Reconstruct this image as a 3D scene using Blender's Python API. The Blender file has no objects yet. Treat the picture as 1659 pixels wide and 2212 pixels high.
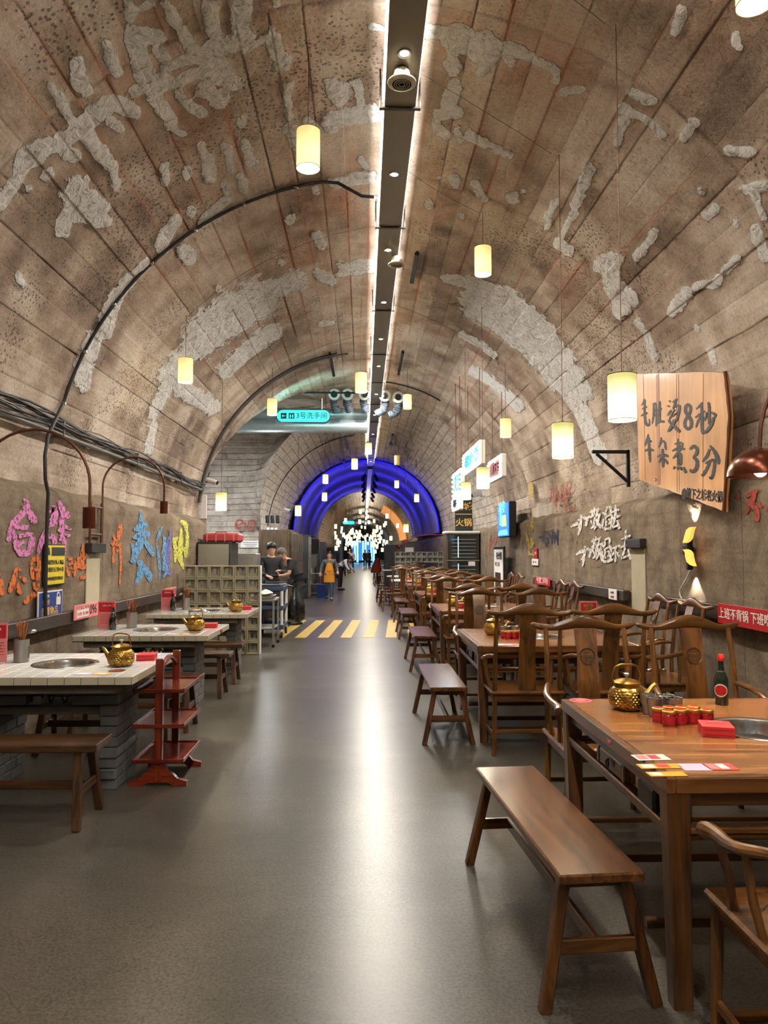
import bpy, math, random
import numpy as np
from mathutils import Vector, Matrix
PI = math.pi
random.seed(7)
RNG = np.random.RandomState(11)
S = bpy.context.scene
COL = S.collection

# ------------------------------------------------------------------ camera
EYE = 1.55
FPX = 1600.0
def cam_basis(vu=785.0, vv=1190.0):
    d = np.array([(vu-829.5)/FPX, -(vv-1106)/FPX, 1.0]); d /= np.linalg.norm(d)
    sp = -d[0]; cp = math.sqrt(1-sp*sp); cT = d[2]/cp; sT = math.sqrt(1-cT*cT)
    R = np.array([cp, -sp, 0]); F = np.array([sp*cT, cp*cT, sT]); U = np.cross(R, F)
    return R, U, F
CR, CU, CF = cam_basis()
def at(u, v, Y=None, X=None, Z=None):
    """real-world point seen at photo pixel (u, v), at a known depth, side distance or height"""
    d = CR*(u-829.5)/FPX + CU*(1106-v)/FPX + CF
    d = d/d[1]
    k = Y if Y is not None else (X/d[0] if X is not None else (Z-EYE)/d[2])
    return Vector((d[0]*k, k, EYE+d[2]*k))
cd = bpy.data.cameras.new('camera'); cam = bpy.data.objects.new('camera', cd); COL.objects.link(cam)
cam.matrix_world = Matrix(((CR[0], CU[0], -CF[0], 0), (CR[1], CU[1], -CF[1], 0), (CR[2], CU[2], -CF[2], EYE), (0, 0, 0, 1)))
cd.sensor_width = 36; cd.lens = FPX/2212*36; cd.clip_start = .05; cd.clip_end = 300
S.camera = cam

# ------------------------------------------------------------------ world, exposure
w = bpy.data.worlds.new('world'); S.world = w; w.use_nodes = True
w.node_tree.nodes['Background'].inputs[0].default_value = (.9, .85, .8, 1)
w.node_tree.nodes['Background'].inputs[1].default_value = .15
S.view_settings.view_transform = 'Standard'; S.view_settings.look = 'None'
S.view_settings.gamma = 1; S.view_settings.use_curve_mapping = False
S.view_settings.exposure = 0.32
S.cycles.max_bounces = 5; S.cycles.diffuse_bounces = 3; S.cycles.glossy_bounces = 2
S.cycles.use_adaptive_sampling = True; S.cycles.adaptive_threshold = .12; S.cycles.adaptive_min_samples = 14; S.cycles.use_light_tree = False
S.cycles.transmission_bounces = 3; S.cycles.caustics_reflective = False; S.cycles.caustics_refractive = False
S.cycles.sample_clamp_indirect = 4.0

STRIP_W = 24.0      # power of each 2.3 m led strip on the duct
SPOT_W = 58.0       # duct downlights
def area(name, loc, rot, sx, sy, power, color=(1, 1, 1), spread=PI):
    l = bpy.data.lights.new(name, 'AREA'); l.shape = 'RECTANGLE'; l.size = sx; l.size_y = sy
    l.energy = power; l.color = color; l.spread = spread
    o = bpy.data.objects.new(name, l); o.location = loc; o.rotation_euler = rot; COL.objects.link(o); return o
def spot(name, loc, target, power, angle, blend=.5, color=(1, .95, .88), r=.03):
    l = bpy.data.lights.new(name, 'SPOT'); l.energy = power; l.spot_size = angle; l.spot_blend = blend
    l.color = color; l.shadow_soft_size = r
    o = bpy.data.objects.new(name, l); o.location = loc
    o.rotation_euler = (Vector(target)-Vector(loc)).to_track_quat('-Z', 'Y').to_euler(); COL.objects.link(o); return o
def point(name, loc, power, color, r=.05):
    l = bpy.data.lights.new(name, 'POINT'); l.energy = power; l.color = color; l.shadow_soft_size = r
    o = bpy.data.objects.new(name, l); o.location = loc; COL.objects.link(o); return o
DX, DZ = .27, 4.88      # centre line and underside of the ceiling duct
PITCH = 2.28; J0 = 4.70-3*2.28
for k in range(0, 14):
    y = -3.4 + PITCH*k + 1.14
    for s in (-1, 1):
        area('led_strip_light', (DX+s*.17, y, DZ+.03), (0, PI-s*math.radians(76), 0), .03, 2.2, STRIP_W*(1.6 if y > 17 else 1), (1, .955, .89))
for y in (-2.5, -.6, 1.4, 3.2, 4.95, 6.62, 8.35, 10.0, 11.7, 13.4, 15.6, 18, 21, 24, 27.5):
    area('downlight_beam', (DX, y, DZ-.03), (0, 0, 0), .09, .09, SPOT_W*(1.5 if y > 13 else 1), (1, .93, .83))
for y in (46, 51, 56, 66, 78, 92):
    area('far_strip_light', (DX, y, 4.35), (0, PI, 0), .3, 6, 60, (1, .9, .74))
    area('far_down_light', (DX, y, 4.3), (0, 0, 0), .3, 6, 90, (1, .9, .74))
for y in (30.2, 33.5, 37.5, 41.5):
    for a in range(5):
        th = math.radians(34+28*a)
        area('blue_arch_light', (.12+1.9*math.cos(th), y, 2.2+1.9*math.sin(th)), (0, PI/2-th+PI, 0), .8, .8, 15, (.07, .05, 1))
# ------------------------------------------------------------------ materials
MATS = {}
def nd(nt, t, **kw):
    n = nt.nodes.new(t)
    for k, v in kw.items(): setattr(n, k, v)
    return n
def base_mat(name):
    m = bpy.data.materials.new(name); m.use_nodes = True; nt = m.node_tree
    b = nt.nodes['Principled BSDF']; MATS[name] = m
    return m, nt, b, nt.links.new
def C4(c): return (c[0], c[1], c[2], 1)
def srgb(r, g, b):
    f = lambda x: (x/255/12.92) if x/255 <= .04045 else ((x/255+.055)/1.055)**2.4
    return (f(r), f(g), f(b))
def plain(name, col, rough=.5, metal=0, var=.12, scale=8, bump=.0, emit=None, es=0, coat=0, trans=0):
    m, nt, b, L = base_mat(name)
    tc = nd(nt, 'ShaderNodeTexCoord'); nz = nd(nt, 'ShaderNodeTexNoise'); nz.inputs['Scale'].default_value = scale
    nz.inputs['Detail'].default_value = 4
    L(tc.outputs['Object'], nz.inputs['Vector'])
    mx = nd(nt, 'ShaderNodeMix', data_type='RGBA'); mx.inputs['A'].default_value = C4([c*(1-var) for c in col]); mx.inputs['B'].default_value = C4([min(1, c*(1+var)) for c in col])
    L(nz.outputs['Fac'], mx.inputs['Factor']); L(mx.outputs['Result'], b.inputs['Base Color'])
    b.inputs['Roughness'].default_value = rough; b.inputs['Metallic'].default_value = metal
    b.inputs['Coat Weight'].default_value = coat; b.inputs['Transmission Weight'].default_value = trans
    if bump:
        bp = nd(nt, 'ShaderNodeBump'); bp.inputs['Strength'].default_value = bump; bp.inputs['Distance'].default_value = .01
        L(nz.outputs['Fac'], bp.inputs['Height']); L(bp.outputs['Normal'], b.inputs['Normal'])
    if emit:
        b.inputs['Emission Color'].default_value = C4(emit); b.inputs['Emission Strength'].default_value = es
    return m
def wood(name, c1, c2, axis='X', rough=.28, scale=1.0, coat=.35):
    m, nt, b, L = base_mat(name)
    tc = nd(nt, 'ShaderNodeTexCoord'); oi = nd(nt, 'ShaderNodeObjectInfo'); mp = nd(nt, 'ShaderNodeMapping')
    sc = {'X': (1.2, 14, 14), 'Y': (14, 1.2, 14), 'Z': (14, 14, 1.2)}[axis]
    mp.inputs['Scale'].default_value = [s*scale for s in sc]
    ml = nd(nt, 'ShaderNodeMath', operation='MULTIPLY'); ml.inputs[1].default_value = 40
    L(oi.outputs['Random'], ml.inputs[0]); L(ml.outputs[0], mp.inputs['Location']); L(tc.outputs['Object'], mp.inputs['Vector'])
    n1 = nd(nt, 'ShaderNodeTexNoise'); n1.inputs['Scale'].default_value = 1.6; n1.inputs['Detail'].default_value = 8; n1.inputs['Distortion'].default_value = 1.2
    L(mp.outputs[0], n1.inputs['Vector'])
    n2 = nd(nt, 'ShaderNodeTexNoise'); n2.inputs['Scale'].default_value = 2.2; n2.inputs['Detail'].default_value = 3
    L(tc.outputs['Object'], n2.inputs['Vector'])
    cr = nd(nt, 'ShaderNodeValToRGB'); cr.color_ramp.elements[0].position = .33; cr.color_ramp.elements[0].color = C4(c1)
    cr.color_ramp.elements[1].position = .68; cr.color_ramp.elements[1].color = C4(c2)
    L(n1.outputs['Fac'], cr.inputs['Fac'])
    mx = nd(nt, 'ShaderNodeMix', data_type='RGBA', blend_type='MULTIPLY'); mx.inputs['Factor'].default_value = .55
    c3 = nd(nt, 'ShaderNodeValToRGB'); c3.color_ramp.elements[0].position = .3; c3.color_ramp.elements[0].color = (.45, .4, .36, 1)
    c3.color_ramp.elements[1].position = .62; c3.color_ramp.elements[1].color = (1, 1, 1, 1)
    L(n2.outputs['Fac'], c3.inputs['Fac']); L(cr.outputs['Color'], mx.inputs['A']); L(c3.outputs['Color'], mx.inputs['B'])
    L(mx.outputs['Result'], b.inputs['Base Color'])
    b.inputs['Roughness'].default_value = rough; b.inputs['Coat Weight'].default_value = coat; b.inputs['Coat Roughness'].default_value = .16
    bp = nd(nt, 'ShaderNodeBump'); bp.inputs['Strength'].default_value = .12; bp.inputs['Distance'].default_value = .004
    L(n1.outputs['Fac'], bp.inputs['Height']); L(bp.outputs['Normal'], b.inputs['Normal'])
    return m
def emit(name, col, strength, tex=False):
    m, nt, b, L = base_mat(name)
    b.inputs['Base Color'].default_value = C4([c*.6 for c in col]); b.inputs['Roughness'].default_value = .6
    b.inputs['Emission Color'].default_value = C4(col); b.inputs['Emission Strength'].default_value = strength
    return m

def math_(nt, op, a, b=None, clamp=False):
    n = nd(nt, 'ShaderNodeMath', operation=op); n.use_clamp = clamp
    for i, x in enumerate((a, b)):
        if x is None: continue
        if isinstance(x, (int, float)): n.inputs[i].default_value = x
        else: nt.links.new(x, n.inputs[i])
    return n.outputs[0]
def ramp(nt, fac, stops):
    r = nd(nt, 'ShaderNodeValToRGB'); e = r.color_ramp.elements
    while len(e) < len(stops): e.new(.5)
    for i, (p, c) in enumerate(stops): e[i].position = p; e[i].color = C4(c) if len(c) == 3 else c
    nt.links.new(fac, r.inputs['Fac']); return r.outputs['Color']
def mixc(nt, fac, a, b, mode='MIX'):
    m = nd(nt, 'ShaderNodeMix', data_type='RGBA', blend_type=mode)
    for k, x in (('Factor', fac), ('A', a), ('B', b)):
        if isinstance(x, (int, float)): m.inputs[k].default_value = x
        elif isinstance(x, tuple): m.inputs[k].default_value = C4(x)
        else: nt.links.new(x, m.inputs[k])
    return m.outputs['Result']
def noise(nt, vec, scale, detail=4, dist=0, rough=.5):
    n = nd(nt, 'ShaderNodeTexNoise'); n.inputs['Scale'].default_value = scale; n.inputs['Detail'].default_value = detail
    n.inputs['Distortion'].default_value = dist; n.inputs['Roughness'].default_value = rough
    nt.links.new(vec, n.inputs['Vector']); return n.outputs['Fac']

def concrete_mat(name, cols, brick=None, mortar=True, uv=True, pits=1.0, rust=True, bumpk=1.0):
    """board-marked raw concrete; brick=(length, height) of the shuttering marks"""
    m, nt, b, L = base_mat(name)
    tc = nd(nt, 'ShaderNodeTexCoord'); P = tc.outputs['Object']; UV = tc.outputs['UV'] if uv else P
    mid = noise(nt, P, 3.0, 5, .3, .62); big = mid; fine = noise(nt, P, 38, 3, 0, .7)
    col = ramp(nt, mid, [(.25, cols[0]), (.48, cols[1]), (.72, cols[2])])
    col = mixc(nt, .5, col, ramp(nt, fine, [(.3, (.55, .53, .52)), (.6, (1.1, 1.1, 1.1))]), 'MULTIPLY')
    # stretched streaks along the boards
    mp = nd(nt, 'ShaderNodeMapping'); mp.inputs['Scale'].default_value = (.8, 9, 1) if uv else (9, 9, .8); L(UV, mp.inputs['Vector'])
    st = noise(nt, mp.outputs[0], 1.5, 3, .5)
    col = mixc(nt, .45, col, ramp(nt, st, [(.3, (.6, .57, .55)), (.55, (1, 1, 1)), (.75, (1.15, 1.08, 1.02))]), 'MULTIPLY')
    h = math_(nt, 'ADD', math_(nt, 'MULTIPLY', mid, .5), math_(nt, 'MULTIPLY', fine, .35))
    # pits
    vo = nd(nt, 'ShaderNodeTexVoronoi'); vo.inputs['Scale'].default_value = 17; L(P, vo.inputs['Vector'])
    pm = mid
    pit = math_(nt, 'LESS_THAN', math_(nt, 'ADD', vo.outputs['Distance'], math_(nt, 'MULTIPLY', math_(nt, 'SUBTRACT', .62, pm), 1.6)), .18*pits)
    col = mixc(nt, math_(nt, 'MULTIPLY', pit, .7), col, tuple(c*.45 for c in cols[0]))
    h = math_(nt, 'SUBTRACT', h, math_(nt, 'MULTIPLY', pit, .6))
    if brick:
        wv = nd(nt, 'ShaderNodeVectorMath', operation='ADD'); wn = nd(nt, 'ShaderNodeTexNoise'); wn.inputs['Scale'].default_value = 6
        L(P, wn.inputs['Vector']); ws = nd(nt, 'ShaderNodeVectorMath', operation='MULTIPLY_ADD')
        ws.inputs[1].default_value = (.03, .03, 0); ws.inputs[2].default_value = (-.015, -.015, 0)
        L(wn.outputs['Color'], ws.inputs[0]); L(UV, wv.inputs[0]); L(ws.outputs[0], wv.inputs[1])
        bt = nd(nt, 'ShaderNodeTexBrick'); bt.offset = brick[2]; bt.inputs['Scale'].default_value = 1; bt.inputs['Mortar Size'].default_value = brick[3]
        bt.inputs['Mortar Smooth'].default_value = .6; bt.inputs['Brick Width'].default_value = brick[0]; bt.inputs['Row Height'].default_value = brick[1]
        bt.inputs['Color1'].default_value = (0, 0, 0, 1); bt.inputs['Color2'].default_value = (1, 1, 1, 1); bt.inputs['Bias'].default_value = 0
        L(wv.outputs[0], bt.inputs['Vector'])
        bw = nd(nt, 'ShaderNodeRGBToBW'); L(bt.outputs['Color'], bw.inputs[0])
        col = mixc(nt, .5, col, ramp(nt, bw.outputs[0], [(0, (.78, .75, .72)), (1, (1.12, 1.1, 1.06))]), 'MULTIPLY')
        br = noise(nt, UV, 2.6, 4)
        jn = math_(nt, 'MULTIPLY', bt.outputs['Fac'], math_(nt, 'MULTIPLY', math_(nt, 'SUBTRACT', br, .34), 4.5, True), True)
        jc = ramp(nt, noise(nt, UV, 1.1, 2), [(.42, srgb(70, 55, 45)), (.52, srgb(150, 96, 66) if rust else srgb(84, 70, 58)), (.62, srgb(64, 52, 44))])
        col = mixc(nt, math_(nt, 'MULTIPLY', jn, .8), col, jc)
        if rust:   # rusty bleed next to the joints, near the crown
            b2 = nd(nt, 'ShaderNodeTexBrick'); b2.offset = brick[2]
            for kk, vv in (('Scale', 1), ('Mortar Size', .03), ('Mortar Smooth', 1), ('Brick Width', brick[0]), ('Row Height', brick[1])): b2.inputs[kk].default_value = vv
            L(wv.outputs[0], b2.inputs['Vector'])
            col = mixc(nt, math_(nt, 'MULTIPLY', b2.outputs['Fac'], math_(nt, 'MULTIPLY', math_(nt, 'SUBTRACT', noise(nt, UV, .8, 3), .42), 3.2, True), True), col, srgb(176, 120, 88))
        h = math_(nt, 'SUBTRACT', h, math_(nt, 'MULTIPLY', jn, 1.0))
    if mortar:
        atn = nd(nt, 'ShaderNodeAttribute'); atn.attribute_name = 'mortar'
        e = math_(nt, 'ADD', atn.outputs['Fac'], math_(nt, 'MULTIPLY', math_(nt, 'SUBTRACT', noise(nt, P, 7, 5, .2, .6), .5), 1.5))
        mk = nd(nt, 'ShaderNodeMapRange'); mk.interpolation_type = 'SMOOTHSTEP'; mk.inputs['From Min'].default_value = -.03; mk.inputs['From Max'].default_value = .09
        L(e, mk.inputs['Value']); M = mk.outputs['Result']
        sw = noise(nt, P, 9, 6, 2.2, .62)
        mc = ramp(nt, sw, [(.3, srgb(118, 113, 108)), (.48, srgb(168, 164, 160)), (.7, srgb(196, 192, 188))])
        col = mixc(nt, M, col, mc)
        rim = math_(nt, 'MULTIPLY', math_(nt, 'SUBTRACT', 1, math_(nt, 'ABSOLUTE', math_(nt, 'DIVIDE', math_(nt, 'SUBTRACT', e, -.04), .06)), True), .35, True)
        col = mixc(nt, rim, col, srgb(80, 66, 55))
        h2 = math_(nt, 'ADD', 1.3, math_(nt, 'MULTIPLY', sw, 2.4))
        h = math_(nt, 'ADD', math_(nt, 'MULTIPLY', h, math_(nt, 'SUBTRACT', 1, M)), math_(nt, 'MULTIPLY', h2, M))
    L(col, b.inputs['Base Color'])
    b.inputs['Roughness'].default_value = .9; b.inputs['Specular IOR Level'].default_value = .2
    bp = nd(nt, 'ShaderNodeBump'); bp.inputs['Strength'].default_value = .8*bumpk; bp.inputs['Distance'].default_value = .016
    L(h, bp.inputs['Height']); L(bp.outputs['Normal'], b.inputs['Normal'])
    return m
TAN = [srgb(118, 98, 82), srgb(160, 138, 116), srgb(188, 168, 146)]
GREY = [srgb(140, 131, 122), srgb(182, 172, 161), srgb(206, 197, 186)]
LOW = [srgb(92, 80, 66), srgb(122, 108, 92), srgb(146, 132, 114)]
def near_vault_mat():
    m, nt, b, L = base_mat('vault_concrete')
    tc = nd(nt, 'ShaderNodeTexCoord'); P = tc.outputs['Object']
    def A(n): q = nd(nt, 'ShaderNodeAttribute'); q.attribute_name = n; return q.outputs['Fac']
    fine = noise(nt, P, 30, 5, 0, .72)
    mp = nd(nt, 'ShaderNodeMapping'); mp.inputs['Scale'].default_value = (.9, 10, 1); L(tc.outputs['UV'], mp.inputs['Vector'])
    st = noise(nt, mp.outputs[0], 1.6, 4, .6)
    col = ramp(nt, A('tone'), [(.2, srgb(124, 108, 96)), (.42, srgb(162, 145, 129)), (.58, srgb(186, 170, 154)), (.8, srgb(208, 195, 181))])
    col = mixc(nt, .6, col, ramp(nt, fine, [(.3, (.5, .47, .45)), (.5, (1, 1, 1)), (.7, (1.15, 1.12, 1.1))]), 'MULTIPLY')
    col = mixc(nt, .35, col, ramp(nt, st, [(.32, (.62, .58, .56)), (.55, (1, 1, 1)), (.75, (1.12, 1.08, 1.04))]), 'MULTIPLY')
    vo = nd(nt, 'ShaderNodeTexVoronoi'); vo.inputs['Scale'].default_value = 27; L(P, vo.inputs['Vector'])
    pit = math_(nt, 'LESS_THAN', math_(nt, 'ADD', vo.outputs['Distance'], A('pitting')), math_(nt, 'MULTIPLY', fine, .50))
    col = mixc(nt, math_(nt, 'MULTIPLY', pit, .65), col, srgb(74, 60, 50))
    col = mixc(nt, math_(nt, 'MULTIPLY', A('rust'), math_(nt, 'MULTIPLY', fine, 1.5), True), col, srgb(172, 106, 72))
    gr = math_(nt, 'MULTIPLY', A('groove'), math_(nt, 'ADD', .4, math_(nt, 'MULTIPLY', st, 1.0)), True)
    col = mixc(nt, gr, col, srgb(66, 50, 40))
    h = math_(nt, 'SUBTRACT', fine, math_(nt, 'MULTIPLY', pit, .5))
    e = math_(nt, 'ADD', A('mortar'), math_(nt, 'MULTIPLY', math_(nt, 'SUBTRACT', noise(nt, P, 8, 4, .2, .6), .5), 1.5))
    mk = nd(nt, 'ShaderNodeMapRange'); mk.interpolation_type = 'SMOOTHSTEP'; mk.inputs['From Min'].default_value = -.03; mk.inputs['From Max'].default_value = .09
    L(e, mk.inputs['Value']); M = mk.outputs['Result']
    sw = noise(nt, P, 9, 4, 2.4, .62)
    mc = ramp(nt, sw, [(.3, srgb(156, 151, 146)), (.45, srgb(204, 201, 197)), (.7, srgb(224, 222, 219))])
    col = mixc(nt, M, col, mc)
    h2 = math_(nt, 'ADD', 1.2, math_(nt, 'MULTIPLY', sw, 2.6))
    h = math_(nt, 'ADD', math_(nt, 'MULTIPLY', h, math_(nt, 'SUBTRACT', 1, M)), math_(nt, 'MULTIPLY', h2, M))
    L(col, b.inputs['Base Color']); b.inputs['Roughness'].default_value = .9; b.inputs['Specular IOR Level'].default_value = .15
    bp = nd(nt, 'ShaderNodeBump'); bp.inputs['Strength'].default_value = .8; bp.inputs['Distance'].default_value = .016
    L(h, bp.inputs['Height']); L(bp.outputs['Normal'], b.inputs['Normal'])
near_vault_mat()
concrete_mat('vault_far', GREY, (.62, .21, .5, .012), rust=False)
concrete_mat('crosswall_concrete', GREY, (3.0, .16, .3, .01), rust=False, mortar=False)
concrete_mat('lower_wall', LOW, (1.15, 3.5, 0, .008), mortar=False, rust=False, uv=True, pits=.8, bumpk=.6)
concrete_mat('blue_lining', [srgb(120, 118, 128), srgb(140, 138, 150), srgb(160, 158, 170)], None, mortar=False, pits=0, bumpk=.2)

def floor_mat():
    m, nt, b, L = base_mat('polished_floor')
    tc = nd(nt, 'ShaderNodeTexCoord'); pm_ = nd(nt, 'ShaderNodeMapping'); pm_.inputs['Location'].default_value = (0, 0, .37183); L(tc.outputs['Object'], pm_.inputs['Vector']); P = pm_.outputs[0]
    mid = noise(nt, P, 1.1, 6, .4, .6); fine = noise(nt, P, 75, 4, 0, .75)
    col = ramp(nt, mid, [(.28, srgb(64, 59, 51)), (.5, srgb(78, 73, 65)), (.72, srgb(94, 88, 79))])
    col = mixc(nt, .9, col, ramp(nt, fine, [(.36, (.5, .48, .46)), (.5, (1, 1, 1)), (.66, (1.45, 1.42, 1.36))]), 'MULTIPLY')
    # hairline cracks
    vc = nd(nt, 'ShaderNodeTexVoronoi', feature='DISTANCE_TO_EDGE', voronoi_dimensions='2D'); vc.inputs['Scale'].default_value = .3
    wn = nd(nt, 'ShaderNodeTexNoise'); wn.inputs['Scale'].default_value = 1.3; wn.inputs['Detail'].default_value = 3; L(P, wn.inputs['Vector'])
    wa = nd(nt, 'ShaderNodeVectorMath', operation='MULTIPLY_ADD'); wa.inputs[1].default_value = (.55, .55, 0); L(wn.outputs['Color'], wa.inputs[0]); L(P, wa.inputs[2])
    L(wa.outputs[0], vc.inputs['Vector'])
    ck = math_(nt, 'MULTIPLY', math_(nt, 'LESS_THAN', vc.outputs['Distance'], .0012), math_(nt, 'GREATER_THAN', noise(nt, P, .7, 2), .5))
    col = mixc(nt, math_(nt, 'MULTIPLY', ck, .6), col, srgb(58, 52, 46))
    L(col, b.inputs['Base Color'])
    rr = nd(nt, 'ShaderNodeMapRange'); rr.inputs['To Min'].default_value = .275; rr.inputs['To Max'].default_value = .275; L(mid, rr.inputs['Value'])
    b.inputs['Roughness'].default_value = .29; b.inputs['Specular IOR Level'].default_value = .36
    bp = nd(nt, 'ShaderNodeBump'); bp.inputs['Strength'].default_value = .13; bp.inputs['Distance'].default_value = .01
    wv = nd(nt, 'ShaderNodeMapping'); wv.inputs['Scale'].default_value = (1.6, 5, 1); L(P, wv.inputs['Vector'])
    L(math_(nt, 'ADD', noise(nt, wv.outputs[0], 1.5, 3), math_(nt, 'MULTIPLY', fine, .25)), bp.inputs['Height']); L(bp.outputs['Normal'], b.inputs['Normal'])
floor_mat()
WD1, WD2 = srgb(62, 33, 14), srgb(136, 84, 40)
for ax in 'XYZ':
    wood('chair_wood_'+ax, srgb(70, 42, 18), srgb(134, 88, 42), ax)
    wood('bench_wood_'+ax, srgb(62, 35, 16), srgb(120, 74, 36), ax, .26)
    wood('table_wood_'+ax, srgb(58, 35, 18), srgb(114, 74, 40), ax, .3)
    wood('old_bench_'+ax, srgb(44, 28, 16), srgb(98, 64, 36), ax, .38, coat=.15)
    wood('red_wood_'+ax, srgb(86, 24, 12), srgb(140, 52, 28), ax, .25)
wood('table_top_wood', srgb(112, 66, 32), srgb(188, 130, 76), 'X', .26, .7, .5)
wood('sign_board_wood', srgb(188, 132, 74), srgb(208, 154, 94), 'Z', .5, .35, .1)
wood('rail_wood', srgb(38, 32, 28), srgb(72, 62, 54), 'Y', .45, 1, .1)
wood('cabinet_wood', srgb(58, 46, 34), srgb(96, 78, 58), 'Z', .4, 1, .1)
plain('duct_paint', srgb(128, 118, 98), .38, .3, .06, 2)
plain('duct_clamp', srgb(60, 54, 46), .4, .5)
plain('speaker_cream', srgb(200, 192, 168), .6)
plain('steel', srgb(190, 190, 188), .24, 1, .05, 4)
plain('brushed_steel', srgb(176, 174, 168), .38, .85, .08, 3)
plain('dark_steel', srgb(70, 68, 66), .4, .7)
plain('brass', srgb(184, 146, 72), .3, 1, .12, 20)
plain('copper_lamp', srgb(92, 46, 26), .26, .7, .15, 6)
plain('rusty_pipe', srgb(96, 58, 36), .5, .5, .3, 14)
plain('tile_white', srgb(224, 222, 216), .14, 0, .03, 6, coat=.5)
plain('tile_edge', srgb(186, 178, 156), .2, 0, .04, 6, coat=.4)
plain('grout', srgb(74, 66, 56), .9)
plain('brick_grey', srgb(104, 104, 102), .85, 0, .3, 9, .5)
plain('stone_slab', srgb(112, 104, 92), .85, 0, .25, 6, .4)
plain('black_plastic', srgb(22, 22, 24), .4)
plain('black_iron', srgb(18, 18, 20), .5, .4)
plain('black_cable', srgb(34, 31, 30), .6, 0, .1)
plain('grey_conduit', srgb(98, 96, 92), .5, .2)
plain('white_paint', srgb(222, 222, 218), .45)
plain('cream_block', srgb(160, 152, 126), .8, 0, .08, 7, .2)
plain('grey_block', srgb(136, 134, 124), .8, 0, .08, 7, .2)
plain('red_paper', srgb(214, 52, 58), .45)
plain('red_print', srgb(176, 26, 34), .4)
plain('white_print', srgb(226, 220, 214), .5)
plain('pink_print', srgb(216, 128, 128), .5)
plain('lilac_print', srgb(214, 186, 216), .5)
plain('yellow_print', srgb(232, 166, 34), .5)
plain('sign_yellow', srgb(222, 200, 44), .45)
plain('sign_blue', srgb(38, 66, 140), .4)
plain('ink', srgb(26, 28, 30), .6)
plain('gold_ink', srgb(232, 186, 92), .5)
plain('red_lid', srgb(206, 150, 60), .3, .7)
plain('candle_red', srgb(170, 20, 28), .2, 0, .1, 8, coat=.6)
plain('bottle_glass', srgb(22, 34, 20), .08, 0, .1, 8, coat=.8)
plain('bottle_cap', srgb(214, 40, 34), .35)
plain('crystal', srgb(220, 215, 205), .08, 0, .02, 8, coat=1)
plain('chopstick', srgb(150, 92, 52), .5)
plain('stripe_yellow', srgb(172, 142, 62), .45, 0, .4, 22)
plain('skin', srgb(196, 148, 120), .55, 0, .05)
plain('hair_black', srgb(24, 20, 20), .5)
plain('hair_grey', srgb(84, 74, 66), .6)
plain('shirt_black', srgb(30, 31, 36), .8)
plain('cardigan_grey', srgb(92, 92, 94), .9)
plain('jeans', srgb(56, 84, 110), .85)
plain('apron_orange', srgb(222, 142, 28), .7)
plain('orange_cloth', srgb(206, 82, 34), .8)
plain('navy_cloth', srgb(26, 26, 40), .85)
plain('white_cloth', srgb(214, 214, 218), .8)
plain('blue_plastic', srgb(58, 70, 96), .5)
plain('blue_bin', srgb(30, 52, 120), .5)
plain('bag_black', srgb(16, 16, 18), .22, 0, .1, 12, .6, coat=.5)
plain('hose_grey', srgb(74, 82, 94), .6)
plain('pipe_silver', srgb(170, 180, 186), .35, .6)
plain('plaid_red', srgb(180, 60, 66), .5)
plain('glass_dark', srgb(38, 40, 36), .1, 0, .1, 3, coat=.6)
plain('pit_dark', srgb(30, 28, 26), .6)
plain('white_plastic', srgb(214, 212, 204), .4)
plain('green_cloth', srgb(40, 110, 80), .8)
plain('terrazzo_top', srgb(206, 208, 204), .3)
emit('led_white', (1, .97, .92), 9)
emit('downlight_glow', (1, .96, .88), 14)
emit('neon_white', (.95, 1, 1), 7)
emit('neon_cyan', (.01, .36, .5), 1.0)
emit('cyan_box', (.03, .72, .68), 1.2)
emit('blue_led', (.004, .004, 1), 2.2)
emit('screen_blue', (.04, .2, .85), 1.2)
emit('screen_cyan', (.12, .7, .95), 1.5)
emit('screen_green', (.45, .85, .25), 1.1)
emit('end_cyan', (.2, .62, 1.0), 2.2)
emit('sconce_amber', (1, .40, .07), 1.25)
emit('sconce_hot', (1, .86, .4), 3.5)
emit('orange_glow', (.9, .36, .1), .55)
emit('tube_blue', (.55, .82, .95), 1.1)
emit('lamp_core', (1, .93, .72), 7)
def shade_mat(name, lo, hi, k):
    """fabric shade lit from within: brighter near the bulb"""
    m, nt, b, L = base_mat(name)
    tc = nd(nt, 'ShaderNodeTexCoord'); sp = nd(nt, 'ShaderNodeSeparateXYZ'); L(tc.outputs['Object'], sp.inputs[0])
    mr = nd(nt, 'ShaderNodeMapRange'); mr.inputs['From Min'].default_value = -.27; mr.inputs['From Max'].default_value = -.02; L(sp.outputs['Z'], mr.inputs['Value'])
    cr = ramp(nt, mr.outputs[0], [(0, hi), (.45, hi), (1, lo)])
    b.inputs['Base Color'].default_value = (.25, .22, .12, 1); b.inputs['Roughness'].default_value = .8
    L(cr, b.inputs['Emission Color']); b.inputs['Emission Strength'].default_value = k
shade_mat('shade_bright', (.50, .48, .13), (1.25, 1.2, .82), 1.0)
shade_mat('shade_warm', (.72, .54, .18), (1, .84, .38), 1.0)
shade_mat('shade_far', (1, .85, .45), (1, .93, .62), 1.5)
plain('shade_unlit', srgb(214, 180, 110), .8)
def paint(name, col, cover=.55):
    """sprayed or brushed wall paint, worn off in places"""
    m, nt, b, L = base_mat(name)
    tc = nd(nt, 'ShaderNodeTexCoord')
    n = noise(nt, tc.outputs['Object'], 24, 5, .3, .7)
    a = nd(nt, 'ShaderNodeMapRange'); a.inputs['From Min'].default_value = cover-.14; a.inputs['From Max'].default_value = cover-.06; L(n, a.inputs['Value'])
    b.inputs['Base Color'].default_value = C4(col); b.inputs['Roughness'].default_value = .8; L(a.outputs[0], b.inputs['Alpha'])
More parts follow.
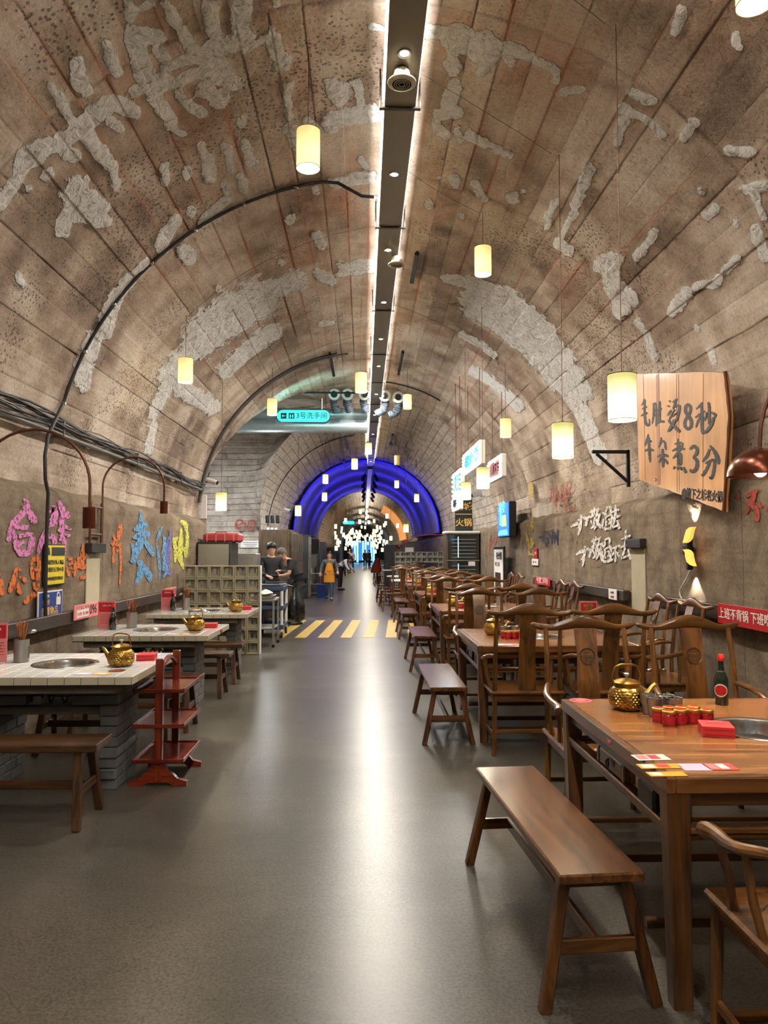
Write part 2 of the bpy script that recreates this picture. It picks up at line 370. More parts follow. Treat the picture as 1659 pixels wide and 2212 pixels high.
for n_, c_ in dict(pink=(206, 122, 176), orange=(214, 112, 48), blue=(96, 152, 196), violet=(104, 104, 180), lime=(196, 196, 84), white=(214, 210, 204),
                   red=(160, 66, 54), navy=(44, 54, 92), mustard=(176, 152, 60)).items():
    paint('paint_'+n_, srgb(*c_))

# ------------------------------------------------------------------ mesh helpers
class MB:
    def __init__(s): s.v = []; s.f = []
    def add(s, vs, fs):
        o = len(s.v); s.v += [tuple(p) for p in vs]; s.f += [tuple(i+o for i in f) for f in fs]; return s
    def box(s, c, d, ch=0.0, M=None):
        hx, hy, hz = d[0]/2, d[1]/2, d[2]/2; ch = min(ch, hx*.9, hy*.9, hz*.9)
        if ch <= 0:
            vs = [Vector((x*hx, y*hy, z*hz)) for x in (-1, 1) for y in (-1, 1) for z in (-1, 1)]
            fs = [(0, 1, 3, 2), (4, 6, 7, 5), (0, 4, 5, 1), (2, 3, 7, 6), (0, 2, 6, 4), (1, 5, 7, 3)]
        else:
            vs = []; idx = {}
            for x in (-1, 1):
                for y in (-1, 1):
                    for z in (-1, 1):
                        for a in range(3):
                            p = [x*(hx-ch), y*(hy-ch), z*(hz-ch)]; p[a] = (x*hx, y*hy, z*hz)[a]
                            idx[(x, y, z, a)] = len(vs); vs.append(Vector(p))
            fs = []
            g = lambda x, y, z, a: idx[(x, y, z, a)]
            for q in (-1, 1):
                fs.append([g(q, y, z, 0) for y, z in ((-1, -1), (1, -1), (1, 1), (-1, 1))])
                fs.append([g(x, q, z, 1) for x, z in ((-1, -1), (1, -1), (1, 1), (-1, 1))])
                fs.append([g(x, y, q, 2) for x, y in ((-1, -1), (1, -1), (1, 1), (-1, 1))])
            for p in (-1, 1):
                for q in (-1, 1):
                    fs.append([g(-1, p, q, 1), g(1, p, q, 1), g(1, p, q, 2), g(-1, p, q, 2)])
                    fs.append([g(p, -1, q, 0), g(p, 1, q, 0), g(p, 1, q, 2), g(p, -1, q, 2)])
                    fs.append([g(p, q, -1, 0), g(p, q, 1, 0), g(p, q, 1, 1), g(p, q, -1, 1)])
                    for r in (-1, 1): fs.append([g(p, q, r, 0), g(p, q, r, 1), g(p, q, r, 2)])
        c = Vector(c)
        vs = [(M @ v if M else v)+c for v in vs]
        # outward orientation
        out = []
        for f in fs:
            ctr = sum((vs[i] for i in f), Vector())/len(f); n = (vs[f[1]]-vs[f[0]]).cross(vs[f[2]]-vs[f[0]])
            out.append(f if n.dot(ctr-c) > 0 else list(reversed(f)))
        return s.add(vs, out)
    def bar(s, p, q, a, b, ch=.004, up=(0, 0, 1), a2=None, b2=None):
        """square timber from p to q; optional taper to a2 x b2 at q"""
        p, q = Vector(p), Vector(q); z = (q-p).normalized(); u = Vector(up)
        if abs(z.dot(u)) > .95: u = Vector((0, 1, 0))
        x = u.cross(z).normalized(); y = z.cross(x)
        a2 = a if a2 is None else a2; b2 = b if b2 is None else b2
        rings = []
        for P, A, B in ((p, a, b), (q, a2, b2)):
            h, k = A/2, B/2
            o = [(h-ch, k), (h, k-ch), (h, -k+ch), (h-ch, -k), (-h+ch, -k), (-h, -k+ch), (-h, k-ch), (-h+ch, k)]
            rings.append([P+x*i+y*j for i, j in o])
        return s.loft(rings)
    def loft(s, rings, caps=True, closed=False):
        n = len(rings[0]); vs = [p for r in rings for p in r]; fs = []
        m = len(rings)
        for i in range(m if closed else m-1):
            for j in range(n):
                a = i*n+j; b = i*n+(j+1) % n; c = ((i+1) % m)*n+(j+1) % n; d = ((i+1) % m)*n+j
                fs.append((a, d, c, b))
        if caps and not closed: fs += [tuple(range(n)), tuple(reversed(range((m-1)*n, m*n)))]
        return s.add(vs, fs)
    def tube(s, pts, r, n=8, caps=True, flat=1.0):
        pts = [Vector(p) for p in pts]; m = len(pts)
        rs = r if isinstance(r, (list, tuple)) else [r]*m
        rings = []; u = None
        for i, p in enumerate(pts):
            t = (pts[min(i+1, m-1)]-pts[max(i-1, 0)]).normalized()
            if u is None:
                u = Vector((0, 0, 1)) if abs(t.z) < .9 else Vector((1, 0, 0))
            u = (u-t*u.dot(t)).normalized(); v = t.cross(u)
            rings.append([p+(u*math.cos(2*PI*k/n)*flat+v*math.sin(2*PI*k/n))*rs[i] for k in range(n)])
        return s.loft(rings, caps)
    def lathe(s, prof, n=24, c=(0, 0, 0), axis=None):
        c = Vector(c); M = axis or Matrix.Identity(3)
        rings = [[c+M @ Vector((max(r, 1e-4)*math.cos(2*PI*k/n), max(r, 1e-4)*math.sin(2*PI*k/n), z)) for k in range(n)] for r, z in prof]
        return s.loft(list(reversed(rings)), True)
    def prism(s, o, t, M):
        """outline o (x, y) extruded by +-t/2 along local z, placed by 4x4 M"""
        n = len(o)
        vs = [M @ Vector((x, y, -t/2)) for x, y in o]+[M @ Vector((x, y, t/2)) for x, y in o]
        fs = [tuple(reversed(range(n))), tuple(range(n, 2*n))]+[(i, (i+1) % n, n+(i+1) % n, n+i) for i in range(n)]
        return s.add(vs, fs)
    def ellipsoid(s, c, r, n=16, m=10, M=None):
        c = Vector(c); vs = []; fs = []
        rings = []
        for i in range(m+1):
            ph = PI*i/m; rr = max(math.sin(ph), .02); z = -math.cos(ph)
            rings.append([c+(M @ Vector((r[0]*rr*math.cos(2*PI*k/n), r[1]*rr*math.sin(2*PI*k/n), r[2]*z)) if M else Vector((r[0]*rr*math.cos(2*PI*k/n), r[1]*rr*math.sin(2*PI*k/n), r[2]*z))) for k in range(n)])
        return s.loft(list(reversed(rings)), True)
    def mesh(s, name, mat, ang=35):
        me = bpy.data.meshes.new(name); me.from_pydata(s.v, [], s.f); me.validate()
        me.materials.append(MATS[mat] if isinstance(mat, str) else mat)
        if ang:
            me.polygons.foreach_set('use_smooth', [True]*len(me.polygons)); me.set_sharp_from_angle(angle=math.radians(ang))
        me.update(); return me
    def build(s, name, mat, parent=None, loc=None, rz=0, ang=35):
        return link(name, s.mesh(name, mat, ang), parent, loc, rz)
def link(name, me, parent=None, loc=None, rz=0):
    o = bpy.data.objects.new(name, me); COL.objects.link(o)
    if parent: o.parent = parent
    if loc is not None: o.location = loc
    if rz: o.rotation_euler = (0, 0, rz)
    return o
def tag(o, label=None, cat=None, group=None, kind=None):
    if label: o['label'] = label
    if cat: o['category'] = cat
    if group: o['group'] = group
    if kind: o['kind'] = kind
    return o
def thing(name, label, cat, loc=(0, 0, 0), rz=0, group=None):
    o = bpy.data.objects.new(name, None); COL.objects.link(o); o.location = loc; o.rotation_euler = (0, 0, rz); o.empty_display_size = .1
    return tag(o, label, cat, group)
def structure(o): o['kind'] = 'structure'; return o
CHILDREN = {}
def kids(o):
    return [c for c in COL.objects if c.parent == o]
def copy_tree(src, loc=None, rz=None, label=None, group=None, parent=None, _k=None):
    if _k is None:
        _k = {}
        for c in COL.objects:
            if c.parent: _k.setdefault(c.parent.name, []).append(c)
    r = src.copy(); COL.objects.link(r)
    if parent: r.parent = parent
    if loc is not None: r.location = loc
    if rz is not None: r.rotation_euler = (0, 0, rz)
    if label: r['label'] = label
    if group: r['group'] = group
    for c in _k.get(src.name, []): copy_tree(c, parent=r, _k=_k)
    return r
def frame(origin, xdir, up):
    x = Vector(xdir).normalized(); y = Vector(up); y = (y-x*y.dot(x)).normalized(); z = x.cross(y)
    M = Matrix((x, y, z)).transposed().to_4x4(); M.translation = Vector(origin); return M
LW = ((0, 1, 0), (0, 0, 1)); RW = ((0, -1, 0), (0, 0, 1)); FR = ((1, 0, 0), (0, 0, 1))   # reading directions: left wall, right wall, facing the camera
def text(name, s, origin, dirs, size, mat, parent=None, sx=1.0, offset=0.0, extrude=.0008, shear=0, rot=0, align='CENTER', res=3, spacing=1, line=1):
    c = bpy.data.curves.new(name, 'FONT'); c.body = s; c.size = size; c.align_x = align; c.align_y = 'CENTER'
    c.offset = offset; c.extrude = extrude; c.resolution_u = res; c.shear = shear; c.space_character = spacing; c.space_line = line
    c.materials.append(MATS[mat])
    o = bpy.data.objects.new(name, c); COL.objects.link(o)
    M = frame(origin, *dirs) @ Matrix.Rotation(rot, 4, 'Z') @ Matrix.Diagonal((sx, 1, 1, 1))
    if parent:
        o.parent = parent; bpy_pl = Matrix.Translation(parent.location) @ parent.rotation_euler.to_matrix().to_4x4()
        o.matrix_local = bpy_pl.inverted() @ M
    else: o.matrix_world = M
    return o
def loc2(parent, p):
    return (Matrix.Translation(parent.location) @ parent.rotation_euler.to_matrix().to_4x4()).inverted() @ Vector(p)

def brush(name, strokes, org, sc, side, X_, mat, parent=None, lb=None, Y_=None, thick=.0012, wk=1.0):
    """painted brush strokes [(x, y, width), ...] traced from the photograph onto the wall plane they are painted on"""
    mb = MB()
    for si, st in enumerate(strokes):
        P_ = [Vector(p) for p in st]; pts = []
        for i in range(len(P_)-1):
            for k in range(5):
                a = P_[max(i-1, 0)]; b = P_[i]; c = P_[i+1]; d = P_[min(i+2, len(P_)-1)]; q = k/5
                pts.append(.5*((2*b)+(c-a)*q+(2*a-5*b+4*c-d)*q*q+(3*b-a-3*c+d)*q**3))
        pts.append(P_[-1]); L_ = []; R_ = []
        for i, p in enumerate(pts):
            t = pts[min(i+1, len(pts)-1)]-pts[max(i-1, 0)]; t.z = 0; t.normalize(); n = Vector((-t.y, t.x, 0)); w_ = max(p.z, 3)/2*wk*(1+.12*math.sin(i*2.3+si))
            e = 1.0
            L_.append(p+n*w_); R_.append(p-n*w_)
        def W(p, dz):
            u, v = org[0]+p.x*sc, org[1]+p.y*sc
            if Y_ is not None: q = at(u, v, Y=Y_); return Vector((q.x, Y_-dz, q.z))
            q = at(u, v, X=X_); return Vector((X_-side*dz, q.y, q.z))
        o = si*.0003
        n0 = pts[0]-(pts[1]-pts[0]).normalized()*pts[0].z*.35; n1 = pts[-1]+(pts[-1]-pts[-2]).normalized()*pts[-1].z*.35
        front = [W(Vector((n0.x, n0.y, 0)), o+thick)]+[W(p, o+thick) for p in L_]+[W(Vector((n1.x, n1.y, 0)), o+thick)]+[W(p, o+thick) for p in reversed(R_)]
        vs = front; m = len(L_); fs = [(0, 1, 2*m+1)]
        for i in range(m-1): fs.append((1+i, 2+i, 2*m-i, 2*m+1-i))
        fs.append((m, m+1, m+2)); k = len(vs)
        back = [Vector(p)+Vector((side*(o+thick), 0, 0) if Y_ is None else (0, o+thick, 0)) for p in front]
        fs += [((i+1) % k, i, k+i, k+(i+1) % k) for i in range(k)]
        mb.add(vs+back, fs)
    o = mb.build(name, mat, None, ang=0)
    if parent: o.parent = parent; o.matrix_parent_inverse = (Matrix.Translation(parent.location) @ parent.rotation_euler.to_matrix().to_4x4()).inverted()
    if lb: o['label'] = lb
    return o

# ------------------------------------------------------------------ numpy noise
_L = RNG.rand(256, 256)
def vnoise(x, y):
    xi = np.floor(x).astype(int); yi = np.floor(y).astype(int); fx = x-xi; fy = y-yi
    fx = fx*fx*(3-2*fx); fy = fy*fy*(3-2*fy)
    g = lambda a, b: _L[a & 255, b & 255]
    return (g(xi, yi)*(1-fx)+g(xi+1, yi)*fx)*(1-fy)+(g(xi, yi+1)*(1-fx)+g(xi+1, yi+1)*fx)*fy - .5
def fbm(x, y, o=4):
    r = 0; a = 1.0
    for i in range(o): r = r+a*vnoise(x*2**i+i*17.3, y*2**i+i*9.1); a *= .5
    return r

# ------------------------------------------------------------------ tunnel vault
XC, ZC, R0 = .09, 2.12, 3.05
def vault_hit(u, v):
    d = CR*(u-829.5)/FPX + CU*(1106-v)/FPX + CF; d = d/d[1]
    lo, hi = .5, 120
    for _ in range(50):
        m = (lo+hi)/2
        if math.hypot(d[0]*m-XC, EYE+d[2]*m-ZC) > R0: hi = m
        else: lo = m
    x, z = d[0]*m, EYE+d[2]*m
    return m, R0*math.atan2(z-ZC, x-XC)      # depth, arc length from the spring on the board side
A_ = 850/1659; B_ = 859/1659
PL = [(540,10,560,60,30),(600,20,640,10,20),(700,5,740,30,18),(740,60,800,190,28),(800,200,850,260,30),(890,10,910,140,32),(1010,0,1030,150,38),(1160,0,1160,20,18),
(560,140,600,300,40),(600,140,680,150,30),(650,200,690,240,25),(440,190,500,300,25),(300,270,360,390,32),(205,350,230,400,15),(240,400,290,500,22),
(0,860,90,700,35),(90,680,300,560,40),(300,560,480,430,35),(480,440,560,460,28),(560,390,700,310,20),(690,280,850,230,22),(850,230,1020,160,35),(1030,200,1130,150,18),(1140,150,1190,270,35),
(880,260,980,340,45),(640,380,850,300,30),(870,370,920,420,35),(650,400,720,520,28),(770,400,850,470,25),(740,540,770,560,18),(340,550,450,670,28),(470,510,500,540,20),(250,620,300,660,25),
(200,720,201,720,30),(120,790,121,790,22),(280,900,260,980,30),(310,800,420,880,50),(300,900,440,930,30),(360,740,370,760,12),(480,700,490,780,18),(1020,500,1020,530,18),
(1220,360,1220,480,20),(1220,540,1235,610,22),(1290,510,1320,540,22),(680,710,690,760,22),(780,715,790,735,18),(850,610,860,640,20),(870,660,880,740,28),(950,620,975,700,20),
(1040,600,1070,690,22),(1010,740,1030,800,18),(940,780,950,800,18),(960,830,860,930,22),(800,880,800,900,18),(730,930,680,1030,30),(770,1050,790,1090,28),(70,1170,80,1180,25),
(1400,370,1430,400,35),(1400,500,1580,480,40),(1500,360,1520,440,25),(1400,540,1410,550,15),(1570,110,1620,120,15),(1400,770,1560,740,22),(1520,670,1530,700,15),(1210,915,1220,920,20),
(1330,980,1350,1030,20),(1320,790,1330,800,15),(600,1110,480,1250,25),(480,1250,430,1400,35),(390,1420,340,1620,35),(1180,1100,1190,1105,12),(1060,1170,1061,1170,12),(1340,1150,1400,1180,22),
(1450,1130,1560,1120,30),(960,1250,970,1250,15),(915,1210,920,1215,12),(850,1420,1080,1260,85),(1080,1250,1250,1180,45),(700,1600,850,1420,45),(1150,1400,950,1560,35),(760,1640,900,1720,35),(640,1800,620,1900,20),(640,1750,700,1640,25),(1350,1360,1400,1355,10)]
PR = [(230,130,480,150,30),(330,240,350,290,30),(340,160,480,230,45),(470,250,460,300,25),(500,170,770,290,22),(540,200,590,260,22),(770,310,775,340,15),(350,370,320,450,30),(280,480,360,470,25),
(270,530,310,560,25),(370,540,380,580,18),(430,560,480,600,22),(520,620,580,640,20),(810,390,880,370,20),(1110,390,1190,420,22),(1050,440,1220,550,20),(1060,500,1040,590,25),(1310,20,1280,110,25),
(1530,160,1535,200,22),(1310,560,1350,510,22),(1500,640,1600,620,22),(1560,790,1650,760,25),(1620,820,1650,900,25),(1610,960,1650,1070,22),(930,700,850,860,20),(770,840,740,940,18),(850,890,810,990,15),
(350,750,360,760,22),(430,770,480,820,18),(590,820,600,830,22),(630,790,631,790,12),(245,840,245,850,18),(385,890,390,895,12),(290,745,291,745,10),(1200,970,1110,1070,18),(1380,790,1390,800,15),
(1400,900,1440,870,18),(1520,920,1525,940,15),(1530,1080,1490,1130,22),(1450,1170,1370,1200,22),(1320,1220,1260,1290,25),(1425,1470,1430,1500,18),(1360,1370,1370,1380,12),(780,1010,840,1050,18),
(960,1100,1030,1080,30),(1000,1130,1050,1280,40),(1060,1220,1100,1240,25),(1120,1330,1190,1490,15),(330,1160,600,1240,25),(450,1260,800,1560,75),(600,1250,900,1640,35),(800,1600,960,1900,35),
(380,1390,520,1480,15),(430,1550,620,1700,20)]
SMEARS = []
for P_, sc, ox in ((PL, A_, 0), (PR, B_, 800)):
    for x0, y0, x1, y1, wd in P_:
        a = vault_hit(ox+x0*sc, y0*sc); b = vault_hit(ox+x1*sc, y1*sc)
        SMEARS.append((a[0], a[1], b[0], b[1], wd*sc*(a[0]+b[0])/2/FPX*1.15))
def mortar_field(Y, Sx):
    m = np.full(Y.shape, -1.0)
    wx = Y+.05*fbm(Y*5, Sx*5, 3); ws = Sx+.05*fbm(Y*5+40, Sx*5+7, 3)
    for y0, s0, y1, s1, r in SMEARS:
        # foreshortening: smears are wider along the tunnel than across
        k = max(1.0, (y0+y1)/2/3.6); dy, ds = (y1-y0)/k, s1-s0; L2 = dy*dy+ds*ds+1e-6
        sel = (wx > min(y0, y1)-2.4*r*k) & (wx < max(y0, y1)+2.4*r*k) & (ws > min(s0, s1)-2.4*r) & (ws < max(s0, s1)+2.4*r)
        if not sel.any(): continue
        a, b = (wx[sel]-y0)/k, ws[sel]
        t = np.clip((a*dy+(b-s0)*ds)/L2, 0, 1)
        d = np.hypot(a-t*dy, b-s0-t*ds)
        m[sel] = np.maximum(m[sel], np.clip(1-d/r, -1, .6))
    return m
BOARD = .23
JOINTS = [J0+PITCH*k for k in range(0, 60)]
segr = RNG.uniform(-.022, .022, 80); brd = RNG.uniform(-.009, .009, (80, 60)); brt = RNG.uniform(-.02, .02, (80, 60))
gst = RNG.rand(80, 60)**1.6; rst = RNG.rand(80, 60)
def groove_field(Y, Sx):
    """how deep and how rusty each board joint is at a place: (groove 0..1, rust 0..1)"""
    k = np.clip(np.floor((Y-JOINTS[0])/PITCH).astype(int), 0, 79); jn = np.clip(np.round(Sx/BOARD).astype(int)+2, 0, 59)
    d = np.abs(Sx/BOARD-np.round(Sx/BOARD))*BOARD
    brk = np.clip(.62+1.5*vnoise(Y*2.2+jn*7.7, jn*3.1+Y*0), 0, 1)
    amp = (.18+.82*gst[k, jn])*brk
    g = amp*np.exp(-(d/.0065)**2)
    fy = (Y-JOINTS[0])/PITCH-k; gy = np.minimum(fy, 1-fy)*PITCH
    g = np.maximum(g, .75*np.exp(-(gy/.016)**2)*np.clip(.6+1.3*fbm(Y*0+k*3.3, Sx*2.4, 2), 0, 1))
    th = Sx/R0; crown = np.clip((np.sin(th)-.45)*2.2, 0, 1)
    ru = (rst[k, jn] > .45)*np.clip(.45+1.6*vnoise(Y*1.4+jn*3.3, jn*5.1+Y*0), 0, 1)*np.exp(-(d/.016)**2)*crown
    ru = ru+.55*np.clip(fbm(Y*.8+5, Sx*2.6, 3)-.12, 0, 1)*crown*1.6
    return g, np.clip(ru, 0, 1)
def radius_field(Y, Sx, g):
    k = np.clip(np.floor((Y-JOINTS[0])/PITCH).astype(int), 0, 79); j = np.clip(np.floor(Sx/BOARD).astype(int)+2, 0, 59)
    fs = Sx/BOARD-np.floor(Sx/BOARD)
    r = R0+segr[k]+.7*brd[k, j]+brt[k, j]*(fs-.5)*.4+.011*g
    return r+.014*fbm(Y*1.6, Sx*2.2, 4)
def vault_mesh(name, ys_fn, svals, mat, ncol, mortar=True, kind='near'):
    """ys_fn(s) -> list of ncol depths for that arc position"""
    Y = np.array([ys_fn(s) for s in svals]); Sx = np.repeat(np.array(svals)[:, None], Y.shape[1], 1)
    G, RU = groove_field(Y, Sx); r = radius_field(Y, Sx, G)
    if mortar:
        mf = mortar_field(Y, Sx); r = r-np.clip(mf+.15, 0, .3)*.05*(1+1.5*fbm(Y*9, Sx*9, 3))
    th = Sx/R0
    X = XC+r*np.cos(th); Z = ZC+r*np.sin(th)
    n, m = Y.shape
    v = np.stack([X, Y, Z], -1).reshape(-1, 3)
    i = np.arange((n-1)*m).reshape(n-1, m)[:, :-1].ravel()
    f = np.stack([i, i+m, i+m+1, i+1], -1)
    me = bpy.data.meshes.new(name)
    me.vertices.add(len(v)); me.vertices.foreach_set('co', v.ravel())
    me.loops.add(f.size); me.loops.foreach_set('vertex_index', f.ravel())
    me.polygons.add(len(f)); me.polygons.foreach_set('loop_start', np.arange(0, f.size, 4)); me.polygons.foreach_set('loop_total', np.full(len(f), 4))
    me.update(calc_edges=True); me.validate()
    uv = me.uv_layers.new(name='UVMap'); U = np.stack([(Y-JOINTS[0]), Sx+BOARD*4], -1).reshape(-1, 2)
    uv.data.foreach_set('uv', U[f.ravel()].ravel())
    tone = .5+.42*fbm(Y*1.1, Sx*1.1, 2)+.3*fbm(Y*4.3+9, Sx*4.3, 4)
    k_ = np.clip(np.floor((Y-JOINTS[0])/PITCH).astype(int), 0, 79); j_ = np.clip(np.floor(Sx/BOARD).astype(int)+2, 0, 59)
    tone = tone+brt[k_, j_]*5.5
    for nm, arr in (('mortar', mf if mortar else np.full(Y.shape, -1.0)), ('tone', np.clip(tone, 0, 1)), ('groove', G), ('rust', RU), ('pitting', np.clip(.14-1.0*fbm(Y*1.2+31, Sx*1.2+5, 4), -.08, 1))):
        at_ = me.attributes.new(nm, 'FLOAT', 'POINT'); at_.data.foreach_set('value', arr.ravel().astype(np.float32))
    me.materials.append(MATS[mat]); me.polygons.foreach_set('use_smooth', [True]*len(me.polygons))
    o = bpy.data.objects.new(name, me); COL.objects.link(o); return structure(o)
def svals_hi():
    out = []
    for k in range(-1, 42):
        for t in (0, .006, .014, .04, .067, .094, .121, .148, .176, .203, .216, .224): out.append(k*BOARD+t)
    return [s for s in out if -.12 <= s <= PI*R0+.1]+[PI*R0+.12]
OY, OA, OB = 17.3, 4.0, 2.87      # side passage: axis depth, half width, rise
NZ = ([2.1, 2.92, 3.52, 3.91, 4.34, 4.6, 4.82, 4.93, 4.99], [13.3, 13.37, 13.86, 14.2, 14.68, 14.95, 15.24, 15.8, 17.3])
FZ = ([2.1, 3.06, 3.49, 3.91, 4.39, 4.72, 4.9, 4.99], [21.35, 20.48, 20.07, 19.3, 18.7, 18.4, 18.0, 17.3])
def open_near(s):
    z = ZC+R0*math.sin(s/R0)
    return OY if math.cos(s/R0) > 0 or z >= 4.99 else float(np.interp(z, *NZ))
def open_far(s):
    z = ZC+R0*math.sin(s/R0)
    return OY if math.cos(s/R0) > 0 or z >= 4.99 else float(np.interp(z, *FZ))
base = list(np.arange(2.42, 11.5, .032)); nlast = 80
def ys_near(s):
    e = open_near(s); return base+[11.5+(e-11.5)*i/nlast for i in range(nlast+1)]
SH = svals_hi()
ceiling_near = vault_mesh('ceiling', ys_near, SH, 'vault_concrete', None)
SL = list(np.arange(-.12, PI*R0+.2, .115))
vault_mesh('ceiling_entrance', lambda s: list(np.linspace(-5, 2.42, 30)), SL, 'vault_concrete', None, mortar=False)
vault_mesh('ceiling_middle', lambda s: [open_far(s)+(30.0-open_far(s))*i/110 for i in range(111)], list(np.arange(-.12, PI*R0+.2, .07)), 'vault_far', None, mortar=False)
vault_mesh('ceiling_far', lambda s: list(np.linspace(30, 112, 300)), SL, 'vault_far', None, mortar=False)
# side passage vault on the far left, running away from the tunnel
def passage():
    """vault of the side passage; its mouth is rounded off where it meets the tunnel"""
    n, m = 64, 44; vs = []; fs = []; uvs = []
    for i in range(n+1):
        q = -1+2*i/n; z = ZC+OB*(1-abs(q)**1.6)**.55
        far = q < 0; sg = 1 if far else -1
        yr = float(np.interp(z, *(FZ if far else NZ))); yt = OY+sg*4.0*max(0, 1-((z-ZC)/OB)**5)**.2
        zz = min(z-ZC, R0-.001); x0 = XC-math.sqrt(R0*R0-zz*zz)
        for j in range(m+1):
            x = x0+(-9-x0)*(j/m)**1.5; f = min(1, (x0-x)/.9); f = math.sin(f*PI/2)
            y = yr+(yt-yr)*f
            vs.append((x, y, z+.012*float(fbm(np.array(x*2.), np.array(q*9.), 3)))); uvs.append((x, (z if abs(q) > .5 else 5+q*4)))
    for i in range(n):
        for j in range(m):
            k = i*(m+1)+j; fs.append((k, k+1, k+m+2, k+m+1))
    me = bpy.data.meshes.new('ceiling_passage'); me.from_pydata(vs, [], fs); uv = me.uv_layers.new(name='UVMap')
    for lp in me.loops: uv.data[lp.index].uv = uvs[lp.vertex_index]
    me.materials.append(MATS['crosswall_concrete']); me.polygons.foreach_set('use_smooth', [True]*len(me.polygons)); me.set_sharp_from_angle(angle=.7)
    o = bpy.data.objects.new('ceiling_passage', me); COL.objects.link(o); structure(o)
passage()
def lower_wall(name, side, y0, y1, step, mat='lower_wall'):
    """thick plaster wall up to the spring of the vault, with an uneven ledge"""
    vs = []; fs = []; uvs = []; n = int((y1-y0)/step)
    xin, xo = (2.98, 3.17) if side > 0 else (-2.80, -2.99)
    zs = [0, .3, .6, .9, 1.2, 1.5, 1.8, 1.95, 2.03]
    for i in range(n+1):
        y = y0+(y1-y0)*i/n; e = .05*float(fbm(np.array(y*1.3), np.array(3.3+side), 4))
        col = []
        for z in zs:
            w_ = .005*float(fbm(np.array(y*1.5), np.array(z*1.7), 3)); col.append((xin+w_*side, y, z+(e if z > 1.9 else 0)))
        col.append((xin+side*.03, y, 2.08+e)); col.append((xo, y, 2.17+e))
        vs += col; uvs += [(y, c[2]) for c in col]
    m = len(zs)+2
    for i in range(n):
        for j in range(m-1):
            k = i*m+j; f = (k, k+1, k+m+1, k+m); fs.append(f if side < 0 else tuple(reversed(f)))
    me = bpy.data.meshes.new(name); me.from_pydata(vs, [], fs); uv = me.uv_layers.new(name='UVMap')
    for lp in me.loops: uv.data[lp.index].uv = uvs[lp.vertex_index]
    me.materials.append(MATS[mat]); me.polygons.foreach_set('use_smooth', [True]*len(me.polygons)); me.set_sharp_from_angle(angle=.6)
    o = bpy.data.objects.new(name, me); COL.objects.link(o); return structure(o)
wall_left = lower_wall('wall_left', -1, -5, 13.3, .12)
wall_right = lower_wall('wall_right', 1, -5, 30, .15)
lower_wall('wall_left_far', -1, 21.3, 112, .5)
lower_wall('wall_right_far', 1, 30, 112, .5)
def quadwall(name, pts, mat, uvs):
    me = bpy.data.meshes.new(name); me.from_pydata(pts, [], [(0, 1, 2, 3)]); uv = me.uv_layers.new(name='UVMap')
    for i, lp in enumerate(me.loops): uv.data[i].uv = uvs[i]
    me.materials.append(MATS[mat]); o = bpy.data.objects.new(name, me); COL.objects.link(o); return structure(o)
quadwall('wall_passage', [(-9, 21.3, 0), (-2.8, 21.3, 0), (-2.8, 21.3, 2.13), (-9, 21.3, 2.13)], 'crosswall_concrete', [(0, 0), (6.2, 0), (6.2, 2.1), (0, 2.1)])
quadwall('wall_passage_near', [(-2.8, 13.3, 0), (-9, 13.3, 0), (-9, 13.3, 2.13), (-2.8, 13.3, 2.13)], 'crosswall_concrete', [(0, 0), (6.2, 0), (6.2, 2.1), (0, 2.1)])
quadwall('wall_passage_end', [(-9, 13.3, 0), (-9, 21.3, 0), (-9, 21.3, 5.1), (-9, 13.3, 5.1)], 'crosswall_concrete', [(0, 0), (8, 0), (8, 5), (0, 5)])
quadwall('wall_far', [(-3.2, 112, 0), (3.3, 112, 0), (3.3, 112, 5.3), (-3.2, 112, 5.3)], 'lower_wall', [(0, 0), (8, 0), (8, 5), (0, 5)])
floor = quadwall('floor', [(-9, -5, 0), (3.2, -5, 0), (3.2, 112, 0), (-9, 112, 0)], 'polished_floor', [(0, 0), (1, 0), (1, 1), (0, 1)])
for k in range(7):      # worn yellow crossing stripes
    x = -1.63+.405*k
    MB().add([(x, 13.35, .0), (x+.2, 13.35, .0), (x+.37, 16.7, .0), (x+.17, 16.7, .0), (x, 13.35, .003), (x+.2, 13.35, .003), (x+.37, 16.7, .003), (x+.17, 16.7, .003)],
             [(4, 5, 6, 7), (0, 1, 5, 4), (1, 2, 6, 5), (2, 3, 7, 6), (3, 0, 4, 7)]).build('floor_stripe', 'stripe_yellow', floor)
# blue-lit lining
def lining():
    mb = MB(); n = 48
    for (ya, yb, ra, rb) in ((29.2, 35.5, 2.83, 2.80), (35.5, 36.0, 2.80, 2.74), (36.0, 43.2, 2.74, 2.74)):
        mb.loft([[(.12+r*math.cos(t), y, 2.27+r*math.sin(t)) for t in [PI*(i/n) for i in range(n+1)]]+
                 [(.12+(r+.05)*math.cos(t), y, 2.27+(r+.05)*math.sin(t)) for t in [PI*((n-i)/n) for i in range(n+1)]] for y, r in ((ya, ra), (yb, rb))])
    o = mb.build('arch_lining', 'blue_lining'); tag(o, 'smooth arched lining washed in blue light around the tunnel', 'arch')
    for y, r in ((29.17, 2.85), (36.3, 2.75)):
        MB().tube([(.12+r*math.cos(t), y, 2.27+r*math.sin(t)) for t in np.linspace(0, PI, 60)], .022 if y < 30 else .012, 6).build('led_strip', 'blue_led', o)
lining()
# rim arches of mortar and black conduit behind the passage
def arc_pts(y, r, t0, t1, n=40): return [(XC+r*math.cos(t), y, ZC+r*math.sin(t)) for t in np.linspace(t0, t1, n)]

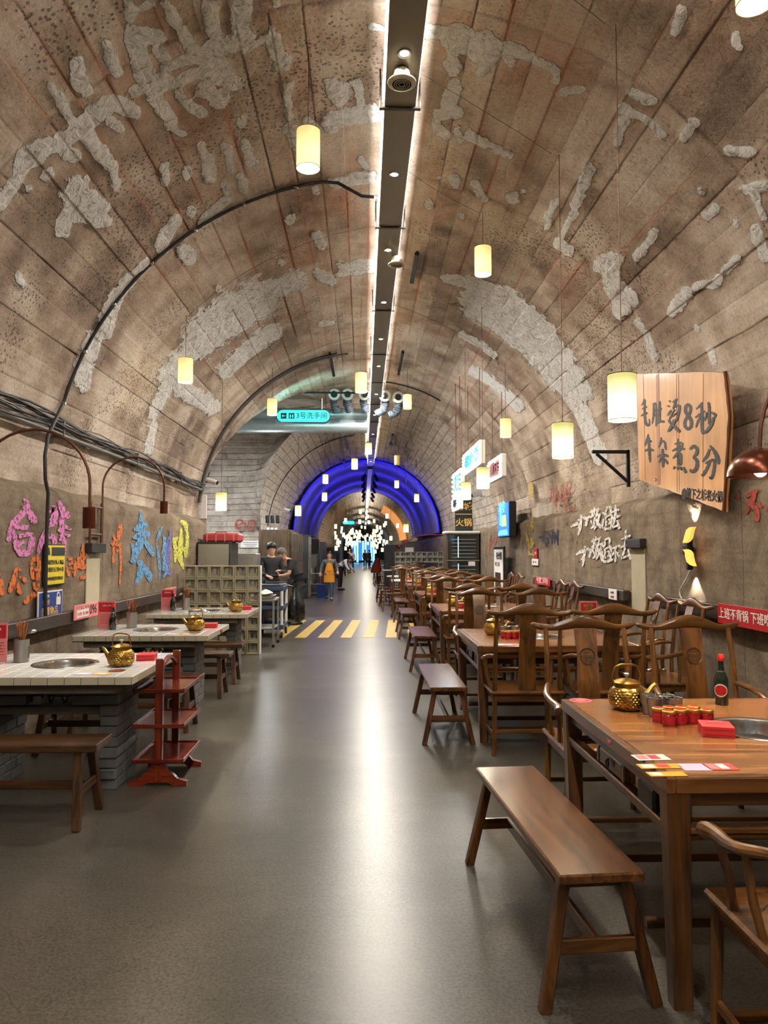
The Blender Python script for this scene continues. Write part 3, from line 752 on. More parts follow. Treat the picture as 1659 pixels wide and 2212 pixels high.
# ------------------------------------------------------------------ ceiling duct
def build_duct():
    bands = [-2.0, .9, 3.15, 5.4, 7.46, 10.1, 12.4, 14.5, 16.7, 19, 21.5, 24, 26.5, 29]
    d = thing('ceiling_duct', 'long olive-grey metal trunking running under the crown of the vault', 'trunking', (DX, 0, DZ))
    for a, b in zip(bands[:-1], bands[1:]):
        MB().box((0, (a+b)/2, .08), (.245, b-a-.012, .16), .006).build('duct_section', 'duct_paint', d)
    for b in bands:
        mb = MB(); mb.box((0, b, -.008), (.31, .035, .014), .003)
        for s in (-1, 1):
            mb.box((s*.148, b, .09), (.014, .03, .2), .003); mb.tube([(s*.148, b, .18), (s*.148, b, .33)], .006, 6)
        mb.build('duct_clamp', 'duct_clamp', d)
    for s in (-1, 1):
        for a, b in zip(bands[:-1], bands[1:]):
            if a > 20: continue
            if s > 0: continue
            MB().box((s*.13, (a+b)/2, .02+.09*(s > 0)), (.010, b-a-.1, .016)).build('led_strip', 'led_white', d)
    for y in (1.4, 3.1, 4.79, 6.39, 8.04, 9.77, 11.49, 13.2, 15.6, 18, 21, 24, 27.5):
        r = MB().lathe([(.028, .0), (.036, -.006), (.046, -.008), (.05, -.001), (.05, .004)], 20, (0, y, 0)).build('downlight', 'steel', d)
        MB().lathe([(.001, -.004), (.03, -.004), (.03, .002)], 16, (0, y, 0)).build('lens', 'downlight_glow', r)
    MB().box((0, 70, .05), (.22, 80, .12), .01).build('far_section', 'duct_clamp', d)
    # further bays: bundle of cables and track spots
    for k in range(5):
        for s in (-1, 1):
            y = 31.5+3.4*k
            h = thing('track_spotlight', f'{("first", "second", "third", "fourth", "fifth")[k]} black track spotlight on the {"board" if s > 0 else "service"} side of the trunking in the blue arch', 'spotlight', (DX+s*.2, y, DZ-.12), 0, 'black track spotlights in the blue arch')
            MB().tube([(0, 0, .16), (0, 0, .02)], .015, 6).build('bracket', 'black_iron', h)
            MB().tube([(0, 0, .03), (s*.12, -.1, -.22)], .07, 10).build('lamp_body', 'black_iron', h)
build_duct()
for (u, v, y, nm) in ((868, 180, 4.95, 'closest to the camera'), (857, 570, 8.2, 'second along the trunking')):
    p = at(u, v, Y=y)
    t = thing('ceiling_speaker', f'round cream ceiling speaker hanging under the trunking, {nm}', 'speaker', (p.x, y, DZ-.1))
    MB().lathe([(.001, -.012), (.088, -.010), (.098, -.004), (.100, .004), (.07, .012), (.055, .06), (.05, .085), (.001, .085)], 28).build('housing', 'speaker_cream', t)
    mb = MB()
    for k in range(4): mb.lathe([(.018+.016*k, -.0135), (.021+.016*k, -.0155), (.024+.016*k, -.0135)], 24)
    tag(mb.build('grille', 'speaker_cream', t), kind='stuff')
    MB().tube([(0, 0, .08), (0, 0, .1)], .02, 8).build('stem', 'duct_clamp', t)

# ------------------------------------------------------------------ pendant lamps
def shade(bright, r=.084, h=.275, n=28):
    t = thing('pendant_lamp', 'lamp', 'lamp')
    mb = MB(); prof = [(r-.002, -h), (r, -h), (r, 0), (r-.002, 0)]
    rings = [[Vector((p*math.cos(2*PI*k/n), p*math.sin(2*PI*k/n), z)) for k in range(n)] for p, z in prof]
    mb.loft(rings, False, True)
    mb.build('lamp_shade', bright, t)
    for z, nm in ((0, 'top_ring'), (-h, 'bottom_ring')):
        MB().tube([((r+.001)*math.cos(a), (r+.001)*math.sin(a), z) for a in np.linspace(0, 2*PI, n+1)], .0022, 5, False).build(nm, 'rail_wood', t)
    MB().lathe([(.001, -h+.012), (r-.004, -h+.012), (r-.004, -h+.016), (.001, -h+.016)], n).build('diffuser', bright, t)
    MB().tube([(-r, 0, -.004), (r, 0, -.004)], .002, 5).tube([(0, 0, -.03), (0, 0, .02)], .008, 8).build('socket', 'rail_wood', t)
    return t
def vault_z(x): return ZC+math.sqrt(max(.01, R0*R0-(x-XC)**2))
PEND = [  # shade centre u, top v, bottom v, width px, depth, kind, where
 (1343, 810, 913, 62, 4.36, 'shade_bright', 'in front of the wooden slogan board'),
 (1215, 915, 990, 46, 5.82, 'shade_bright', 'just beside the slogan board, lower and farther than its neighbour'),
 (1043, 535, 601, 33, 7.24, 'shade_warm', 'hanging high on the board side, alone under the vault'),
 (401, 775, 828, 31, 8.50, 'shade_warm', 'hanging beside the graffiti wall vault'),
 (588, 862, 896, 22, 12.55, 'shade_warm', 'touching the turquoise washroom sign'),
 (1092, 905, 942, 24, 11.03, 'shade_warm', 'beside the lit hanging signs, on their wall side'),
 (478, 1064, 1101, 27, 11.35, 'shade_bright', 'low above the breeze-block screen and steel cabinet'),
 (666, 283, 375, 48, 5.15, 'shade_warm', 'highest and closest, under the black arched cable'),
 (780, 806, 848, 26, 10.4, 'shade_warm', 'right beside the trunking in front of the hoses'),
 (880, 853, 884, 19, 14.2, 'shade_warm', 'beside the ribbed hoses on the board side'),
 (1043, 1010, 1057, 28, 9.6, 'shade_bright', 'overlapping the larger hanging lit sign'),
 (1006, 1042, 1080, 23, 11.7, 'shade_bright', 'overlapping the lowest hanging lit sign'),
 (796, 957, 982, 15, 18.0, 'shade_bright', 'under the trunking before the blue arch'),
 (766, 991, 1012, 14, 19.3, 'shade_bright', 'at the top edge of the blue arch'),
 (703, 1025, 1044, 12, 22, 'shade_bright', 'in front of the blue arch on the passage side'),
 (701, 1064, 1082, 11, 24, 'shade_bright', 'inside the blue arch, below another lamp'),
 (644, 1092, 1112, 14, 19.5, 'shade_bright', 'low at the foot of the blue arch on the passage side'),
 (858, 984, 1000, 12, 21, 'shade_unlit', 'switched off, above the blue arch'),
 (857, 1038, 1053, 10, 27, 'shade_bright', 'high inside the blue arch on the board side'),
 (900, 1067, 1083, 11, 25, 'shade_bright', 'mid-height against the blue arch on the board side'),
 (877, 1132, 1148, 13, 24, 'shade_bright', 'low against the stone beyond the blue arch'),
]
protos = {}
def lamp_at(p, kind, label, group=None, wire=True, scale=1.0):
    if kind not in protos: protos[kind] = shade(kind); t = protos[kind]; t.location = p; t['label'] = label
    else: t = copy_tree(protos[kind], loc=p, label=label)
    if group: t['group'] = group
    for c in list(COL.objects):
        pass
    if wire:
        MB().tube([(0, 0, .015), (0, 0, vault_z(p[0])-p[2]-.01)], .003 if p[1] < 12 else .004, 5).build('hanging_wire', 'rusty_pipe', t)
    return t
# wires are added after all copies are made, so that copies carry none
_pl = []
for (u, v0, v1, wpx, y, kind, where) in PEND:
    p = at(u, v0, Y=y); _pl.append((lamp_at(p, kind, f'cylindrical fabric pendant lamp {where}', wire=False), p, kind))
pb = Vector((1.60, 3.05, 4.02)); p = at(1628, -112, Y=3.3)
_pl.append((lamp_at(p, 'shade_warm', 'cylindrical pendant lamp cut off by the top corner of the photo', wire=False), p, 'shade_warm'))
for q in ((-1.9, 2.0, 3.3), (1.3, .5, 3.6), (-1.2, -1.2, 3.4)):
    _pl.append((lamp_at(Vector(q), 'shade_warm', 'cylindrical fabric pendant lamp behind the camera', 'lamps behind the camera', wire=False), Vector(q), 'shade_warm'))
for t, p, kind in _pl:
    MB().tube([(0, 0, .015), (0, 0, vault_z(p[0])-p[2]-.01)], .0028 if p[1] < 12 else .004, 5).build('hanging_wire', 'rusty_pipe', t)
    if kind != 'shade_unlit' and p[1] < 13:
        point('pendant_light', (p.x, p.y, p.z-.30), 9 if kind == 'shade_bright' else 6, (1, .85, .56), .07)
# thin feed wires looping over the vault from the trunking to a hook
for wi, (x, y) in enumerate(((1.50, 4.36), (1.54, 5.82), (1.17, 7.24), (-2.07, 8.5), (-1.56, 12.55), (2.13, 11.03))):
    t0 = math.acos((x-XC)/R0); t1 = math.acos((DX+.1*(1 if x > 0 else -1)-XC)/R0)
    pts = [(XC+(R0-.035-.05*math.sin(PI*i/14))*math.cos(t), y-.5*(i/14), ZC+(R0-.035-.05*math.sin(PI*i/14))*math.sin(t)) for i, t in enumerate(np.linspace(t0, t1, 15))]
    tag(MB().tube(pts, .002, 5).build('feed_wire', 'grey_conduit'), 'thin brown feed wire over the vault to the lamp '+('by the slogan board', 'second from the slogan board', 'hanging high on the board side', 'over the graffiti wall', 'at the washroom sign', 'beside the lit hanging signs')[wi], 'wire', 'feed wires to the pendant lamps')
# far lamps
def far_lamps():
    r, h, n = .085, .27, 10
    mb = MB(); mb.lathe([(r, -h), (r, 0)], n); me = mb.mesh('far_shade', 'shade_far', 30)
    wm = MB().box((0, 0, .5), (.008, .008, 1)).mesh('far_wire', 'rusty_pipe', 0)
    def wire(o, p): w_ = link('hanging_wire', wm, o); w_.scale = (1, 1, max(.05, vault_z(p[0])-p[2]))
    pts = [(540,270,6),(545,460,6),(550,655,6.5),(717,160,6),(712,190,5),(970,185,6),(1135,200,5),(1230,180,5),(1460,80,6.5),(1435,215,5.5),(1410,255,5),(1650,255,6),(1530,480,6),(1360,375,5.5),
           (1228,420,6),(1285,335,5),(1265,360,5),(1220,355,4.5),(1330,420,4.5),(1342,485,5.2),(820,370,5.5),(675,435,5),(795,395,4.6),(780,430,4.2),(735,485,4.2),(765,465,4.2),(733,535,4.2),(795,520,4.5),(985,5,6),
           (925,390,4.4),(973,372,4.2),(985,435,4.4),(1107,437,4.2),(1067,465,4.0),(968,480,4.2),(1175,468,4.2),(1152,492,4.2),(1200,490,4.2),(1250,518,4),(775,570,4),(735,590,4),(820,560,3.8),
           (930,530,5.4),(1225,560,4.2),(1075,530,3.8),(1080,567,3.8),(1120,590,3.8),(718,670,5),(775,718,5),(1280,635,5.5),(1375,690,5.5),(1250,725,5.2),(1240,610,4.5),(1190,628,4)]
    for k, (x, y, wp) in enumerate(pts):
        D = .17*FPX/wp; p = at(660+x/8.295, 1100+y/8.295, Y=D)
        o = link('pendant_lamp', me, None, p); wire(o, p); tag(o, 'small distant lit cylindrical lamp beyond the blue arch', 'lamp', 'distant pendant lamps beyond the blue arch')
    rr = random.Random(5)
    for k in range(78):
        D = rr.uniform(52, 100); a = rr.uniform(.02, 1)*PI; q = rr.uniform(.35, .92)
        x = XC+R0*q*math.cos(a); z = 2.2+(R0*q-.4)*math.sin(a)*.85
        o = link('pendant_lamp', me, None, (x, D, z)); wire(o, (x, D, z)); tag(o, 'tiny lit lamp deep down the tunnel', 'lamp', 'tiny lamps deep in the tunnel')
far_lamps()
t = thing('light_curtain', 'bright cyan light installation closing the far end of the tunnel', 'light installation', (0, 100, 0))
for k in range(9): MB().box((-1.5+.36*k, 0, 1.5+.15*math.sin(k*2.2)), (.28, .1, 2.6)).build('light_panel', 'end_cyan' if k % 3 else 'screen_blue', t)

# ------------------------------------------------------------------ passage furniture: sign, pipes, hoses
def washroom_sign(u0, u1, v0, v1, Y, label, full=True):
    a = at(u0, v0, Y=Y); b = at(u1, v1, Y=Y); W = b.x-a.x; H_ = a.z-b.z; c = ((a.x+b.x)/2, Y, (a.z+b.z)/2)
    t = thing('washroom_sign', label, 'sign', c)
    def oval(w_, h_): 
        r = h_/2; o = []
        for k in range(13): o.append((w_/2-r+r*math.cos(-PI/2+PI*k/12), r*math.sin(-PI/2+PI*k/12)))
        for k in range(13): o.append((-w_/2+r+r*math.cos(PI/2+PI*k/12), r*math.sin(PI/2+PI*k/12)))
        return o
    F_ = frame((0, 0, 0), *FR)
    MB().prism(oval(W, H_), .08, F_).build('casing', 'dark_steel', t)
    MB().prism(oval(W*.97, H_*.9), .09, F_).build('lit_face', 'cyan_box', t)
    y = -.048
    if full:
        for k, (cx, wd) in enumerate(((-.36, .105), (-.215, .105))):
            MB().box((cx*W, y, 0), (wd*W, .004, H_*.44), 0).build('icon_panel', 'blue_bin' if k < 0 else 'ink', t)
        mb = MB(); z0 = 0
        mb.prism([(-.036, 0), (-.006, .03), (-.006, .018), (-.02, .006), (.036, .006), (.036, -.006), (-.02, -.006), (-.006, -.018), (-.006, -.03)], .004, frame((-.36*W, y-.004, 0), *FR)); mb.build('arrow', 'cyan_box', t)
        for s in (-1, 1):
            mb = MB(); mb.lathe([(.001, .032), (.009, .026), (.009, .02), (.001, .014)], 8, (-.215*W+s*.022, y-.004, 0)); mb.box((-.215*W+s*.022, y-.004, -.003), (.024, .004, .03)); mb.box((-.215*W+s*.022, y-.004, -.03), (.014, .004, .03)); mb.build('person_icon', 'cyan_box', t)
        text('lettering', '3号洗手间', (c[0]+.155*W, c[1]+y-.003, c[2]), FR, .128*W, 'ink', t, offset=.001)
    MB().tube([(W*.34, 0, H_/2), (W*.34, 0, H_/2+.22)], .012, 6).build('hanger', 'pipe_silver', t)
    return t
washroom_sign(597, 714, 885, 914, 14.0, 'turquoise lit oval washroom sign with arrow in front of the pipes')
washroom_sign(740, 766, 1125, 1133, 46, 'small distant turquoise oval sign beyond the blue arch', False)
area('sign_glow', (-1.1, 14.3, 4.35), (PI/2, 0, 0), 1.0, .3, 10, (.3, 1, .95))
t = thing('ventilation_pipe', 'pair of silver spiral ventilation pipes crossing behind the washroom sign', 'pipe', (0, 16.6, 0))
for z, r in ((4.62, .14), (4.36, .16)):
    p = MB().tube([(-4.6, 0, z), (.08, 0, z)], r, 20).build('pipe', 'pipe_silver', t)
    for k in range(22):
        x = -4.5+.21*k
        MB().tube([(x-.012, 0, z), (x+.012, 0, z)], r+.008, 20).build('rib', 'pipe_silver', p)
for (u, v, side, wh) in ((722, 852, 0, 'outermost on the passage side'), (751, 852, 0, 'second from the passage side'), (787, 852, 0, 'closest to the trunking on the passage side'), (831, 855, 1, 'closest to the trunking on the board side'), (860, 858, 1, 'outermost on the board side')):
    p = at(u, v, Y=16.0)
    t = thing('ventilation_hose', f'ribbed grey hose with a pale round nozzle, {wh}', 'hose', p)
    M_ = Matrix.Rotation(math.radians(100), 3, 'X')
    MB().lathe([(.07, .0), (.07, .05), (.075, .09), (.12, .085), (.135, .03), (.125, -.05), (.09, -.09), (.06, -.1), (.06, .0)], 22, (0, 0, 0), M_).build('nozzle', 'white_plastic', t)
    MB().lathe([(.001, .04), (.072, .04), (.072, .03), (.001, .03)], 18, (0, 0, 0), M_).build('throat', 'pit_dark', t)
    pts = [(0, .1, -.02), (-.02, .14, -.14), (.02, .16, -.26), (.05, .2, -.36)] if not side else [(0, .1, -.02), (.02, .14, -.16), (-.03, .18, -.30), (-.22, .2, -.38)]
    # resample and rib
    P_ = [Vector(q) for q in pts]; out = []; rs = []
    for i in range(len(P_)-1):
        for k in range(8):
            out.append(P_[i].lerp(P_[i+1], k/8)); rs.append(.085+(.008 if k % 2 else -.006))
    MB().tube(out, rs, 14).build('hose', 'hose_grey', t)
t = MB(); 
tag(MB().tube([(-2.2, 15.4, 4.86), (.1, 15.4, 4.86)], .02, 8).build('support_rail', 'black_iron'), 'dark horizontal rail carrying the ventilation hoses', 'rail')
for (a, b, wh) in (((905, 535), (890, 598), 'closest, on the board side of the trunking'), ((705, 758), (725, 803), 'on the passage side above the washroom sign'), ((863, 750), (870, 803), 'on the board side above the hoses'),
                   ((745, 937), (749, 966), 'on the passage side above the blue arch'), ((848, 933), (845, 961), 'on the board side above the blue arch'), ((742, 990), (744, 1010), 'small, at the crown of the blue arch')):
    pa, pb_ = vault_hit(*a), vault_hit(*b)
    th = (pa[1]+pb_[1])/2/R0; r = R0-.075
    c = (XC+r*math.cos(th), (pa[0]+pb_[0])/2, ZC+r*math.sin(th))
    t = thing('linear_track', f'black linear track fixed to the vault {wh}', 'light track', c)
    M_ = Matrix.Rotation(PI/2-th, 3, 'Y'); ln = abs(pb_[0]-pa[0])
    MB().box((0, 0, 0), (.055, ln, .035), .004, M_).build('track_body', 'black_iron', t)
    for s in (-1, 1): MB().box(M_ @ Vector((0, s*ln*.4, .04)), (.03, .03, .08), .003, M_).build('fixing', 'black_iron', t)

# ------------------------------------------------------------------ cables and conduits on the vault
def arc(y, r, u_pts): pass
th0 = math.acos((-.40-XC)/R0)
pts = [(XC+(R0-.03)*math.cos(a), 6.97, ZC+(R0-.03)*math.sin(a)) for a in np.linspace(PI+.02, th0, 50)]
_dn = [at(u, v, X=-2.73) for u, v in ((99, 1345), (98, 1300), (99, 1240), (101, 1150), (104, 1065), (98, 1035), (97, 985), (104, 940))]
pts = [tuple(q) for q in _dn]+[q for q in pts if q[2] > 2.85]+[(-.25, 6.95, 5.08), (-.02, 6.9, 4.93), (.14, 6.9, 4.92)]
t = thing('arched_cable', 'black cable clipped in a great arch over the vault beside the graffiti', 'cable', (0, 0, 0))
MB().tube(pts, .016, 8).build('cable', 'black_cable', t)
for k in (8, 14, 20, 26, 32, 38, 44): MB().box(pts[k], (.05, .03, .03), .004).build('clip', 'steel', t)
for (y, r, m, tt, lb, t0, t1) in ((13.2, .02, 'grey_conduit', 'grey_pipe', 'thin grey pipe arching over the edge of the passage opening', PI*.97, PI*.54), (13.05, .014, 'black_cable', 'edge_cable', 'black cable arching beside the grey pipe at the passage opening', PI*.97, PI*.56),
                         (22.6, .014, 'black_cable', 'arched_cable', 'black cable arched over the pale vault before the blue arch', PI*.98, PI*.54), (15.4, .016, 'black_cable', 'arched_cable', 'black cable arched down the board side vault to the lit signs', .33*PI, .46*PI)):
    tag(MB().tube([(XC+(R0-.05)*math.cos(a), y, ZC+(R0-.05)*math.sin(a)) for a in np.linspace(t0, t1, 40)], r, 7).build(tt, m), lb, 'cable')
t = thing('cable_bundle', 'sagging bundle of black and grey cables along the spring of the vault', 'cable bundle', (-2.9, 8, 2.72))
rr = random.Random(3)
for k in range(9):
    pts = []
    ph = rr.uniform(0, 6); ox = rr.uniform(-.0, .05); oz = rr.uniform(-.04, .05)
    for i in range(50):
        y = -3.5+16.6*i/49; pts.append((.04+ox+.015*math.sin(y*1.7+ph), y-8+.0, oz+.035*math.sin(y*1.1+ph)+.03*math.sin(y*2.9+2*ph)-(.06 if y > 10 else 0)*min(1, (y-10)/2)))
    if k % 3 == 0: pts += [(.07, 5.35, .05), (.12, 5.4, .25)]
    MB().tube(pts, .011 if k % 2 else .008, 6).build('cable', 'black_cable' if k % 4 else 'grey_conduit', t)
MB().tube([(.06, -11.5, -.075), (.06, -4, -.085), (.06, 1.5, -.08), (.06, 5.2, -.1)], .022, 10).build('conduit', 'grey_conduit', t)
for y in (-6, -3.5, -1, 1.3, 3.5, 5.1): MB().box((.03, y, -.03), (.12, .02, .16), .004).build('bracket', 'grey_conduit', t)
def camera_dev(loc, sgn, lb):
    t = thing('security_camera', lb, 'security camera', loc)
    MB().tube([(-sgn*.12, 0, -.04), (-sgn*.03, 0, -.04), (0, 0, 0)], .014, 8).build('bracket', 'white_plastic', t)
    MB().tube([(-.04*sgn, .0, .03), (.15*sgn, -.06, -.03)], .045, 12).build('body', 'white_plastic', t)
    MB().tube([(.15*sgn, -.06, -.03), (.16*sgn, -.063, -.033)], .036, 12).build('lens', 'black_plastic', t)
camera_dev(tuple(at(452, 1040, Y=13.3)), 1, 'white bullet security camera at the passage corner under the cables')
p = at(617, 1102, Y=22.5); camera_dev((p.x, 22.5, p.z), 1, 'small white security camera low on the vault before the blue arch')
camera_dev(tuple(at(1035, 1068, Y=14.5)), -1, 'small dome camera under the lit hanging signs')

# ------------------------------------------------------------------ left wall fittings
def wall_niche(side, y, w_, z0, z1, mat, lb):
    x = (2.98 if side > 0 else -2.80)-side*.006
    t = thing('wall_panel', lb, 'wall panel', (x, y, 0))
    MB().box((0, 0, (z0+z1)/2), (.012, w_, z1-z0), .002).build('plaster_panel', mat, t)
    MB().box((-side*.03, 0, z1+.05), (.07, w_+.04, .10), .006).build('steel_plate', 'dark_steel', t)
    for q in (-1, 1):
        for zz in (.03, .07): MB().lathe([(.001, .004), (.006, .003), (.006, 0)], 8, (-side*.066, q*(w_*.42), z1+zz), Matrix.Rotation(PI/2*(-side), 3, 'Y')).build('bolt', 'steel', t)
    return t
plain('pale_plaster', srgb(168, 158, 132), .85, 0, .15, 5, .3)
wall_niche(-1, 7.75, .38, .9, 1.53, 'pale_plaster', 'pale plaster strip under a bolted steel plate on the graffiti wall')
wall_niche(1, 7.95, .40, .9, 1.58, 'pale_plaster', 'pale plaster strip under a steel plate beside the white graffiti')
t = thing('wall_ladder', 'small rusty ladder-shaped pipe frame on the graffiti wall', 'pipe frame', (-2.76, 7.72, 0))
for y in (-.16, .16): MB().tube([(0, y, 1.55), (0, y, 2.05)], .014, 8).build('rail', 'rusty_pipe', t)
for z in (1.72, 2.0): MB().tube([(0, -.16, z), (0, .16, z)], .011, 8).build('rung', 'rusty_pipe', t)
def arch_lamp(y, zb, ztop, reach, yend, lb, sh=.13, r=.042, dome=False, side=-1, x0=None):
    x0 = x0 if x0 is not None else (-2.76 if side < 0 else 2.93)
    t = thing('arched_wall_lamp', lb, 'wall lamp', (x0, y, 0))
    R_ = reach/2; n = 20; d = -side
    pts = [(0, 0, zb), (0, 0, ztop-R_)]+[(d*(R_-R_*math.cos(PI*k/n)), (yend-y)*k/n, ztop-R_+R_*math.sin(PI*k/n)) for k in range(1, n+1)]
    ex, ey, ez = pts[-1]; pts.append((ex, ey, ez-.16 if not dome else ez-.02))
    MB().tube(pts, .011, 8).build('pipe_arm', 'rusty_pipe', t)
    zz = pts[-1][2]
    if not dome:
        mb = MB(); n = 24
        rings = [[Vector((ex+q*math.cos(2*PI*k/n), ey+q*math.sin(2*PI*k/n), z)) for k in range(n)] for q, z in ((.004, zz), (r, zz), (r, zz-sh), (r-.003, zz-sh), (r-.003, zz-.01), (.004, zz-.01))]
        mb.loft(rings, False); mb.build('lamp_shade', 'copper_lamp', t)
        MB().lathe([(.001, zz-sh+.02), (r*.7, zz-sh+.02), (r*.7, zz-sh+.03)], 16, (ex, ey, 0)).build('bulb', 'downlight_glow', t)
        spot('arch_lamp_beam', (x0+ex, y+ey, zz-sh-.01), (x0+ex, y+ey, 0), 26, math.radians(110), .7, (1, .93, .82), .03)
    else:
        n = 32; rd = .15; rings = []
        for a in np.linspace(PI/2, 0, 10): rings.append([Vector((ex+rd*math.cos(a)*math.cos(2*PI*k/n), ey+rd*math.cos(a)*math.sin(2*PI*k/n), zz-.14+rd*.9*math.sin(a))) for k in range(n)])
        for a in np.linspace(0, PI/2*.98, 10): rings.append([Vector((ex+(rd-.005)*math.cos(a)*math.cos(2*PI*k/n), ey+(rd-.005)*math.cos(a)*math.sin(2*PI*k/n), zz-.14+(rd-.005)*.9*math.sin(a))) for k in range(n)])
        MB().loft(rings, False).build('lamp_shade', 'copper_lamp', t)
        MB().ellipsoid((ex, ey, zz-.10), (.035, .035, .045)).build('bulb', 'downlight_glow', t)
        spot('dome_lamp_beam', (x0+ex, y+ey, zz-.15), (x0+ex, y+ey, 0), 60, math.radians(125), .8, (1, .84, .6), .05)
    return t
arch_lamp(7.9, 1.63, 2.55, .62, 8.0, 'rust-brown arched pipe lamp above the second tiled table')
arch_lamp(5.35, 1.63, 2.42, .80, 5.35, 'rust-brown arched pipe lamp above the first tiled table', .15, .046)
arch_lamp(3.5, 1.2, 2.58, 1.02, 3.5, 'copper dome lamp on a curved pipe over the closest wooden table', dome=True, side=1)
def rail(side, y0, y1, z, lb, h=.12):
    x = (2.98 if side > 0 else -2.80)-side*.05
    t = thing('wall_rail', lb, 'wall rail', (x, (y0+y1)/2, z))
    MB().box((0, 0, 0), (.08, y1-y0, h), .008).build('beam', 'rail_wood', t)
    return t
rail(-1, 2.0, 7.45, .93, 'dark steel-grey rail along the graffiti wall behind the closest tiled tables')
rail(-1, 8.05, 13.2, .93, 'dark rail along the graffiti wall behind the third tiled table')
rail(1, 2.0, 7.2, 1.05, 'dark wooden rail along the wall behind the closest wooden table')
rail(1, 8.2, 12.6, 1.05, 'dark wooden rail along the wall beyond the pale plaster strip')
def wall_sign(side, y0, y1, z0, z1, mat, lb, lines, cat='sign', proud=.02, out=0.0, frame_=None):
    """flat printed panel; lines: (text, size, mat, dy, dz)"""
    x = (2.98 if side > 0 else -2.80)-side*(proud+out)
    c = (x, (y0+y1)/2, (z0+z1)/2)
    t = thing('wall_sign', lb, cat, c)
    MB().box((0, 0, 0), (.012, abs(y1-y0), z1-z0), .003).build('panel', mat, t)
    if frame_: MB().box((side*.002, 0, 0), (.012, abs(y1-y0)+.02, z1-z0+.02), .003).build('border', frame_, t)
    d = LW if side < 0 else RW
    for (s_, size, m_, dy, dz) in lines:
        text('lettering', s_, (x-side*.0075, c[1]+dy*(-side), c[2]+dz), d, size, m_, t, offset=size*.008, sx=1.0)
    return t
wall_sign(-1, 6.55, 6.98, 1.25, 1.60, 'sign_yellow', 'yellow notice panel with black characters on the graffiti wall', [('温馨提示', .06, 'sign_yellow', .06, .12), ('请保管好私人物品', .047, 'ink', 0, .02), ('请看好自己的小孩', .047, 'ink', 0, -.045), ('店内免费提供宠物寄存', .036, 'ink', 0, -.125)], frame_='ink')
t = [o for o in COL.objects if o.get('label', '').startswith('yellow notice')][0]
MB().box((.008, .06, .12), (.004, .28, .075)).build('title_block', 'ink', t)
MB().prism([(-.03, -.03), (.03, -.03), (.008, .035), (-.008, .035)], .004, frame((.009, -.15, .12), *LW)).build('emblem', 'ink', t)
wall_sign(-1, 6.38, 6.86, .92, 1.19, 'sign_blue', 'blue notice panel with gold characters just above the rail', [('保管好', .05, 'gold_ink', -.1, .045), ('贵重物品', .088, 'gold_ink', -.02, -.04), ('谨防被盗', .03, 'white_print', -.1, .10)], frame_='white_print', out=.03)
t = [o for o in COL.objects if o.get('label', '').startswith('blue notice')][0]
MB().box((.009, .15, .05), (.004, .09, .07), 0).build('padlock_body', 'white_print', t)
MB().tube([(.009, .12, .08), (.009, .125, .11), (.009, .15, .125), (.009, .175, .11), (.009, .18, .08)], .006, 6).build('padlock_shackle', 'white_print', t)
wall_sign(-1, 7.0, 7.62, .90, 1.04, 'pink_print', 'red and white plate numbered 096 on the rail', [('096', .13, 'ink', .17, 0), ('欢迎光临请文明用餐', .034, 'red_print', -.10, .035), ('安全第一禁止吸烟', .034, 'red_print', -.10, -.02)], out=.09)
wall_sign(-1, 10.15, 10.75, .90, 1.04, 'pink_print', 'red and white plate numbered 093 on the rail by the third tiled table', [('093', .12, 'ink', .17, 0), ('欢迎光临请文明用餐', .032, 'red_print', -.10, .03), ('禁止吸烟', .034, 'red_print', -.10, -.03)], out=.09)
for o in [o for o in COL.objects if 'plate numbered' in o.get('label', '')]: MB().box((.0065, -.10, 0), (.002, .30, .10)).build('white_field', 'white_print', o)
wall_sign(1, 4.95, 5.95, .97, 1.13, 'red_print', 'red slogan strip with white characters on the rail by the closest table', [('上班不背锅 下班吃火锅', .093, 'white_print', 0, 0)], out=.09)
wall_sign(1, 11.35, 12.35, 1.0, 1.13, 'red_print', 'red slogan strip behind the chairs of the third wooden table', [('今日第二杯半价', .11, 'white_print', 0, 0)], out=.09)
wall_sign(1, 8.35, 8.62, .99, 1.11, 'white_print', 'small white notice on the rail end beside the plaster strip', [('小心碰头', .03, 'ink', 0, .02), ('注意安全', .03, 'red_print', 0, -.03)], out=.09)
wall_sign(1, 12.55, 12.75, 1.42, 1.60, 'red_print', 'small red plate above a white one on the wall', [('安全', .05, 'white_print', 0, 0)])
wall_sign(1, 12.5, 12.95, 1.30, 1.41, 'white_print', 'small white socket plate under a red one on the wall', [('出口', .04, 'ink', .08, 0), ('禁烟', .04, 'red_print', -.08, 0)])
wall_sign(1, 14.0, 15.4, 0, 1, 'glass_dark', 'temp', []) if False else None
# vertical white banner on the passage corner
p = at(440, 1080, X=-2.82)
t = thing('wall_sign', 'narrow white vertical banner at the passage corner', 'sign', (-2.86, 13.34, 1.9)); MB().box((0, 0, 0), (.10, .03, 1.3), .003).build('panel', 'white_print', t)
text('lettering', '洞', (-2.86, 13.32, 2.05), FR, .08, 'sign_blue', t)
def graffiti(name, s, side, u, v, size, mat, sx=1.0, rot=0, off=.012, lb=None, X=None, wall=None, facing=None, Y=None, shear=0):
    if facing: q = at(u, v, Y=Y); o = text(name, s, (q.x, Y-.004, q.z), FR, size, mat, None, sx=sx, offset=off, rot=rot, shear=shear, extrude=.001)
    else:
        x = X if X is not None else (2.965 if side > 0 else -2.785); q = at(u, v, X=x)
        o = text(name, s, (x, q.y, q.z), LW if side < 0 else RW, size, mat, None, sx=sx, offset=off, rot=rot, shear=shear, extrude=.001)
    if wall: o.parent = wall
    if lb: o['label'] = lb
    return o
G_ = graffiti
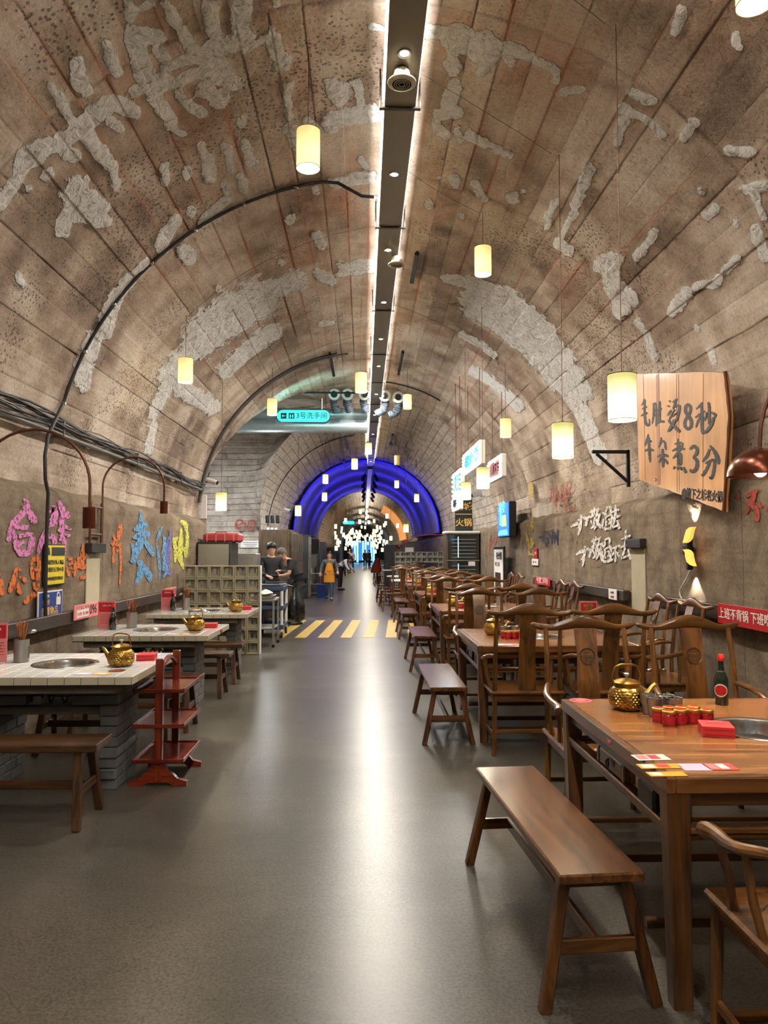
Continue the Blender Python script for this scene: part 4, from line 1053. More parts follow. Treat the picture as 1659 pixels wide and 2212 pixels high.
def tr(st, dx, dy, k=1.0, cx=0, cy=0): return [[((x-cx)*k+cx+dx, (y-cy)*k+cy+dy, w_) for x, y, w_ in q] for q in st]
LG = dict(wk=1.3, org=(0, 850), sc=.2939, side=-1, X_=-2.792, parent=wall_left)
brush('graffiti_character', [[(175,775,10),(200,820,35),(150,900,35),(100,960,45),(60,1080,25)], [(190,830,20),(240,920,45),(265,950,15)], [(125,985,25),(210,985,30)], [(110,1030,15),(115,1100,35),(150,1170,40),(210,1160,40),(235,1080,35),(225,1035,25),(140,1050,25)], [(130,1110,20),(180,1090,20)]], mat='paint_pink', lb='pink brush-painted character closest to the camera', **LG)
brush('graffiti_character', [[(370,880,20),(395,840,35),(400,900,40),(380,970,30)], [(365,930,12),(420,900,15)], [(360,980,12),(420,950,14)], [(345,1000,25),(310,1080,35),(275,1190,12)], [(310,1060,15),(355,1050,25),(395,1060,30),(400,1120,20)], [(430,790,15),(455,850,35),(470,900,20)], [(500,870,12),(470,910,20)], [(430,940,15),(480,910,25),(510,900,12)], [(425,1010,12),(470,980,22),(520,1000,12)], [(430,1080,12),(475,1050,22),(520,1040,10)], [(455,880,20),(450,1000,30),(470,1100,25),(475,1180,10)]], mat='paint_pink', lb='pink brush-painted character behind the pipe lamp', **LG)
brush('graffiti_character', [[(95,1320,12),(130,1290,22),(150,1300,14)], [(120,1310,20),(95,1380,30),(70,1460,20)], [(110,1370,22),(125,1420,35),(150,1470,20)], [(145,1350,14),(180,1370,25),(185,1390,12)], [(0,1330,15),(5,1400,30),(15,1480,20)]], mat='paint_orange', lb='orange brush-painted character low on the wall', **LG)
brush('graffiti_character', [[(230,1240,15),(265,1210,35),(285,1240,25),(275,1370,25)], [(230,1250,20),(240,1360,20)], [(240,1300,14),(275,1290,14)], [(240,1360,16),(280,1350,16)], [(285,1400,15),(265,1450,15)], [(245,1390,15),(255,1440,12)], [(180,1540,20),(230,1490,30),(290,1465,20)]], mat='paint_orange', lb='orange brush-painted character beside the yellow notice', **LG)
brush('graffiti_character', [[(500,1220,15),(525,1210,25)], [(490,1270,12),(505,1340,20)], [(505,1260,14),(550,1240,20),(550,1340,18)], [(515,1290,8),(535,1285,8),(535,1320,8)]], mat='paint_orange', lb='small orange character past the yellow notice', **LG)
brush('graffiti_character', [[(610,1110,10),(605,1200,25),(600,1290,20)], [(575,1200,15),(580,1280,20)], [(600,1230,14),(640,1190,16)], [(600,1290,18),(645,1260,20)], [(575,1360,16),(630,1345,28)]], mat='paint_orange', lb='orange character beside the plaster strip', **LG)
brush('graffiti_character', [[(885,960,15),(880,1010,30),(870,1060,20)], [(830,1040,8),(850,1100,18),(825,1120,10)], [(820,1110,14),(845,1080,14)], [(835,1130,14),(830,1240,14)], [(860,1080,10),(890,1060,12)], [(855,1120,10),(890,1100,10)], [(880,1110,14),(885,1250,12),(878,1410,6)], [(855,1160,14),(890,1140,12)]], mat='paint_orange', lb='long orange character past the plaster strip', **LG)
brush('graffiti_character', [[(1035,860,10),(1035,960,28),(1030,1060,25)], [(985,1000,20),(1035,985,50),(1080,960,20)], [(975,1060,15),(1040,1045,50),(1100,1030,25)], [(1040,1060,30),(1020,1120,45),(970,1240,25)], [(970,1100,15),(985,1180,20),(990,1240,12)], [(1060,1080,20),(1095,1130,35),(1125,1190,20)], [(1020,1230,25),(1040,1290,45),(1000,1400,15)], [(1040,1260,30),(1090,1330,40),(1100,1380,15)]], mat='paint_blue', lb='big light blue brush-painted character', **LG)
brush('graffiti_character', [[(1190,980,8),(1170,1030,18),(1150,1080,8)], [(1150,1100,6),(1170,1250,16),(1172,1365,8)], [(1200,1040,8),(1205,1100,12),(1190,1180,8)], [(1215,1060,8),(1210,1150,14),(1200,1300,12)], [(1195,1200,10),(1230,1290,14),(1200,1350,10)]], mat='paint_blue', lb='thin light blue brush-painted character', **LG)
brush('graffiti_character', [[(1255,1000,8),(1240,1100,25),(1225,1180,35),(1225,1300,30),(1260,1335,12)]], mat='paint_violet', lb='violet brush stroke', **LG)
brush('graffiti_character', [[(1330,940,20),(1360,960,30),(1370,1010,15)], [(1270,1060,12),(1290,1140,25),(1285,1240,10)], [(1280,1080,20),(1320,1070,30),(1320,1150,14)], [(1330,990,10),(1330,1080,25),(1320,1200,30),(1350,1290,12)], [(1370,960,8),(1375,1060,20),(1370,1180,16)], [(1350,1130,12),(1365,1200,20)]], mat='paint_lime', lb='lime-yellow brush-painted character at the wall end', **LG)
RG = dict(wk=1.15, org=(1180, 780), sc=.28925, side=1, X_=2.972, parent=wall_right)
C_YI = [[(185,1240,12),(235,1210,26)]]
C_BEI = [[(235,1190,10),(290,1165,16)], [(262,1150,12),(255,1240,18),(240,1300,10)], [(262,1200,12),(235,1250,8)], [(285,1180,12),(330,1160,14)], [(310,1180,16),(290,1230,10)], [(305,1170,10),(300,1230,14)]]
C_JING = [[(325,1130,10),(375,1110,14)], [(340,1110,10),(345,1150,12)], [(360,1095,10),(360,1140,12)], [(330,1170,12),(365,1155,16),(355,1230,16),(335,1250,8)], [(335,1190,8),(345,1215,10)], [(390,1100,12),(375,1160,14)], [(385,1150,10),(410,1140,10)], [(400,1150,14),(385,1210,14),(360,1260,8)], [(370,1180,10),(400,1230,20),(425,1250,10)]]
C_GUO = [[(425,1130,10),(445,1150,14)], [(430,1180,10),(425,1230,16),(450,1255,16),(500,1240,18)], [(450,1100,12),(480,1090,12),(485,1150,12)], [(450,1110,10),(450,1150,10)], [(445,1170,10),(490,1150,14),(490,1230,14)], [(450,1175,10),(450,1230,10)], [(465,1185,8),(478,1180,8),(478,1210,8),(465,1215,8)]]
C_QU = [[(495,1130,10),(545,1110,16)], [(520,1075,10),(520,1160,18)], [(490,1180,12),(550,1155,18)], [(520,1170,14),(505,1220,12),(490,1245,10),(545,1225,14)], [(535,1190,10),(550,1250,14)]]
C_BU = [[(495,1400,10),(550,1380,14)], [(525,1395,14),(500,1450,10)], [(520,1420,12),(520,1500,10)], [(535,1430,12),(550,1460,14)]]
brush('graffiti_line', C_YI+C_BEI+C_JING+C_GUO+C_QU, mat='paint_white', lb='upper white brush-painted line', **RG)
brush('graffiti_line', tr(C_YI, 40, 205)+tr(C_BEI, 28, 235)+tr(C_JING, 15, 220, 1.05, 370, 1180)+tr(C_GUO, -8, 240, 1.05, 460, 1180)+C_BU+tr(C_QU, 78, 208, 1.25, 520, 1160), mat='paint_white', lb='lower white brush-painted line', **RG)
brush('graffiti_character', [[(1500,1010,15),(1550,980,30),(1590,965,15)], [(1560,985,25),(1530,1060,40),(1490,1140,20)], [(1540,1060,25),(1570,1120,40),(1575,1190,30)], [(1580,1050,20),(1610,1090,30)], [(1420,1000,14),(1440,1025,20)], [(1440,965,10),(1455,985,14)], [(1645,1100,20),(1660,1125,20)]], mat='paint_red', lb='red brush-painted character by the copper lamp', **RG)
R2 = dict(wk=1.2, org=(960, 930), sc=.16878, side=1, parent=wall_right)
brush('graffiti_line', [[(1205,1370,16),(1260,1360,20)], [(1275,1330,10),(1265,1420,16)], [(1290,1290,8),(1300,1360,12)], [(1310,1280,8),(1330,1330,12)], [(1290,1390,14),(1325,1380,14),(1320,1450,14),(1295,1450,12)], [(1290,1420,8),(1320,1415,8)], [(1300,1300,10),(1345,1290,10)], [(1345,1290,14),(1395,1270,16)], [(1385,1290,12),(1380,1420,18),(1370,1450,10)], [(1350,1330,12),(1365,1370,14)], [(1410,1300,10),(1410,1440,10)], [(1430,1320,8),(1425,1400,10)], [(1450,1260,8),(1450,1460,12)], [(1270,1420,10),(1320,1480,12)]], mat='paint_navy', lb='navy brush-painted line', X_=2.972, **R2)
brush('graffiti_character', [[(1130,1110,14),(1125,1200,35),(1100,1280,40),(1080,1310,12)], [(1045,1310,14),(1065,1400,30),(1085,1500,20),(1080,1570,20)], [(1115,1380,30),(1130,1450,30),(1110,1500,20)], [(1080,1580,25),(1170,1600,20)], [(1060,1200,10),(1070,1230,12)]], mat='paint_mustard', lb='mustard brush-painted character', X_=2.972, **R2)
brush('graffiti_character', [[(600,1340,10),(575,1420,10)], [(640,1380,12),(600,1440,14),(560,1480,12)], [(690,1320,10),(660,1420,14),(640,1470,10)], [(580,1480,14),(565,1590,10)]], mat='paint_red', lb='faded red strokes behind the framed poster', X_=2.972, **R2)
R3 = dict(R2); R3['parent'] = ceiling_near
brush('graffiti_line', [[(1370,740,10),(1365,860,14),(1350,920,10)], [(1400,720,8),(1395,860,12)], [(1440,690,8),(1435,800,12),(1420,900,8)], [(1345,860,14),(1370,900,10)], [(1460,780,12),(1465,900,14)], [(1440,880,10),(1435,1050,14)], [(1520,680,10),(1515,800,16)], [(1580,650,10),(1560,780,16),(1520,860,10)], [(1630,680,8),(1590,800,12)], [(1510,860,16),(1555,950,20),(1560,1050,14)], [(1600,860,10),(1660,780,10)], [(1640,980,30),(1659,1010,30)], [(1500,900,12),(1590,860,14)]], mat='paint_red', lb='red brush strokes above the ledge', X_=3.06, **R3)
brush('graffiti_character', [[(1090,660,30),(1110,720,40),(1100,820,50),(1080,870,20)]], mat='paint_mustard', lb='mustard stroke above the ledge', X_=3.03, **R3)
brush('graffiti_character', [[(575,585,10),(625,570,14),(620,545,14),(590,540,14),(565,580,16),(580,615,14),(620,600,10)], [(645,560,12),(660,580,12)], [(640,600,10),(655,605,10)], [(645,640,10),(670,600,10)], [(685,550,12),(682,630,12)], [(685,550,10),(740,545,14),(738,640,12),(720,630,10)], [(700,572,8),(722,570,8)], [(700,590,8),(722,588,8),(720,610,8),(700,612,8),(700,592,8)]], (380, 1000), .22905, 1, 0, 'paint_red', None, 'red letters painted on the passage wall', Y_=21.12, wk=1.2)
_o = COL.objects[-1]
BOARD_CH = [
('毛', [[(168,400,8),(178,420,22),(165,450,16),(140,475,6)], [(150,520,8),(180,505,16),(210,490,10)], [(140,600,10),(180,580,18),(212,565,12)], [(182,430,14),(180,520,16),(185,620,18),(195,690,20),(225,715,20),(240,690,12),(236,640,6)]]),
('肚', [[(285,450,10),(290,560,16),(280,650,14),(270,700,6)], [(285,460,10),(315,455,14),(322,560,16),(322,700,16),(310,725,6)], [(290,540,8),(320,535,8)], [(290,600,8),(320,595,8)], [(335,540,10),(370,520,16),(385,515,10)], [(362,430,14),(358,560,20),(358,660,20)], [(325,690,14),(370,668,20),(415,672,16)]]),
('烫', [[(470,420,8),(492,430,16)], [(455,480,8),(480,490,14)], [(455,600,6),(480,560,18),(500,530,8)], [(520,440,12),(560,410,20),(570,395,8)], [(555,420,16),(540,480,18),(520,520,10)], [(520,500,12),(570,480,18),(600,490,20),(590,560,20),(575,620,18),(555,640,8)], [(510,560,10),(545,530,10)], [(515,610,10),(555,570,10)], [(480,640,10),(500,600,14),(520,560,8)], [(470,650,14),(490,690,16)], [(540,650,22),(520,700,26),(480,770,22),(460,790,8)], [(515,700,14),(550,740,20),(590,780,26),(600,800,8)], [(560,660,14),(580,640,10)]]),
('8', [[(735,500,24),(705,465,22),(675,490,24),(672,550,26),(700,600,28),(735,650,28),(740,720,26),(705,765,22)], [(705,765,22),(668,730,24),(665,670,24),(695,610,24),(725,560,22),(735,500,22)]]),
('秒', [[(870,440,12),(850,475,20),(800,520,10)], [(790,620,12),(860,575,22),(905,545,12)], [(862,480,16),(868,600,22),(870,760,24),(878,820,10)], [(855,610,14),(820,670,18),(795,740,8)], [(880,620,10),(900,640,14),(905,655,8)], [(945,440,16),(955,520,22),(955,660,20),(945,700,8)], [(925,560,10),(915,620,16),(895,660,8)], [(985,560,14),(1030,590,22),(1020,620,8)], [(1010,620,20),(985,700,26),(930,780,24),(870,810,12)]]),
('牛', [[(225,820,6),(215,870,18),(185,960,12)], [(200,920,10),(250,905,18),(262,915,10)], [(185,1020,12),(235,1005,22),(290,1015,14)], [(232,860,16),(236,1000,20),(244,1110,18),(248,1160,6)]]),
('杂', [[(380,860,10),(372,920,16),(350,980,10)], [(355,930,8),(400,905,16),(425,930,16),(430,980,16),(440,1010,8)], [(335,1090,14),(400,1070,24),(465,1085,16)], [(395,1000,18),(400,1100,22),(402,1200,20),(395,1215,6)], [(375,1110,14),(355,1160,12)], [(425,1120,12),(450,1160,18),(452,1180,8)]]),
('煮', [[(580,880,12),(588,950,18),(585,1010,14)], [(540,940,10),(590,925,18),(625,920,10)], [(515,1020,14),(590,990,22),(660,1000,16)], [(640,930,16),(600,1010,20),(550,1080,18),(520,1110,8)], [(580,1070,14),(585,1190,14)], [(580,1070,10),(615,1060,16),(618,1180,16)], [(585,1110,8),(615,1105,8)], [(585,1150,8),(615,1145,8)], [(585,1190,10),(618,1185,10)], [(540,1210,16),(530,1240,8)], [(575,1215,16),(582,1245,10)], [(612,1215,16),(625,1250,12)], [(645,1220,18),(675,1280,18)]]),
('3', [[(725,1000,18),(770,965,26),(810,1000,26),(800,1060,26),(765,1100,18)], [(765,1100,18),(810,1140,28),(805,1220,30),(765,1270,28),(725,1250,20)]]),
('分', [[(960,1000,16),(930,1080,26),(875,1150,14)], [(965,960,14),(1020,1030,28),(1060,1120,34),(1070,1180,16)], [(910,1170,14),(960,1145,20),(1010,1130,22),(1020,1180,22),(1005,1290,26),(980,1350,20),(955,1330,8)], [(960,1150,20),(930,1230,24),(880,1310,20),(865,1300,6)]]),
]

# ------------------------------------------------------------------ big slogan board
def slogan_board():
    X_ = 2.86
    TL, TR, BR, BL = [at(u, v, X=X_) for u, v in ((1378, 808), (1571, 803), (1568, 1105), (1383, 1035))]
    MR = at(1581, 900, X=X_)
    c = (TL+TR+BR+BL)/4
    t = thing('slogan_board', 'big irregular wooden plank board with black slogan characters', 'sign board', (X_, c.y, c.z))
    # outline in (y, z), going round
    def L_(a, b, n): return [a.lerp(b, i/n) for i in range(n)]
    top = L_(TL, TR, 10); right = L_(TR, MR, 5)+L_(MR, BR, 7); bot = L_(BR, BL, 12); left = L_(BL, TL, 8)
    rr = random.Random(2); out = []
    for grp, j in ((top, .004), (right, .012), (bot, .008), (left, .010)):
        for q in grp: out.append((-(q.y-c.y)+rr.uniform(-j, j), q.z-c.z+rr.uniform(-j, j)))
    out = [(a, b) for a, b in out][::-1]
    MB().prism(out, .03, frame((0, 0, 0), *RW)).build('board', 'sign_board_wood', t, ang=20)
    for k, (uu, w_) in enumerate(((.10, .003), (.29, .05), (.52, .004), (.545, .003), (.80, .004))):   # plank joints and the darker band
        a = TL.lerp(TR, uu); b = BL.lerp(BR, uu)
        o = MB().bar((-.0165, a.y-c.y, a.z-c.z-.01), (-.0165, b.y-c.y, b.z-c.z+.02), w_ if w_ < .02 else .07, .002, .0005, up=(1, 0, 0)).build('plank_joint' if w_ < .02 else 'dark_grain_band', 'rusty_pipe' if w_ < .02 else 'copper_band', t)
    MB().tube([(-.016, q.y-c.y, q.z-c.z) for q in [TR.lerp(MR, i/6) for i in range(7)]+[MR.lerp(BR, (i+1)/7) for i in range(7)]], [.012+.006*rr.random() for _ in range(14)], 6).build('bark_edge', 'rusty_pipe', t)
    def put(s_, u, v, h, sxx):
        q = at(u, v, X=X_-.018); pass
    for ch_, st in BOARD_CH: brush('lettering', st, (1360, 790), .18023, 1, X_-.0165, 'ink', t, wk=1.55)
    q = at(1514, 1070, X=X_-.018); text('lettering', '@地下之城老火锅', q, RW, .095, 'ink', t, sx=1.0, offset=.003, rot=-.13, extrude=.001)
    MB().lathe([(.001, .012), (.012, .01), (.014, 0)], 10, (-.02, at(1421, 1036, X=X_).y-c.y, at(1421, 1036, X=X_).z-c.z), Matrix.Rotation(-PI/2, 3, 'Y')).build('screw', 'steel', t)
plain('copper_band', srgb(150, 92, 54), .5, 0, .2, 10)
slogan_board()
t = thing('shelf_bracket', 'black iron triangular wall bracket beside the slogan board', 'bracket', (2.86, 7.9, 2.44))
MB().box((0, 0, 0), (.035, .04, .40), .003).build('upright', 'black_iron', t)
MB().box((-.19, 0, .18), (.40, .04, .035), .003).build('arm', 'black_iron', t)
MB().bar((-.34, 0, .16), (-.01, 0, -.14), .03, .03).build('brace', 'black_iron', t)
t = thing('shelf_bracket', 'small black triangular bracket beside the orange-lettered banner', 'bracket', (2.86, 19.5, 2.2))
MB().box((0, 0, 0), (.05, .05, .35), .003).build('upright', 'black_iron', t); MB().box((-.2, 0, .16), (.42, .05, .04), .003).build('arm', 'black_iron', t); MB().bar((-.36, 0, .14), (-.01, 0, -.14), .04, .04).build('brace', 'black_iron', t)
# sconce with curved amber blades
def sconce():
    y = 6.62; x = 2.97
    t = thing('wall_sconce', 'dark wall sconce with two glowing amber curved blades', 'wall lamp', (x, y, 1.56))
    MB().box((-.04, 0, 0), (.07, .09, .09), .012).build('mount', 'black_iron', t)
    MB().box((-.05, -.05, 0), (.05, .06, .36), .012).build('back_plate', 'black_iron', t)
    for s in (-1, 1):
        px = ((1030, 1358), (1036, 1335), (1046, 1295), (1056, 1262), (1078, 1243), (1108, 1238), (1096, 1262), (1090, 1290), (1084, 1322), (1066, 1346), (1045, 1358)) if s > 0 else ((1030, 1408), (1045, 1425), (1050, 1465), (1060, 1500), (1085, 1522), (1112, 1532), (1100, 1500), (1092, 1465), (1088, 1435), (1072, 1415), (1050, 1406))
        o2 = []
        for a_, b_ in px:
            w_ = at(1180+a_*.28925, 780+b_*.28925, X=2.88); o2.append((-(w_.y-y), w_.z-1.56))
        if s > 0: o2 = o2[::-1]
        MB().prism(o2, .03, frame((-.09, 0, 0), *RW)).build('amber_blade', 'sconce_amber', t)
        spot('sconce_beam', (x-.028, y-.05, 1.56+s*.21), (x-.028, y-.05, 1.56+s*.8), 26, math.radians(84), .15, (1, .93, .76), .005)
    pts = [(2.955, 6.63, 1.38), (2.96, 6.75, 1.28), (2.96, 6.88, 1.18), (2.96, 6.86, 1.12), (2.95, 6.75, 1.09)]
    P_ = [Vector(q) for q in pts]; out = []
    for i in range(len(P_)-1):
        for k in range(6):
            a = P_[max(i-1, 0)]; b = P_[i]; c = P_[i+1]; d = P_[min(i+2, len(P_)-1)]; q = k/6
            out.append(.5*((2*b)+(c-a)*q+(2*a-5*b+4*c-d)*q*q+(3*b-a-3*c+d)*q**3))
    MB().tube([tuple(v_-Vector((x, y, 1.56))) for v_ in out+[P_[-1]]], .006, 6).build('power_cord', 'white_plastic', t)
sconce()

# ------------------------------------------------------------------ hanging lit signs, display, poster, banner
def bulb_sign(X_, u0, u1, v0t, v1t, v0b, v1b, lb, txt, tm, face='white_print', nb=5):
    a = at(u0, v0t, X=X_); b = at(u1, v1t, X=X_); c = at(u1, v1b, X=X_); d = at(u0, v0b, X=X_)
    y0, y1 = b.y, a.y; zt = (a.z+b.z)/2; zb = (c.z+d.z)/2
    H_ = zt-zb; W = y1-y0; cy = (y0+y1)/2; cz = (zt+zb)/2
    t = thing('hanging_sign', lb, 'lit sign', (X_, cy, cz))
    MB().box((0, 0, 0), (.08, W, H_), .01).build('sign_box', face, t)
    for s in (-1, 1): MB().box((-.03, 0, s*(H_/2-.02)), (.05, W*.98, .035), .006).build('edge_tube', 'neon_white', t)
    for s in (-1, 1):
        for k in range(nb): MB().ellipsoid((-.055, s*(W/2-.06), -H_/2+.07+(H_-.14)*k/(nb-1)), (.025, .04, .025), 8, 6).build('bulb', 'neon_white', t)
    text('lettering', txt, (X_-.046, cy, cz), RW, H_*.60, tm, t, sx=W/H_/len(txt)*1.35, offset=.004, extrude=.012)
    for s in (-1, 1): MB().tube([(0, s*W*.35, H_/2), (0, s*W*.35, vault_z(X_)-cz-.02)], .006, 5).build('hanging_wire', 'rusty_pipe', t)
    return t
bulb_sign(1.9, 1006, 1043, 985, 948, 1030, 1000, 'large bulb-edged hanging sign with cyan characters', '老火锅', 'neon_cyan')
bulb_sign(2.3, 1060, 1089, 999, 980, 1043, 1030, 'smaller bulb-edged hanging sign with a dark red print', '重庆', 'red_print')
bulb_sign(1.9, 983, 1000, 1030, 1005, 1082, 1068, 'bulb-edged hanging sign with cyan characters behind a pendant lamp', '火锅', 'neon_cyan')
bulb_sign(1.72, 983, 996, 1076, 1070, 1105, 1100, 'lowest small bulb-edged hanging sign beside the banner', '串串', 'ink', nb=3)
for (q, pw) in (((1.7, 12.5, 3.1), 22), ((1.7, 15, 2.9), 18)): point('sign_light', q, pw, (.9, .97, 1), .15)
t = thing('vertical_banner', 'black vertical banner with orange characters above the drinks fridge', 'banner', (2.62, 19.3, 2.49))
MB().box((0, 0, 0), (.45, .03, .86), .004).build('panel', 'ink', t)
for k in range(2):
    text('lettering', ('老城', '火锅')[k], (2.62, 19.28, 2.70-.42*k), FR, .22, 'gold_ink', t, offset=.004)
    MB().box((0, -.02, -.0+.02), (.42, .006, .02)).build('divider', 'gold_ink', t) if k == 0 else None
t = thing('lightbox_display', 'bright blue and green lightbox poster on the wall', 'lightbox', (2.78, 14.55, 2.16))
MB().box((.06, 0, 0), (.14, 1.12, .68), .02).build('casing', 'black_plastic', t)
MB().box((-.02, 0, 0), (.02, 1.06, .64), .004).build('screen', 'screen_blue', t)
for (dy, dz, w_, h_, m_) in ((0, -.25, 1.0, .1, 'screen_cyan'), (-.12, -.02, .5, .22, 'screen_green'), (.2, .05, .25, .3, 'screen_cyan')):
    MB().prism([(-w_/2, -h_/2), (w_/2, -h_/2), (w_*.4, h_/2), (-w_*.3, h_/2)], .006, frame((-.033, dy, dz), *RW)).build('printed_shape', m_, t)
text('lettering', '冰爽', (2.745, 14.6, 2.40), RW, .22, 'screen_cyan', t, offset=.01, sx=1.5); text('lettering', 'E', (2.744, 14.5, 1.91), RW, .12, 'white_print', t, offset=.006)
t = thing('framed_poster', 'black framed white poster leaning on the wall behind the chairs', 'poster', (2.78, 15.1, 0))
M_ = Matrix.Rotation(math.radians(-3), 3, 'Y')
MB().box((0, 0, .84), (.04, 1.10, 1.60), .006).build('frame', 'black_plastic', t)
MB().box((-.022, 0, .84), (.006, .98, 1.48)).build('print', 'white_print', t)
MB().box((-.027, .05, .80), (.004, .6, .62)).build('photo_print', 'rail_wood', t)
text('lettering', '老火锅', (2.75, 15.0, 1.44), RW, .16, 'ink', t, offset=.004, sx=1.3); text('lettering', '地下之城', (2.75, 15.2, 1.27), RW, .10, 'ink', t, sx=1.3)

# ------------------------------------------------------------------ wooden tables, chairs and benches
def hole_slab(L_, W_, t, cx, cy, r, n=64, inset=.0, ch=.004):
    """rectangular slab with a round hole; returns MB centred at slab centre, top at z=0"""
    mb = MB(); hx, hy = L_/2, W_/2
    def rect(a, hx, hy):
        dx, dy = math.cos(a), math.sin(a); c = []
        if dx > 1e-9: c.append((hx-cx)/dx)
        if dx < -1e-9: c.append((-hx-cx)/dx)
        if dy > 1e-9: c.append((hy-cy)/dy)
        if dy < -1e-9: c.append((-hy-cy)/dy)
        k = min(c); return (cx+dx*k, cy+dy*k)
    angs = [2*PI*k/n for k in range(n)]+[math.atan2(sy*hy-cy, sx*hx-cx) % (2*PI) for sx in (-1, 1) for sy in (-1, 1)]
    angs = sorted(set(angs)); m = len(angs)
    inner = lambda z: [Vector((cx+r*math.cos(a), cy+r*math.sin(a), z)) for a in angs]
    outer = lambda z, e=0: [Vector((rect(a, hx, hy)[0]*(hx-e)/hx, rect(a, hx, hy)[1]*(hy-e)/hy, z)) for a in angs]
    mb.loft([inner(-t), inner(0), outer(0, ch), outer(-ch), outer(-t+ch), outer(-t, ch)], False, True)
    return mb
def pot_well(name, parent, r=.205, z=0, depth=.10, loc=(0, 0, 0)):
    """sunk stainless hotpot burner ring"""
    t = MB(); n = 40
    prof = [(r+.012, .001), (r+.010, .005), (r-.012, .006), (r-.024, 0), (r-.030, -.02), (r-.034, -depth*.8), (r-.05, -depth), (.10, -depth)]
    rings = [[Vector((p*math.cos(2*PI*k/n), p*math.sin(2*PI*k/n), zz)) for k in range(n)] for p, zz in prof]
    t.loft(rings, False); o = t.build('burner_ring', 'steel', parent, loc)
    MB().lathe([(.001, -depth+.004), (.11, -depth+.004), (.11, -depth-.006), (.001, -depth-.006)], 32).build('burner_plate', 'black_plastic', o)
    MB().tube([(.05*math.cos(a), .05*math.sin(a), -depth+.008) for a in np.linspace(0, 2*PI, 20)], .004, 6).build('heating_ring', 'red_print', o)
    return o
for ax in 'XY': wood('edge_wood_'+ax, srgb(92, 54, 26), srgb(140, 90, 48), ax, .26, .7, .5)
def make_table():
    """square wooden hotpot table, origin on the floor at its centre, 1.35 m square, .78 m high"""
    H_ = .78; W = 1.35; h = W/2
    t = thing('hotpot_table', 'table', 'table')
    hole_slab(W-.07, W-.07, .055, 0, 0, .19, ch=.001).build('tabletop', 'table_top_wood', t, (0, 0, H_))
    for s in (-1, 1):
        MB().box((s*(h-.0175), 0, H_-.028), (.035, W, .056), .005).build('tabletop_edge', 'edge_wood_Y', t)
        MB().box((0, s*(h-.0175), H_-.0282), (W-.07, .035, .056), .005).build('tabletop_edge', 'edge_wood_X', t)
    for sx in (-1, 1):
        for sy in (-1, 1):
            MB().bar((sx*(h-.055), sy*(h-.055), 0.0), (sx*(h-.045), sy*(h-.045), H_-.054), .066, .066, .008, a2=.082, b2=.082).build('leg', 'table_wood_Z', t)
    for k in range(4):
        a = k*PI/2; R_ = Matrix.Rotation(a, 3, 'Z')
        def B(c, d, ch=.004): return MB().box(R_ @ Vector(c), d if k % 2 == 0 else (d[1], d[0], d[2]), ch)
        ax = 'table_wood_Y' if k % 2 == 0 else 'table_wood_X'
        B((h-.045, 0, .700), (.034, W-.17, .048)).build('apron', ax, t)
        mb = B((h-.04, 0, .595), (.050, W-.17, .022)); q = R_ @ Vector((h-.04, 0, .572)); mb.box(q, (.036, W-.17, .020) if k % 2 == 0 else (W-.17, .036, .020), .004); mb.build('lower_rail', ax, t)
        if k == 2:     # drawer on the aisle side, with upright dividers
            d_ = B((h-.045, 0, .640), (.030, .28, .066)).build('drawer', ax, t)
            e = R_ @ Vector((h-.018, 0, .655))
            MB().tube([(e.x, .016*math.cos(b), e.z-.016+.016*math.sin(b)) for b in np.linspace(0, 2*PI, 16)], .0035, 6).lathe([(.001, .006), (.008, .004), (.008, 0)], 8, (e.x+.006, 0, e.z), Matrix.Rotation(-PI/2, 3, 'Y')).build('ring_pull', 'black_iron', d_)
            for s in (-1, 1): B((h-.045, s*.16, .640), (.036, .028, .07)).build('divider', ax, t)
            q = R_ @ Vector((h-.05, .42, .635)); MB().box(q, (.06, .16, .10), .01).build('control_box', 'black_plastic', t)
    for s in (-1, 1): MB().bar((-h+.06, s*.30, .12), (h-.06, s*.30, .12), .03, .035).build('foot_rail', 'table_wood_X', t)
    MB().lathe([(.001, .76-.78), (.16, -.06), (.17, -.16), (.12, -.2), (.001, -.2)], 28, (0, 0, H_)).build('burner_housing', 'black_plastic', t)
    pot_well('burner', t, loc=(0, 0, H_))
    return t
def crest_profile(x):
    ax = abs(x)/.325
    top = 1.103+.054*math.exp(-(x/.13)**2)-.012*math.exp(-((ax-.62)/.18)**2)+.006*math.exp(-((ax-.95)/.08)**2)
    bot = 1.062-.006*math.exp(-((ax-.62)/.2)**2)+.010*math.exp(-(x/.09)**2)+.022*max(0, (ax-.82)/.18)**1.5
    return top, bot
